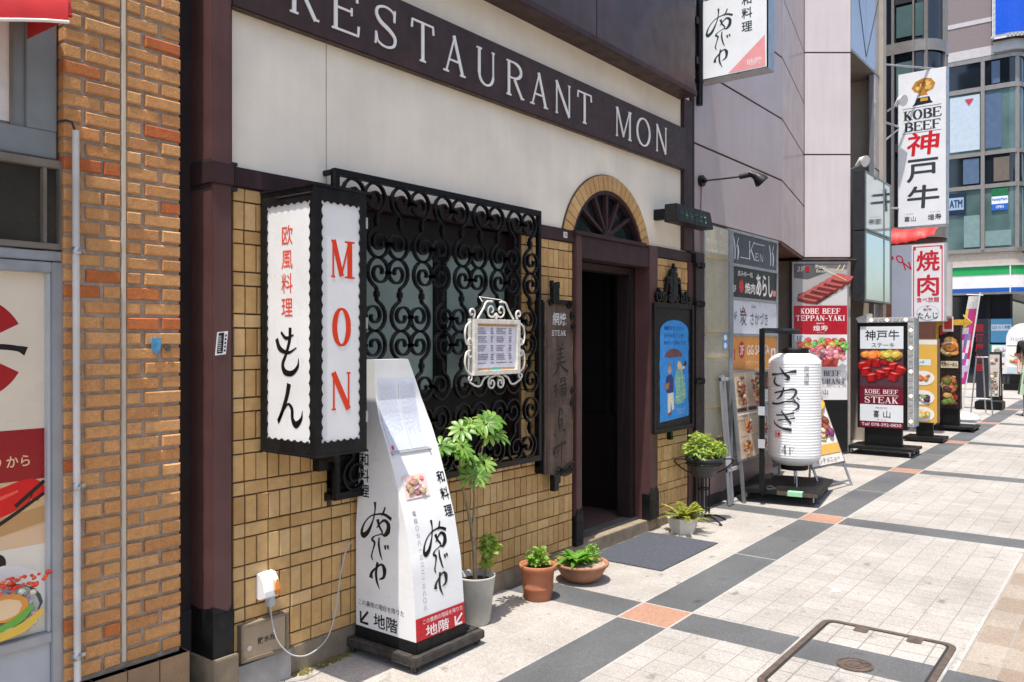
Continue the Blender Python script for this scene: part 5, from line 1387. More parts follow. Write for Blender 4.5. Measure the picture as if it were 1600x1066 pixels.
# directory of the floors
dr = thing('directory_sign', 'column of stacked shop name panels on the wall next to the glossy louvre panel', 'sign', (8.07, -.05, .40))
DX0, DX1 = 7.462, 8.655
fr = MB()
for z in (.40, .885, 1.215, 1.575, 1.925, 2.245, 2.565): fr.box(DX0, DX1, -.062, -.0, z - .014, z + .014)
fr.box(DX0 - .006, DX0 + .016, -.064, 0, .386, 2.58).box(DX1 - .016, DX1 + .006, -.064, 0, .386, 2.58)
part(fr, 'frame', 'alu', dr, .003)
pl = street(0, 0, -.052); a, c = DX0 + .012, DX1 - .012
def panel(z0, z1, bg, draw):
    mb = MB(); mb.col = C(*bg); mb.rect(pl, a, c, z0, z1, .0); draw(mb); part(mb, 'name_panel', 'print', dr)
def d1(mb):
    mb.col = C(205, 210, 218)
    serif(mb, pl, 'K', [(7.86, 8.05)], 2.325, 2.505, tk=.10, tn=.05, n=.001); serow(mb, pl, 'EN', 8.04, 8.26, 2.325, 2.40, tk=.12, tn=.08, n=.001, gap=.3)
    mb.rect(pl, 7.66, 7.88, 2.325, 2.332, .001); mb.rect(pl, 8.02, 8.30, 2.49, 2.497, .001)
    for u in (7.50, 8.43):
        mb.ribbon(pl, [(u, 2.51), (u + .035, 2.40), (u + .03, 2.30)], [.022, .02, .018], .001); mb.ribbon(pl, [(u + .12, 2.51), (u + .07, 2.42)], [.014, .01], .001)
        mb.ribbon(pl, [(u + .10, 2.44), (u + .115, 2.38), (u + .10, 2.30)], [.022, .03, .018], .001)
panel(2.259, 2.551, (62, 64, 72), d1)
def d2(mb):
    mb.col = C(225, 222, 215); mb.font(pl, '志みゆー処', 7.60, 7.98, 2.145, 2.20, .012, .001)
    mb.col = C(190, 28, 30); mb.ell(pl, 7.69, 2.05, .055, .065, .001)
    mb.col = C(235, 232, 225); mb.font(pl, '焼肉', 7.78, 8.04, 1.985, 2.09, .025, .001); mb.font(pl, 'あらし', 8.08, 8.52, 1.975, 2.19, .035, .001, -.05); mb.font(pl, '2F', 7.49, 7.56, 1.99, 2.05, .01, .001)
    mb.col = C(220, 130, 110); mb.rect(pl, 8.53, 8.62, 1.985, 2.045, .001)
panel(1.939, 2.231, (26, 26, 27), d2)
def d3(mb):
    mb.col = C(70, 72, 82); mb.font(pl, '4F', 7.51, 7.58, 1.72, 1.80, .0, .001); mb.font(pl, 'さかづき', 7.92, 8.39, 1.68, 1.80, .006, .001, -.05); mb.font(pl, '居酒屋', 7.94, 8.06, 1.845, 1.87, .0, .001)
    mb.font(pl, '炭', 7.67, 7.82, 1.665, 1.84, .01, .001, -.15); mb.col = C(190, 60, 70); mb.ribbon(pl, [(7.72, 1.86), (7.78, 1.80), (7.83, 1.75)], [.01, .02, .01], .002)
panel(1.589, 1.911, (214, 218, 226), d3)
def d4(mb):
    mb.col = C(200, 30, 30); mb.ell(pl, 7.70, 1.43, .075, .085, .001); mb.rect(pl, 7.48, 7.54, 1.335, 1.44, .001)
    mb.col = C(240, 235, 230); mb.font(pl, '3F', 7.655, 7.75, 1.385, 1.475, .03, .002); mb.font(pl, 'GG SANTA', 7.83, 8.42, 1.38, 1.475, .03, .002); mb.font(pl, 'ハヴァ ナイスデイ', 7.80, 8.32, 1.27, 1.33, .0, .002)
    mb.rect(pl, 8.47, 8.60, 1.35, 1.44, .002); mb.col = C(200, 30, 40); mb.ell(pl, 8.535, 1.395, .022, .028, .003)
panel(1.229, 1.561, (224, 150, 62), d4)
def d5(mb):
    mb.col = C(150, 60, 50); mb.ell(pl, 8.42, 1.10, .09, .06, .001, jit=.2); mb.col = C(214, 216, 220); mb.rect(pl, 8.2, 8.62, .90, 1.02, .001)
panel(.899, 1.201, (40, 38, 42), d5)
def d6(mb):
    mb.col = C(40, 44, 52); mb.font(pl, '山喜', 8.2, 8.6, .55, .80, .02, .001)
panel(.414, .871, (206, 212, 222), d6)

# leaning menu boards
def leanboard(name, label, x0, x1, y0, y1, z0, z1, group=None):
    t = thing(name, label, 'menu board', ((x0 + x1) / 2, y0, gz(x0)), 0, group)
    p = PL((x0, y0, z0), (1, 0, 0), (0, y1 - y0, z1 - z0)); W_, H_ = x1 - x0, math.hypot(y1 - y0, z1 - z0)
    return t, p, W_, H_
t, p, W_, H_ = leanboard('menu_board', 'silver framed board of meat dish photos leaning below the stacked shop name panels', 7.32, 7.87, -.195, -.115, .40, 1.245)
part(MB().poly(p, [[(0, 0), (W_, 0), (W_, H_), (0, H_)], [(.022, .022), (.022, H_ - .022), (W_ - .022, H_ - .022), (W_ - .022, .022)]], .004, .03).poly(p, [(.01, .01), (W_ - .01, .01), (W_ - .01, H_ - .01), (.01, H_ - .01)], -.006, .02), 'frame', 'steel', t, .003)
mb = MB(); mb.col = C(214, 196, 170); mb.rect(p, .02, W_ - .02, .02, H_ - .02, -.003)
PALM = [C(176, 100, 80), C(150, 78, 62), C(205, 140, 110), C(226, 190, 150), C(120, 62, 48), C(196, 120, 96), C(210, 160, 90)]
for c_ in range(2):
    u0 = .03 + c_ * (W_ - .06) / 2
    food(mb, p, u0 + .01, u0 + (W_ - .06) / 2 - .01, .50, .80, PALM, 46, .1, .22, .6)
    mb.col = C(70, 50, 40); mb.rect(p, u0 + .012, u0 + (W_ - .06) / 2 - .012, .455, .49, 0)
    for r_ in range(2): food(mb, p, u0 + .01, u0 + (W_ - .06) / 2 - .01, .04 + r_ * .19, .20 + r_ * .19, PALM + [C(230, 160, 50), C(226, 120, 40)], 28, .12, .26, .6)
mb.col = C(235, 228, 215); mb.rect(p, W_ / 2 - .006, W_ / 2 + .006, .05, H_ - .03, .004); mb.rect(p, .02, W_ - .02, .425, .44, .004)
mb.col = C(90, 30, 25)
for r_ in range(2):
    for c_ in range(2): mb.font(p, random.choice(['焼肉盛合せ', '上ハラミ定食', '塩タン御膳']), .05 + c_ * .26, .22 + c_ * .26, .405 - r_ * .19, .42 - r_ * .19, 0, .006)
part(mb, 'menu_sheet', 'print', t)
for u in (.03, W_ - .05): part(MB().pbox(p, u, u + .022, -.42, .0, -.03, .0), 'leg', 'steel', t)
t, p, W_, H_ = leanboard('folding_easel', 'folded grey easel frame leaning behind the meat menu board', 7.13, 7.50, -.15, -.06, .02, 1.20)
for u in (.02, .09, .33):
    part(MB().pbox(p, u, u + .028, 0, H_ * (1 if u < .3 else .95), .0, .018), 'leg', 'alu', t)
part(MB().pbox(p, .02, .36, .30, .33, .0, .016).pbox(p, .02, .36, H_ - .05, H_ - .02, .0, .016).pbox(p, .0, .10, .36, .44, .018, .022), 'rail', 'grey_light', t)

# white paper lantern sign on its trolley
ln = thing('lantern_stand', 'big white ribbed lantern with brush lettering hung from a black frame on a wheeled board', 'lantern', (7.94, -.41, gz(7.94)), R(9))
inv = lambda x, y: ((Matrix.Rotation(R(-9), 3, 'Z')) @ Vector((x - 7.94, y + .41, 0)))
zg = 0.
dk = MB().box(-.47, .47, -.36, .36, .088, .125); db = part(dk, 'board', 'worn_black', ln, .004, local=True)
part(MB().box(-.475, -.4705, -.355, .0, .09, .124), 'worn_edge', 'rust', db, local=True)
part(MB().box(-.4755, -.471, -.22, -.09, .087, .1265).box(-.475, -.40, -.22, -.09, .1252, .127), 'green_tape', mat('green_tape', (.30, .62, .36), .5, var=.1), db, local=True)
for x in (-.40, .40):
    for y in (-.30, .30):
        w_ = part(caster(MB(), x, y, .012, .035, 1.2 * x), 'caster', 'rubber', db, local=True); part(fork(MB(), x, y, .012, .035, .088), 'fork', 'steel', w_, local=True)
q = inv(7.40, -.37); e = inv(7.95, -.48)
pq = MB().box(q.x - .022, q.x + .022, q.y - .022, q.y + .022, .125, 1.615)
pq.tube([(q.x, q.y, 1.595), (e.x + (e.x - q.x) * .12, e.y + (e.y - q.y) * .12, 1.595)], .028, 4, sm=False)
part(pq, 'pole', 'worn_black', ln, .003, local=True)
part(MB().tube([(q.x, q.y, .13), (q.x + .12, q.y + .05, .14), (q.x + .22, q.y - .04, .136), (q.x + .10, q.y - .10, .134), (q.x + .02, q.y - .05, .14), (q.x + .15, q.y + .01, .142)], .006, 6), 'cable', 'rubber', ln, local=True)
part(MB().box(q.x - .03, q.x - .023, q.y - .03, q.y + .03, .82, .90).box(q.x - .03, q.x - .023, q.y - .03, q.y + .03, .52, .60), 'clip', 'grey_light', ln, local=True)
LC = Vector((7.95, -.48, 0)); RL = .243
prof = []
for i in range(181):
    z = .335 + 1.065 * i / 180; t = (z - .335) / 1.065
    e_ = min(t, 1 - t) * 1.065
    r = RL * (1 - max(0, (.10 - e_) / .10) ** 2.3 * .42)
    prof.append((r + .0013 * math.cos(2 * math.pi * (z - .335) / .0269), z))
body = part(MB().lathe(LC, prof, 48), 'lantern_body', 'lantern_vinyl', ln)
part(MB().lathe(LC, [(0, 1.398), (.125, 1.395), (.130, 1.40), (.130, 1.445), (.122, 1.452), (0, 1.452)], 30), 'rim', 'worn_black', ln)
part(MB().lathe(LC, [(0, .285), (.118, .285), (.128, .292), (.128, .338), (0, .342)], 30), 'rim', 'worn_black', ln)
part(MB().tube([LC + Vector((0, 0, 1.45)), LC + Vector((0, 0, 1.58))], .008, 6).tube([LC + Vector((0, 0, .14)), LC + Vector((0, 0, .29))], .008, 6).tube([LC + Vector((-.10, -.05, .31)), LC + Vector((-.115, -.06, .20)), LC + Vector((-.14, -.07, .135))], .008, 6), 'hook', 'steel', ln)
f0 = math.atan2(-3.2 + .48, -7.95)
def cyl(u, v, n=0.):
    a = f0 + u / RL
    return LC + Vector(((RL + .003 + n) * math.cos(a), (RL + .003 + n) * math.sin(a), v))
mb = MB(); mb.col = C(42, 46, 54); brush(mb, cyl, SAKA, (272, 300, 398, 628), (-.232, .045, .68, 1.27), 1.0, .003)
mb.col = C(120, 122, 128); mb.vfont(cyl, '居酒屋', .108, .055, 1.285, .062, .0, .001)
mb.col = C(60, 64, 70); serif(mb, cyl, '4', [(-.118, -.068)], .455, .54, n=.001); serif(mb, cyl, 'F', [(-.05, -.006)], .455, .52, n=.001)
mb.col = C(225, 90, 90)
for q_2 in ([(-.19, .665), (-.135, .668)], [(-.19, .61), (-.135, .612)], [(-.19, .665), (-.19, .61)], [(-.135, .668), (-.135, .612)]): mb.ribbon(cyl, q_2, .006, .001, 0, False)
mb.col = C(205, 30, 30); mb.ell(cyl, -.150, .637, .011, .018, .001, 12); mb.font(cyl, '酒', -.184, -.166, .618, .655, .0, .001)
part(mb, 'lettering', 'print', body)

# white A-frame behind the lantern
af = thing('menu_easel', 'white A shaped menu easel standing close behind the big white lantern', 'menu board', (8.6, -.6, gz(8.6)))
p = PL((8.22, -.60, .16), (.985, -.17, 0), (0.06, .35, .92)); 
part(MB().pbox(p, 0, .70, .10, .98, -.018, 0), 'board', 'steel', af, .003)
mb = MB(); mb.col = C(222, 214, 205); mb.rect(p, .02, .68, .12, .96, .001); food(mb, p, .04, .66, .32, .92, PALM + [C(226, 170, 70), C(120, 60, 110)], 60, .08, .16); mb.col = C(226, 170, 84); mb.rect(p, .03, .67, .22, .32, .006)
mb.col = C(110, 115, 140); mb.font(p, 'ランチメニュー', .10, .60, .14, .19, .01, .007); part(mb, 'menu_sheet', 'print', af)
for u in (.03, .67):
    part(MB().tube([p(u, .12, -.01), p(u, -.16, -.01)], .012, 7), 'leg', 'steel', af)
    part(MB().tube([p(u, .92, -.03), p(u, -.05, -.48)], .012, 7), 'leg', 'steel', af)
part(MB().tube([p(.03, -.08, -.01), p(.67, -.08, -.01)], .010, 7), 'rail', 'steel', af)

# narrow hanging sign and things in the entrance
nh = MB(); pl = cross(.32, 0, 9.4); nh.col = C(226, 226, 224); nh.rect(pl, 0, .052, 1.50, 2.30); nh.col = C(40, 44, 60); nh.vfont(pl, 'テナント', .026, .04, 2.16, .09, .01, .001); nh.col = C(190, 50, 50); nh.vfont(pl, '募集', .026, .04, 1.80, .09, .01, .001); nh.pbox(pl, -.004, .056, 1.49, 2.31, -.02, -.001)
tag(part(nh, 'strip_sign', 'print'), 'narrow white vertical strip sign hanging in the dark entrance', 'sign')
yb = MB(); pl = cross(.42, 0, 9.9); yb.col = C(214, 180, 30); yb.poly(pl, [(.0, 1.0), (.34, 1.0), (.34, 1.46)], 0, .02); yb.col = C(30, 30, 34); yb.pbox(pl, .0, .36, .1, 1.0, -.04, -.01)
tag(part(yb, 'warning_board', 'print'), 'yellow and black board standing inside the dark entrance', 'board')

# steak poster column on the pier
tp_ = thing('poster_column', 'tall red and white KOBE BEEF TEPPAN-YAKI poster panel on the pier', 'sign', (10.9, .18, gz(10.9)))
p = PL((10.685, .468, 0), (.61, -.79, 0)); W_ = .69
part(MB().pbox(p, -.02, W_ + .02, .74, 2.54, -.05, 0).pbox(p, -.02, W_ + .02, .08, .74, -.05, -.004), 'casing', 'alu', tp_, .003)
part(MB().pbox(p, -.02, W_ + .01, .08, .75, -.004, .004), 'kick_panel', 'black_metal', tp_)
mb = MB()
mb.col = C(176, 172, 170); mb.rect(p, 0, W_, 1.97, 2.516, .001)
mb.col = C(96, 92, 94); mb.poly(p, [(0, 2.516), (.30, 2.516), (.42, 2.40), (.18, 2.31), (0, 2.33)], .002)
mb.col = C(120, 112, 108); mb.poly(p, [(0, 2.516), (W_, 2.516), (W_, 2.44), (.3, 2.47)], .0015)
mb.col = C(206, 204, 204); mb.poly(p, [(.35, 2.0), (W_, 2.2), (W_, 1.975), (.36, 1.975)], .002)
mb.col = C(70, 36, 34); mb.poly(p, [(.04, 2.06), (.30, 1.985), (.52, 2.13), (.68, 2.28), (.60, 2.30), (.06, 2.12)], .003)
for i in range(6):
    u, v = .04 + i * .085, 2.075 + i * .050; jt = lambda q=.008: random.uniform(-q, q)
    mb.col = C(112 + random.randint(-8, 8), 44, 40); mb.poly(p, [(u + jt(), v - .045), (u + .13, v - .072), (u + .25 + jt(), v - .085), (u + .29, v - .03), (u + .05, v + .03)], .004 + i * .0006)
    mb.col = C(190 + random.randint(-12, 8), 98, 94); mb.poly(p, [(u + jt(), v + jt()), (u + .12, v - .03 + jt()), (u + .235, v - .055 + jt()), (u + .275, v - .02), (u + .30 + jt(), v + .022), (u + .2, v + .045 + jt()), (u + .10, v + .065), (u + .04, v + .04)], .0042 + i * .0006)
    for j in range(9):
        a_, c_ = u + random.uniform(.04, .26), v + random.uniform(-.02, .035)
        mb.col = random.choice([C(222, 150, 140), C(168, 74, 72), C(214, 130, 122), C(232, 180, 168)])
        mb.ribbon(p, [(a_, c_), (a_ + random.uniform(.015, .035), c_ + random.uniform(-.012, .008))], [.003, random.uniform(.004, .010), .003], .0044 + i * .0006)
mb.col = C(236, 222, 170); mb.ribbon(p, [(.55, 2.42), (.60, 2.50)], .012, .004, 0, False); mb.ribbon(p, [(.62, 2.42), (.66, 2.50)], .012, .004, 0, False); mb.ribbon(p, [(.28, 2.50), (.68, 2.30)], .008, .009, 0, False)
mb.col = C(235, 230, 228); serow(mb, p, '2F', .04, .14, 2.415, 2.475, tk=.16, tn=.08, n=.006); mb.col = C(170, 20, 36); mb.rect(p, .15, .20, 2.41, 2.475, .006)
mb.col = C(210, 210, 205); mb.font(p, 'Kobe', .28, .42, 2.45, 2.50, 0, .007); mb.font(p, 'Beef', .29, .41, 2.40, 2.44, 0, .007)
mb.col = C(178, 18, 40); mb.rect(p, 0, W_, 1.597, 1.97, .002)
mb.col = C(244, 232, 232); serow(mb, p, 'KOBE BEEF', .09, .60, 1.865, 1.935, tk=.20, tn=.09, n=.004); serow(mb, p, 'TEPPAN-YAKI', .03, .66, 1.775, 1.845, tk=.20, tn=.09, n=.004)
mb.font(p, '煌寿', .25, .44, 1.645, 1.715, .02, .004); mb.font(p, '神戸牛', .29, .40, 1.728, 1.75, .01, .004); mb.font(p, 'コウジュ', .30, .40, 1.615, 1.628, .0, .004)
mb.col = C(232, 230, 230); mb.rect(p, 0, W_, .752, 1.597, .002)
food(mb, p, .02, W_ - .02, 1.36, 1.58, [C(226, 160, 70), C(214, 90, 80), C(120, 190, 90), C(226, 190, 80), C(232, 140, 60), C(206, 60, 60)], 46, .12, .25)
food(mb, p, .14, W_ - .03, 1.26, 1.48, [C(226, 130, 140), C(214, 100, 112), C(236, 180, 180), C(232, 150, 155)], 80, .10, .24)
food(mb, p, .56, W_ - .01, 1.38, 1.52, [C(120, 190, 90), C(90, 170, 70), C(150, 210, 110)], 20, .15, .3)
mb.col = C(196, 70, 70); mb.poly(p, [(.36, 1.18), (.56, 1.18), (.58, 1.29), (.44, 1.36), (.37, 1.30)], .012); mb.col = C(232, 230, 232); mb.poly(p, [(.02, 1.24), (.38, 1.22), (.68, 1.30), (.68, 1.20), (.02, 1.12)], .011)
mb.col = C(70, 74, 84); serow(mb, p, 'KOBE BEEF', .12, .60, 1.06, 1.13, tk=.18, tn=.07, n=.012); serow(mb, p, 'RESTAURANT', .06, .66, .955, 1.025, tk=.18, tn=.07, n=.012); mb.font(p, '喜山', .28, .44, .82, .89, .02, .012)
mb.col = C(220, 224, 230); mb.rect(p, .0, .14, 1.50, 1.60, .012); mb.col = C(40, 60, 90); serow(mb, p, '1F', .03, .11, 1.52, 1.58, tk=.18, tn=.09, n=.013)
part(mb, 'poster', 'print', tp_)
part(MB().box(11.27, 11.30, -.06, .0, .7, 2.55), 'side_strip', 'gold_trim', tp_)

# glazed showcase boxes projecting above
sb = thing('showcase_box', 'dark sided glass fronted sign box of two units projecting from the pier', 'sign', (11.85, -.2, 2.03))
part(MB().box(11.2, 12.5, -.272, -.125, 2.95, 3.71).box(11.2, 12.5, -.272, -.125, 2.03, 2.94), 'case', mat('case_dark', (.025, .027, .032), .4), sb, .004)
for z0, z1 in ((2.95, 3.71), (2.03, 2.94)):
    pn = part(MB().box(11.225, 12.475, -.279, -.273, z0 + .025, z1 - .025), 'pane', 'mirror', sb)
    part(MB().box(11.2, 12.5, -.286, -.272, z1 - .025, z1).box(11.2, 12.5, -.286, -.272, z0, z0 + .025).box(11.2, 11.225, -.286, -.272, z0 + .025, z1 - .025).box(12.475, 12.5, -.286, -.272, z0 + .025, z1 - .025).box(12.12, 12.15, -.286, -.279, z0 + .025, z1 - .025), 'pane_frame', mat('green_alu', (.20, .26, .25), .35, .4), pn)
def spot(x, y, z, label, s=1.):
    t = thing('spotlight', label, 'lamp', (x, y, z))
    part(MB().tube([(x, y + .02, z), (x - .02 * s, y - .05, z + .06 * s), (x - .05 * s, y - .11, z + .04 * s)], [.02, .05 * s, .075 * s], 12), 'head', 'white_plastic', t)
    part(MB().tube([(x, y + .02, z), (x, y + .13, z - .06)], .014, 6), 'arm', 'steel', t)
spot(11.30, -.16, 3.80, 'white spotlight perched on top of the dark showcase box')
spot(13.1, -.22, 4.98, 'white spotlight on a rod left of the tall KOBE BEEF sign', 1.1)

# tall white projecting sign
ks = thing('projecting_sign', 'tall white vertical projecting sign with gold trophy, KOBE BEEF and large brush characters', 'sign', (13.38, -.52, 3.2))
part(MB().box(13.305, 13.46, -.842, -.2, 3.21, 5.49), 'box', 'white_plastic', ks, .004)
part(MB().box(13.298, 13.466, -.85, -.842, 3.20, 5.50).box(13.298, 13.466, -.2, -.192, 3.20, 5.50).box(13.298, 13.466, -.85, -.192, 3.19, 3.21), 'edge_trim', 'steel', ks)
p = cross(-.2, 0, 13.305); mb = MB(); mb.col = C(232, 234, 238); mb.rect(p, .0, .64, 3.215, 5.485, .001)
mb.col = C(30, 32, 36); mb.poly(p, [(.19, 4.985), (.47, 5.0), (.44, 5.035), (.42, 5.10), (.25, 5.095), (.23, 5.03)], .002)
mb.col = C(206, 160, 60); mb.rect(p, .30, .40, 5.04, 5.085, .003)
mb.col = C(190, 132, 50); mb.poly(p, [(.26, 5.12), (.40, 5.125), (.38, 5.16), (.47, 5.20), (.50, 5.28), (.44, 5.36), (.34, 5.38), (.23, 5.34), (.18, 5.25), (.22, 5.19), (.29, 5.16)], .002)
for k in range(16):
    mb.col = random.choice([C(226, 180, 90), C(160, 104, 36), C(240, 206, 120)]); a_ = random.uniform(0, 6.28); r_ = random.uniform(0, .10)
    mb.ell(p, .34 + 1.2 * r_ * math.cos(a_), 5.265 + .8 * r_ * math.sin(a_), .035, .022, .003, 7, random.uniform(0, 3), .3)
mb.col = C(52, 54, 62); mb.rect(p, .06, .58, 4.955, 4.962, .002); mb.rect(p, .06, .58, 4.585, 4.592, .002)
serow(mb, p, 'KOBE', .075, .575, 4.785, 4.925, tk=.24, tn=.09, n=.002, gap=.1); serow(mb, p, 'BEEF', .085, .565, 4.615, 4.75, tk=.24, tn=.09, n=.002, gap=.1)
mb.col = C(206, 28, 40); mb.font(p, '神', .11, .53, 4.25, 4.59, .03, .002, .08)
mb.col = C(58, 62, 68); mb.font(p, '戸', .12, .53, 3.86, 4.19, .03, .002); mb.font(p, '牛', .12, .54, 3.47, 3.80, .03, .002, .05)
mb.font(p, '喜山', .08, .24, 3.28, 3.36, .01, .002); mb.font(p, '煌寿', .40, .58, 3.28, 3.37, .01, .002); mb.font(p, 'きざん', .11, .21, 3.385, 3.405, 0, .002); mb.font(p, 'こうじゅ', .43, .56, 3.39, 3.41, 0, .002)
part(mb, 'face', 'print', ks)
part(MB().tube([(12.8, -.05, 5.55), (13.38, -.70, 5.50)], .014, 6).tube([(12.8, -.1, 4.7), (13.35, -.2, 4.72)], .018, 6).tube([(12.8, -.1, 4.4), (13.35, -.2, 4.70)], .014, 6).tube([(12.8, -.1, 3.45), (13.35, -.2, 3.5)], .018, 6), 'bracket', 'steel', ks)
ra = thing('red_awning', 'red scalloped awning under the tall KOBE BEEF sign', 'awning', (15.2, -.05, 3.08))
mb = MB(); n_ = 20; v = []
for i in range(n_ + 1):
    y = .34 - .72 * i / n_
    v += [(15.35, y, 3.46 - .02 * abs(math.sin(i * .5))), (14.98, y, 3.30 + .02 * math.sin(i * .7)), (14.96, y, 3.13 + .12 * (i / n_) ** 2 + .02 * abs(math.sin(i * 1.57 / 2)))]
mb.add(v, [(3 * i + j, 3 * i + 3 + j, 3 * i + 4 + j, 3 * i + 1 + j) for i in range(n_) for j in range(2)], True)
part(mb, 'fabric', 'red_cloth', ra)
ys = thing('projecting_sign', 'red bordered white projecting sign reading all you can eat grilled meat, with a blue grey side panel', 'sign', (14.58, -.22, 1.8))
ys['label'] = 'red bordered white sign with red grilled meat characters below the tall KOBE BEEF sign'
part(MB().box(14.51, 14.66, -.632, .175, 1.82, 3.07), 'box', 'grey_light', ys, .004)
p = cross(0, 0, 14.508); mb = MB(); mb.col = C(165, 172, 190); mb.rect(p, -.17, .125, 1.83, 3.06)
mb.col = C(190, 30, 50)
for k, ch in enumerate('BON'): 
    a_ = R(115 - 35 * k); mb.font(p, ch, -.20 + .26 * math.cos(a_ - .3) , -.10 + .26 * math.cos(a_ - .3), 2.62 + .22 * math.sin(a_ - .6), 2.75 + .22 * math.sin(a_ - .6), .03, .001, -.3)
mb.col = C(235, 236, 240); mb.rect(p, .128, .60, 1.825, 3.055, .001); mb.col = C(206, 44, 62)
for u0, u1, z0, z1 in ((.15, .165, 1.83, 3.03), (.565, .58, 1.83, 3.03), (.15, .58, 3.015, 3.03), (.15, .19, 2.97, 3.02), (.54, .58, 2.97, 3.02)): mb.rect(p, u0, u1, z0, z1, .002)
mb.font(p, '焼', .205, .53, 2.635, 2.955, .035, .003); mb.font(p, '肉', .22, .52, 2.235, 2.565, .035, .003); mb.font(p, '食べ放題', .20, .53, 2.13, 2.21, .02, .003)
mb.col = C(200, 204, 212); mb.ell(p, .365, 1.96, .17, .125, .003, 12); mb.col = C(235, 236, 240); mb.ell(p, .365, 1.96, .155, .112, .004, 12); mb.col = C(196, 60, 60); mb.poly(p, [(.34, 2.07), (.365, 2.04), (.39, 2.07)], .005)
mb.col = C(40, 50, 70); mb.font(p, '和牛', .30, .43, 1.985, 2.035, .02, .005); mb.font(p, 'たんじ', .22, .51, 1.87, 1.965, .03, .005)
part(mb, 'face', 'print', ys)
part(MB().box(14.55, 14.62, -.70, -.632, 1.9, 2.75), 'side_panel', 'band_light', ys)
rb = MB().box(14.75, 14.95, -.06, .22, .1, 2.28); tag(part(rb, 'brick_pillar', mat('red_tile', (.30, .09, .06), .7, var=.25, vs=30, grit=.2)), 'red brick pillar behind the LED framed steak sign', 'pillar')

tag(part(MB().tube([(10.72, .42, 2.562), (11.13, -.11, 2.562), (11.26, -.20, 2.56), (11.4, -.2, 2.48)], .016, 8), 'conduit', 'rubber'), 'black conduit running under the bottom edge of the pale folded pier', 'conduit')
# ================================================================ standing signs along the wall
st_ = thing('light_up_sign', 'black wheeled sign stand with KOBE BEEF STEAK poster and a bulb studded arrow border', 'sign stand', (11.36, -.46, gz(11.3)))
p = cross(0, 0, 11.3)
part(MB().pbox(p, .155, .762, .385, 1.747, -.12, .0), 'cabinet', 'black_metal', st_, .005)
part(MB().pbox(p, .24, .69, .155, .385, -.10, -.02), 'neck', 'black_metal', st_, .005)
bs = part(MB().pbox(p, .07, .86, .125, .16, -.36, .16), 'trolley', 'worn_black', st_, .004)
for u in (.12, .81):
    for n_ in (.11, -.31):
        q = p(u, 0, n_); w_ = part(caster(MB(), q.x, q.y, gz(q.x), .03, u * 3), 'caster', 'rubber', bs); part(fork(MB(), q.x, q.y, gz(q.x), .03, .125), 'fork', 'steel', w_)
ar = MB().poly(p, [(.762, .43), (.836, .43), (.836, 1.815), (.31, 1.815), (.31, 1.87), (.13, 1.815), (.165, 1.75), (.762, 1.75)], .005, .13)
ab = part(ar, 'arrow_border', 'led_strip', st_, .003)
part(MB().pbox(p, .837, .868, .44, 1.80, -.12, -.0), 'side_cover', 'grey_paint', st_)
mb = MB()
for k in range(16):
    mb.pbox(p, .772, .826, .455 + k * .08, .515 + k * .08, .005, .010)
for k in range(6): mb.pbox(p, .34 + k * .085, .405 + k * .085, 1.763, 1.803, .005, .010)
part(mb, 'lamp_plates', mat('led_plate', (.38, .38, .37), .4, var=.3, vs=50), ab)
for z in (.47, .79, 1.10, 1.40, 1.62):
    mb = MB()
    for du, dz in ((0, .012), (0, -.012), (.012, 0), (-.012, 0)): mb.ell(p, .80 + du, z + dz + .03, .011, .011, .012, 8, th=.004)
    part(mb, 'bulb_cluster', 'led_lit', ab)
for u in (.33, .52, .74):
    mb = MB()
    for du, dz in ((0, .011), (0, -.011), (.013, 0), (-.013, 0)): mb.ell(p, u + du, 1.783 + dz, .010, .010, .012, 8, th=.004)
    part(mb, 'bulb_cluster', 'led_lit', ab)
mb = MB(); a, c = .19, .712
mb.col = C(226, 230, 234); mb.rect(p, a, c, 1.414, 1.70, .001)
mb.col = C(40, 44, 52); mb.font(p, '神戸牛', .25, .665, 1.52, 1.655, .012, .002); mb.font(p, 'ステーキ', .33, .605, 1.43, 1.49, .006, .002)
mb.col = C(84, 54, 62); mb.rect(p, a, c, .925, 1.414, .001)
food(mb, p, a, c, 1.27, 1.414, [C(226, 160, 60), C(230, 190, 90), C(90, 170, 70), C(120, 190, 90), C(236, 140, 60)], 26, .3, .55)
def chunk(u, v, s, r):
    cr, sr = math.cos(r), math.sin(r)
    g = lambda x, y: (u + s * (x * cr - y * sr), v + s * (x * sr + y * cr))
    jt = lambda: random.uniform(-.12, .12)
    for pts, cc in (([(-1, -.95), (.35, -1.1), (1.0, -.55), (1.05, .35), (.3, .85), (-.8, .8), (-1.1, .2)], (104, 12, 18)), ([(-.95, -.85), (.3, -1.0), (.35, .15), (-.9, .3)], (168, 22, 26)), ([(.38, -.95), (.95, -.5), (.98, .3), (.42, .15)], (124, 14, 20)), ([(-.9, .32), (.38, .18), (.95, .4), (.25, .8), (-.65, .75)], (214, 52, 48))):
        mb.col = C(*cc); mb.poly(p, [g(x + jt(), y + jt()) for x, y in pts], .004); mb.k += 2
    mb.col = C(238, 150, 140); mb.ribbon(p, [g(-.6, .5), g(0, .48), g(.5, .5)], [s * .05, s * .16, s * .05], .0042)
    mb.col = C(206, 50, 50); mb.ribbon(p, [g(-.7, -.3), g(-.1, -.35)], [s * .06, s * .22, s * .06], .0042)
for u, v, r in ((.235, 1.20, .3), (.31, 1.25, -.2), (.40, 1.245, .1), (.50, 1.275, -.1), (.60, 1.19, .25), (.68, 1.15, -.3), (.52, 1.13, .1), (.43, 1.09, -.2), (.27, 1.13, .2), (.34, 1.05, .15), (.60, 1.07, -.15)): chunk(u, v, .066, r)
mb.col = C(110, 20, 40); mb.rect(p, a, c, .695, .925, .006)
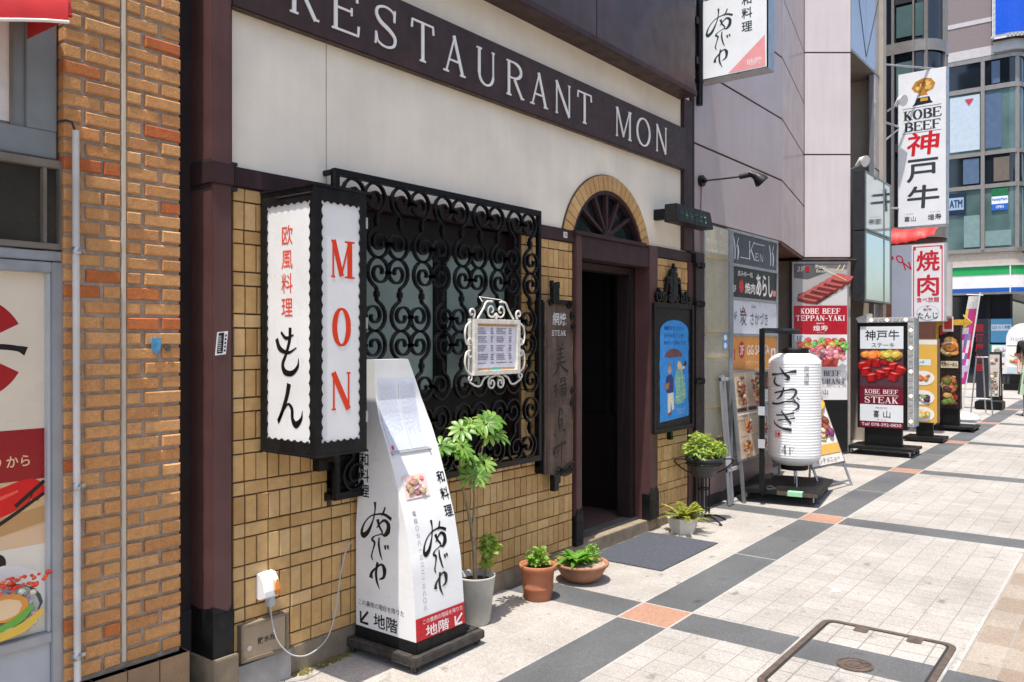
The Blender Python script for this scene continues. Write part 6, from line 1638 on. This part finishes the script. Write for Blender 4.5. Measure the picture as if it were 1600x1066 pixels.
mb.col = C(232, 214, 214); serow(mb, p, 'KOBE BEEF', .25, .65, .835, .89, tk=.18, tn=.08, n=.008); mb.rect(p, .25, .655, .812, .818, .008); serow(mb, p, 'STEAK', .245, .65, .715, .795, tk=.20, tn=.08, n=.008)
mb.col = C(222, 226, 230); mb.rect(p, a, c, .478, .695, .006); mb.col = C(60, 60, 60); mb.font(p, '喜', .355, .425, .53, .62, .012, .008); mb.font(p, '山', .475, .56, .53, .62, .015, .008); mb.font(p, '神戸牛', .38, .53, .645, .662, .005, .008); mb.font(p, 'きざん', .40, .52, .495, .507, .0, .008)
mb.col = C(110, 20, 40); mb.rect(p, a, c, .40, .478, .006); mb.col = C(228, 205, 208); mb.font(p, 'Tel/ 078-392-0830', .21, .69, .418, .458, .012, .008)
part(mb, 'poster', 'print', st_)

yl = thing('yellow_menu_sign', 'yellow menu sign stand with three printed dishes, next to the LED steak sign', 'sign stand', (13.1, -.62, gz(13.1)))
p = cross(0, 0, 13.); part(MB().pbox(p, .42, .79, .335, 1.545, -.16, -.002), 'cabinet', mat('brown_edge', (.22, .12, .05), .6), yl, .004)
part(MB().pbox(p, .50, .72, .13, .335, -.12, -.03).pbox(p, .36, .88, .09, .14, -.3, .14), 'base', 'worn_black', yl, .004)
mb = MB(); mb.col = C(226, 178, 84); mb.rect(p, .43, .782, .345, 1.53, .001); mb.col = C(230, 226, 214); mb.rect(p, .43, .782, 1.46, 1.53, .002); mb.col = C(200, 40, 44); mb.ell(p, .47, 1.33, .07, .08, .003); mb.col = C(220, 232, 232); mb.rect(p, .47, .70, 1.16, 1.25, .003); mb.col = C(60, 160, 190); mb.font(p, 'ランチ', .49, .62, 1.18, 1.23, .03, .004)
for z, pal in ((.98, [C(206, 110, 60), C(226, 150, 80)]), (.70, [C(120, 170, 80), C(90, 60, 90), C(226, 220, 200)]), (.46, [C(226, 200, 120), C(230, 170, 60)])):
    mb.col = C(236, 232, 226); mb.ell(p, .60, z, .15, .105, .004, 20); food(mb, p, .50, .70, z - .07, z + .07, pal, 14, .2, .35)
part(mb, 'poster', 'print', yl)

fs = thing('food_photo_sign', 'tall black sign stand with noodle photos and a yellow arrow over its top', 'sign stand', (14.78, -.64, gz(14.7)))
p = cross(0, 0, 14.7); part(MB().pbox(p, .49, .80, .42, 1.75, -.14, 0), 'cabinet', 'black_metal', fs, .004)
part(MB().pbox(p, .50, .78, .17, .42, -.13, -.01), 'neck', 'black_metal', fs)
bs = part(MB().pbox(p, .42, 1.02, .13, .165, -.42, .22), 'trolley', 'worn_black', fs, .004)
for u in (.46, .98):
    for n_ in (.17, -.37):
        q = p(u, 0, n_); part(caster(MB(), q.x, q.y, gz(q.x), .026, u), 'caster', 'rubber', bs)
part(MB().poly(p, [(.445, .45), (.487, .45), (.487, 1.76), (.86, 1.76), (.82, 1.70), (.955, 1.80), (.83, 1.93), (.86, 1.85), (.445, 1.85)], .002, .12), 'arrow_border', mat('yellow_arrow', (.60, .36, .04), .4, var=.3, vs=30), fs, .003)
mb = MB(); mb.col = C(40, 30, 28); mb.rect(p, .50, .79, .43, 1.74, .001)
food(mb, p, .505, .785, 1.25, 1.60, [C(222, 170, 80), C(236, 200, 120), C(196, 120, 50), C(236, 220, 180)], 28, .15, .4); food(mb, p, .505, .785, .45, .98, [C(150, 60, 40), C(190, 110, 60), C(226, 190, 140), C(90, 50, 40), C(212, 150, 80), C(110, 120, 60)], 46, .12, .32)
mb.col = C(190, 60, 60); mb.poly(p, [(.505, 1.74), (.66, 1.74), (.60, 1.64), (.505, 1.60)], .01); mb.col = C(206, 190, 160); mb.rect(p, .52, .77, 1.08, 1.19, .01); mb.col = C(40, 30, 30); mb.font(p, '名物らーめん', .53, .76, 1.10, 1.17, .02, .011); mb.col = C(220, 210, 200); mb.rect(p, .70, .735, .50, .78, .011)
part(mb, 'poster', 'print', fs)
mb = MB(); mb.col = C(226, 222, 215); mb.pbox(p, .55, .70, 1.66, 1.90, .006, .012); mb.col = C(206, 60, 44); mb.rect(p, .57, .685, 1.70, 1.87, .0135)
part(mb, 'notice', 'print', fs)

fl = thing('banner_flag', 'pink, white and purple banner flag on a leaning white pole with a white base', 'flag', (16.5, -.5, gz(16.5)))
p = cross(0, 0, 16.5); mb = MB(); N = 14; v = []
def fpt(t, s): return (.635 - .235 * t + s * (.17 + .02 * t), 2.30 - 1.56 * t)
CLR = [C(214, 214, 214), C(214, 70, 160), C(206, 60, 150), C(140, 130, 190), C(222, 220, 230), C(196, 190, 220), C(120, 110, 180), C(210, 60, 160)]
for i in range(N):
    for j in range(4):
        q4 = []
        for t, s in ((i / N, j / 4), (i / N, (j + 1) / 4), ((i + 1) / N, (j + 1) / 4), ((i + 1) / N, j / 4)):
            a_, z = fpt(t, s); q4.append(p(a_, z, .035 * math.sin(6 * t + 3.2 * s)))
        if i < 2: mb.col = CLR[0]
        elif j == 3 and i < 10: mb.col = random.choice([C(190, 40, 70), C(200, 60, 90), C(170, 40, 80)])
        elif j == 0 and i < 5: mb.col = C(220, 200, 80)
        else: mb.col = random.choice(CLR[1:3] if i < 5 else CLR[3:] if i < 11 else CLR[5:])
        mb.add(q4, [(0, 3, 2, 1)], True)
part(mb, 'fabric', 'print_matte', fl)
part(MB().tube([p(.815, 2.36, .0), p(.56, .50, .0), p(.545, .22, 0)], .014, 7).tube([p(.60, 2.33, 0), p(.86, 2.31, 0)], .010, 6), 'pole', 'white_plastic', fl)
zb = gz(16.5)
part(MB().lathe((16.5, -.56, zb), [(0, 0), (.26, 0), (.27, .03), (.20, .10), (.08, .14), (0, .15)], 20), 'base', 'white_worn', fl)
ez = thing('easel_stand', 'bare grey metal easel behind the banner flag', 'easel', (17.6, -.6, gz(17.6)))
for y0, y1 in ((-.50, -.58), (-.86, -.78)): part(MB().tube([(17.6, y0, gz(17.6)), (17.7, y1, 1.22)], .013, 6), 'leg', 'steel', ez)
part(MB().tube([(18.1, -.68, gz(18)), (17.72, -.68, 1.2)], .013, 6), 'leg', 'steel', ez); part(MB().tube([(17.63, -.52, .42), (17.63, -.84, .42)], .011, 6).tube([(17.7, -.58, 1.2), (17.7, -.78, 1.2)], .011, 6), 'rail', 'steel', ez)
bk = thing('slim_black_sign', 'slim black sign pillar with red lettering beside the banner flag', 'sign stand', (19, -.5, gz(19)))
p = cross(0, 0, 19.); part(MB().pbox(p, .38, .60, .36, 1.95, -.14, 0), 'cabinet', mat('navy_panel', (.03, .032, .045), .4), bk, .004); part(MB().pbox(p, .38, .86, gz(19), .30, -.32, .2), 'base', 'black_metal', bk, .02)
mb = MB(); mb.col = C(170, 40, 50); mb.vfont(p, '居酒屋個室', .44, .16, 1.85, .2, .02, .001); part(mb, 'lettering', 'print', bk)
ap = thing('sandwich_board', 'black framed sandwich board with a pale menu near the corner shop', 'sandwich board', (20.6, -.5, gz(20.5)))
for s, y in ((1, .0), (-1, .32)):
    q = PL((20.4 + (0 if s > 0 else .45), -.38, gz(20.5)), (0, -1, 0), (.16 * s, 0, 1.1))
    part(MB().poly(q, [[(0, 0), (.24, 0), (.24, 1.12), (0, 1.12)], [(.02, .16), (.02, 1.09), (.22, 1.09), (.22, .16)]], .0, .03), 'frame', 'black_metal', ap)
    mb = MB(); mb.col = C(186, 178, 168); mb.rect(q, .02, .22, .16, 1.09, -.01); food(mb, q, .03, .21, .2, 1.05, [C(120, 100, 90), C(150, 130, 110), C(200, 190, 180)], 26, .1, .3); part(mb, 'sheet', 'print_matte', ap)

# ================================================================ buildings farther along the street
def arcp(cx, cy, r, a0, a1, k=10): return [(cx + r * math.cos(R(a0 + (a1 - a0) * i / k)), cy + r * math.sin(R(a0 + (a1 - a0) * i / k))) for i in range(k + 1)]
def off(path, d):
    out = []
    for i, q in enumerate(path):
        a = path[max(i - 1, 0)]; b = path[min(i + 1, len(path) - 1)]
        t = Vector((b[0] - a[0], b[1] - a[1])).normalized(); out.append((q[0] + t.y * d, q[1] - t.x * d))
    return out
def band(mb, path, d, z0, z1, back):
    q = off(path, d); f = q + back; return mb.prism(list(reversed(f)) if 0 else f, z0, z1)
gb = thing('glass_corner_building', 'dark glazed building with a rounded corner bay behind the tall KOBE BEEF sign', 'building', (17, 1, 0))
PA = [(16, 3.), (16, .2)] + arcp(16.45, .2, .45, 180, 270)[1:] + [(16.66, -.25)]; BK = [(16.66, 3.)]
part(band(MB(), PA, -.01, 3.35, 14, BK), 'glazing', 'win_dark', gb)
part(band(MB(), PA, 0, -.1, 3.35, BK), 'ground_floor', 'redbrown', gb)
for z0, z1 in ((3.35, 3.55), (6.66, 6.86), (10.0, 10.2)): part(band(MB(), PA, .035, z0, z1, BK), 'floor_band', 'mullion', gb)
mb = MB()
for x, y, r in ((15.985, .50, .022), (15.985, .16, .014), (16.06, -.03, .03), (16.43, -.262, .03), (16.64, -.262, .012)): mb.box(x - r, x + r, y - r, y + r, 3.55, 14)
part(mb, 'mullion', 'mullion', gb)
mb = MB(); 
part(mb.box(15.975, 15.99, .10, .46, 7.55, 7.70).box(15.975, 15.99, .12, .46, 4.9, 5.05), 'blind_rail', 'joint', gb)
for y0, y1, z0, z1 in ((-.0, .13, 6.92, 7.5), (.02, .13, 8.1, 8.6), (.18, .44, 6.95, 7.5), (.18, .44, 5.7, 6.5)): part(MB().box(15.982, 15.991, y0, y1, z0, z1), 'blind', 'win_teal', gb)

cs = thing('corner_store_building', 'rounded corner building with a convenience store under a green, white and blue fascia', 'building', (30, 2, 0))
PB = [(28, 8.), (28, .1)] + arcp(28.3, .1, .3, 180, 270)[1:] + [(60, -.2)]; BB = [(60, 8.)]
part(band(MB(), PB, -.25, -.1, 2.95, BB), 'shop_glazing', 'win_dark', cs)
part(band(MB(), PB, -.02, 2.95, 4.12, BB), 'stone_course', 'limestone', cs)
cn = part(band(MB(), PB, .30, 2.86, 2.93, BB), 'canopy', 'grey_light', cs)
part(band(MB(), PB, .34, 2.93, 3.045, BB), 'blue_stripe', mat('fm_blue', (.01, .10, .42), .35, var=.03), cn)
part(band(MB(), PB, .33, 3.045, 3.43, BB), 'white_stripe', 'white_plastic', cn)
part(band(MB(), PB, .34, 3.43, 3.68, BB), 'green_stripe', mat('fm_green', (.02, .36, .10), .35, var=.03), cn)
part(band(MB(), PB, .37, 3.68, 3.74, BB), 'top_trim', 'band_light', cn)
part(MB().box(27.64, 27.70, .02, .05, 2.9, 3.72), 'fascia_joint', 'white_plastic', cn)
for z0, z1, m in ((4.12, 4.24, 'mullion'), (4.24, 6.02, 'win_teal'), (6.02, 6.14, 'mullion'), (6.14, 7.0, 'win_dark'), (7.0, 7.12, 'mullion'), (7.12, 8.92, 'win_teal'), (8.92, 9.06, 'mullion'), (9.06, 9.80, 'win_dark'), (9.80, 9.92, 'mullion')):
    part(band(MB(), PB, {'mullion': .04}.get(m, 0.), z0, z1, BB), {'mullion': 'frame_rail'}.get(m, 'window'), m, cs)
part(band(MB(), PB, .0, 9.92, 16, BB), 'tiled_wall', 'mauve_tile', cs)
for z in (9.95, 10.95, 12.6): part(band(MB(), PB, .012, z, z + (.28 if z < 10 else .13), BB), 'pale_band', 'band_light', cs)
mb = MB()
for x, y in ((27.99, .78), (27.99, 1.95), (27.99, 3.1), (28.08, -.09), (28.6, -.21)): mb.box(x - .05, x + .05, y - .05, y + .05, 4.2, 9.85)
part(mb, 'mullion', 'mullion', cs)
for y0, y1, z0, z1, m in ((.86, 1.28, 4.3, 5.25, 'film2'), (.05, .72, 4.3, 4.75, 'film2'), (.30, .72, 7.2, 8.8, 'film3'), (.88, 1.3, 6.2, 6.95, 'film3'), (.1, .5, 6.2, 6.9, 'film4'), (2.0, 2.8, 4.4, 5.9, 'film2'), (.34, .56, 9.1, 9.75, 'film3')):  # a pale panel plus added toned ones whose colours imitate reflected streaks
    if m not in M: M[m] = mat('blind_' + {'film2': 'teal', 'film3': 'blue', 'film4': 'tan'}[m], {'film2': (.20, .30, .30), 'film3': (.10, .15, .24), 'film4': (.17, .14, .12)}[m], .2, var=.1)
    part(MB().box(27.982, 27.992, y0, y1, z0, z1), 'blind', m, cs)
part(MB().box(27.975, 27.985, .86, 1.66, 7.2, 8.85), 'window_film', mat('film', (.50, .58, .66), .3, var=.05), cs)
mb = MB(); p = cross(0, 0, 27.97); mb.col = C(190, 60, 74); mb.poly(p, [(-1.14, 8.55), (-1.02, 8.75), (-1.26, 8.75)], .004)
part(mb, 'red_triangle', 'print', cs)
mb = MB(); mb.col = C(24, 40, 66); mb.rect(p, -1.75, -1.22, 5.3, 5.95, .004); mb.col = C(150, 178, 198); mb.rect(p, -1.70, -1.28, 5.45, 5.82, .006); mb.col = C(24, 50, 90); mb.font(p, 'ATM', -1.66, -1.32, 5.52, 5.75, .04, .008); part(mb, 'window_sign', 'print', cs)
mb = MB(); mb.col = C(30, 110, 70); mb.rect(p, -.55, -.13, 5.75, 5.98, .004); mb.col = C(226, 232, 236); mb.rect(p, -.55, -.13, 5.53, 5.75, .004); mb.col = C(40, 100, 190); mb.rect(p, -.55, -.13, 5.34, 5.53, .004); mb.font(p, 'FamilyMart', -.53, -.15, 5.60, 5.70, .03, .008); mb.col = C(226, 232, 236); mb.font(p, 'OPEN', -.44, -.24, 5.40, 5.48, .03, .008); part(mb, 'window_sign', 'print', cs)
part(MB().box(28.22, 28.30, 4.2, 4.26, .2, 2.9).box(28.2, 28.27, .62, .72, .2, 2.9).box(28.2, 28.27, 1.9, 1.98, .2, 2.9), 'shop_mullion', 'black_metal', cs)
mb = MB(); p = cross(0, 0, 28.2); mb.col = C(90, 160, 200); mb.rect(p, -.60, -.05, 1.45, 2.15, .03); mb.col = C(220, 232, 236); mb.rect(p, -.58, -.07, 1.8, 1.98, .034); mb.col = C(60, 130, 180); mb.font(p, 'はたらく仲間', -.55, -.1, 1.84, 1.95, .03, .036); food(mb, p, -.58, -.08, 1.46, 1.78, [C(206, 120, 100), C(90, 150, 150), C(230, 220, 200), C(60, 70, 90)], 18, .12, .25)
mb.col = C(60, 150, 140); mb.rect(p, -.62, -.12, 1.02, 1.40, .03); mb.col = C(200, 226, 220); mb.ribbon(p, [(-.58, 1.1), (-.4, 1.25), (-.15, 1.2)], .04, .034)
part(mb, 'window_poster', 'print', cs)
bl = thing('blue_billboard', 'blue curved billboard with a bulb studded white border high on the corner building', 'billboard', (28, .2, 10.3))
PC = [(28, .50), (28, .1)] + arcp(28.3, .1, .3, 180, 270)[1:] + [(29.5, -.2)]
part(band(MB(), PC, .30, 10.30, 14.5, [(29.5, .1), (28.4, .5)]), 'white_border', 'white_plastic', bl)
part(band(MB(), [(28, .42)] + PC[1:], .32, 10.42, 14.5, [(29.5, .1), (28.4, .42)]), 'panel', mat('billboard_blue', (.005, .09, .62), .3, var=.05), bl)
mb = MB()
for k in range(22): mb.box(27.66, 27.69, .44, .47, 10.34 + k * .17, 10.41 + k * .17)
for k, (x, y) in enumerate(off(PC, .325)): mb.box(x - .03, x + .03, y - .03, y + .03, 10.33, 10.39)
part(mb, 'border_bulbs', 'grey_light', bl)
part(band(MB(), PC, .12, 9.98, 10.28, [(29.5, .1), (28.4, .5)]), 'lower_band', 'grey_light', bl)
# far small signs before the store
ma = thing('menu_placard', 'small white menu placard standing before the convenience store window', 'sign', (26, -.05, gz(26)))
p = cross(0, 0, 26.); mb = MB(); mb.col = C(226, 226, 224); mb.pbox(p, -.28, .10, .60, 1.38, -.04, 0); mb.col = C(140, 110, 110); food(mb, p, -.26, .08, 1.06, 1.34, [C(120, 130, 110), C(170, 150, 130), C(200, 205, 200)], 14, .15, .3); mb.col = C(200, 70, 90); mb.rect(p, -.2, .02, .84, .9, .003); mb.rect(p, -.2, -.02, .72, .75, .003)
part(mb, 'board', 'print', ma); part(MB().pbox(p, -.26, -.23, gz(26), .6, -.04, -.01).pbox(p, .05, .08, gz(26), .6, -.04, -.01), 'leg', 'black_metal', ma)
wa = thing('round_top_sign', 'white round topped sign with food pictures before the corner store', 'sign', (25.5, -.4, gz(25.5)))
p = cross(0, 0, 25.5); loop = [(.12, .62), (.92, .62), (.92, 1.55)] + [(.52 + .40 * math.cos(R(a)), 1.55 + .42 * math.sin(R(a))) for a in range(15, 180, 15)] + [(.12, 1.55)]
part(MB().poly(p, loop, 0, .10), 'board', 'white_plastic', wa, .004)
mb = MB(); mb.col = C(150, 140, 170); mb.font(p, 'ハンバーガー', .22, .82, 1.50, 1.60, .02, .003); mb.col = C(190, 60, 60); mb.rect(p, .14, .9, 1.36, 1.38, .003); food(mb, p, .16, .88, .85, 1.33, [C(206, 120, 80), C(226, 170, 110), C(180, 70, 60), C(236, 220, 190)], 34, .12, .25); mb.col = C(190, 205, 210); mb.rect(p, .14, .9, .64, .80, .003)
part(mb, 'picture', 'print', wa); part(MB().pbox(p, .2, .84, gz(25.5), .63, -.09, -.01).pbox(p, .08, .96, gz(25.5), .36, -.3, .2), 'base', 'black_metal', wa)

# opposite side of the street (seen only in the glass and metal reflections)
ob = thing('opposite_building', 'pale office block across the street seen only as reflections in glass', 'building', (15, -12, 0))
part(MB().box(2, 48, -16, -12, -.3, 10), 'wall', mat('opp_wall', (.36, .31, .26), .7, var=.1, vs=.8), ob)
for fl_ in range(3):
    for k in range(14): part(MB().box(3 + k * 3.1, 5.3 + k * 3.1, -12.0, -11.97, 1.0 + 3 * fl_, 2.9 + 3 * fl_), 'window', 'win_teal', ob)

# ================================================================ the passer-by at the right edge
pe = thing('person', 'woman in black top and green patterned skirt walking at the right edge', 'person', (17.9, -1.44, gz(17.9)))
g0 = gz(17.9)
def skin_body(joints, edges, root):
    me = bpy.data.meshes.new('sk'); me.from_pydata([j[0] for j in joints], edges, [])
    o = bpy.data.objects.new('sk', me); col.objects.link(o)
    md = o.modifiers.new('skin', 'SKIN'); md.use_smooth_shade = True
    for i, j in enumerate(joints):
        me.skin_vertices[0].data[i].radius = (j[1], j[1] if len(j) < 3 else j[2])
    me.skin_vertices[0].data[root].use_root = True
    o.modifiers.new('sub', 'SUBSURF').levels = 1
    o.modifiers['sub'].render_levels = 1
    dg = bpy.context.evaluated_depsgraph_get(); r = bpy.data.meshes.new_from_object(o.evaluated_get(dg))
    mb = MB().add([v.co for v in r.vertices], [tuple(f.vertices) for f in r.polygons], True)
    bpy.data.objects.remove(o); bpy.data.meshes.remove(r); return mb
px, py = 17.9, -1.44
Q = lambda x, y, z: (px + x, py + y, g0 + z)
J = [(Q(0, 0, .92), .13), (Q(0, 0, 1.12), .115), (Q(0, 0, 1.30), .125), (Q(0, 0, 1.43), .06), (Q(-.01, 0, 1.52), .075), (Q(-.015, 0, 1.60), .085),
     (Q(0, .09, .86), .085), (Q(.06, .09, .47), .058), (Q(-.02, .09, .09), .036), (Q(-.10, .09, .03), .032), (Q(-.17, .09, .025), .026),
     (Q(0, -.09, .86), .085), (Q(-.08, -.09, .48), .058), (Q(.10, -.09, .11), .036), (Q(.03, -.09, .03), .032), (Q(-.04, -.09, .025), .026),
     (Q(0, .17, 1.34), .05), (Q(.05, .20, 1.08), .038), (Q(-.08, .19, .88), .028), (Q(-.12, .185, .82), .022), (Q(0, -.17, 1.34), .05), (Q(-.03, -.20, 1.08), .038), (Q(-.16, -.17, .92), .028), (Q(-.20, -.16, .88), .022)]
for k, (bx, by, bz, s) in enumerate(((-.12, .185, .82, 1), (-.20, -.16, .88, -1))):
    b0 = 19 if k == 0 else 23
    for f_ in range(4): J.append((Q(bx - .03, by - .018 + .012 * f_, bz - .05 - .004 * (f_ % 2)), .008))
    J.append((Q(bx - .045, by - s * .02, bz - .015), .009))
E_ = [(0, 1), (1, 2), (2, 3), (3, 4), (4, 5), (0, 6), (6, 7), (7, 8), (8, 9), (9, 10), (0, 11), (11, 12), (12, 13), (13, 14), (14, 15), (2, 16), (16, 17), (17, 18), (18, 19), (2, 20), (20, 21), (21, 22), (22, 23)]
E_ += [(19, 24 + i) for i in range(5)] + [(23, 29 + i) for i in range(5)]
bd = skin_body(J, E_, 0)
bd.lathe(Q(-.10, 0, 1.555), [(0, -.012), (.010, -.008), (.012, .01), (.006, .03), (0, .035)], 8)
part(bd, 'body', 'skin', pe)
part(skin_body([(Q(0, 0, .90), .15), (Q(0, 0, 1.12), .135), (Q(0, 0, 1.31), .145), (Q(0, 0, 1.42), .07), (Q(0, .18, 1.34), .065), (Q(.05, .205, 1.12), .052), (Q(0, -.18, 1.34), .065), (Q(-.03, -.205, 1.12), .052)], [(0, 1), (1, 2), (2, 3), (2, 4), (4, 5), (2, 6), (6, 7)], 0), 'top', 'black_cloth', pe)
mb = MB(); k = 30; v = []
for i, (r, z) in enumerate(((.145, .95), (.17, .80), (.20, .60), (.225, .40))):
    for j in range(k):
        a_ = 2 * math.pi * j / k; rr_ = r * (1 + .05 * i / 3 * math.sin(6 * a_)); v.append(Q(rr_ * math.cos(a_), rr_ * .95 * math.sin(a_), z))
for i in range(3):
    for j in range(k):
        mb.col = random.choice([C(60, 84, 60), C(200, 214, 190), C(110, 140, 100), C(150, 190, 150), C(40, 56, 46)])
        mb.add([v[i * k + j], v[i * k + (j + 1) % k], v[(i + 1) * k + (j + 1) % k], v[(i + 1) * k + j]], [(0, 3, 2, 1)], True)
part(mb, 'skirt', 'print_matte', pe)
hr = MB().lathe(Q(.01, 0, 1.47), [(.0, -.36), (.085, -.34), (.105, -.16), (.10, .0), (.108, .09), (.102, .16), (.06, .215), (0, .228)], 20)
part(hr, 'hair', 'hair', pe)
for y, x in ((.09, -.11), (-.09, .02)): part(MB().lathe(Q(x, y, -.0), [(0, 0), (.055, 0), (.05, .03), (.03, .06), (0, .065)], 14), 'shoe', 'black_cloth', pe)
mb = MB()
for s in (-1, 1): mb.lathe(Q(-.098, s * .03, 1.585), [(0, -.008), (.012, -.004), (.013, .004), (0, .009)], 8)
part(mb, 'eyes', 'hair', pe)
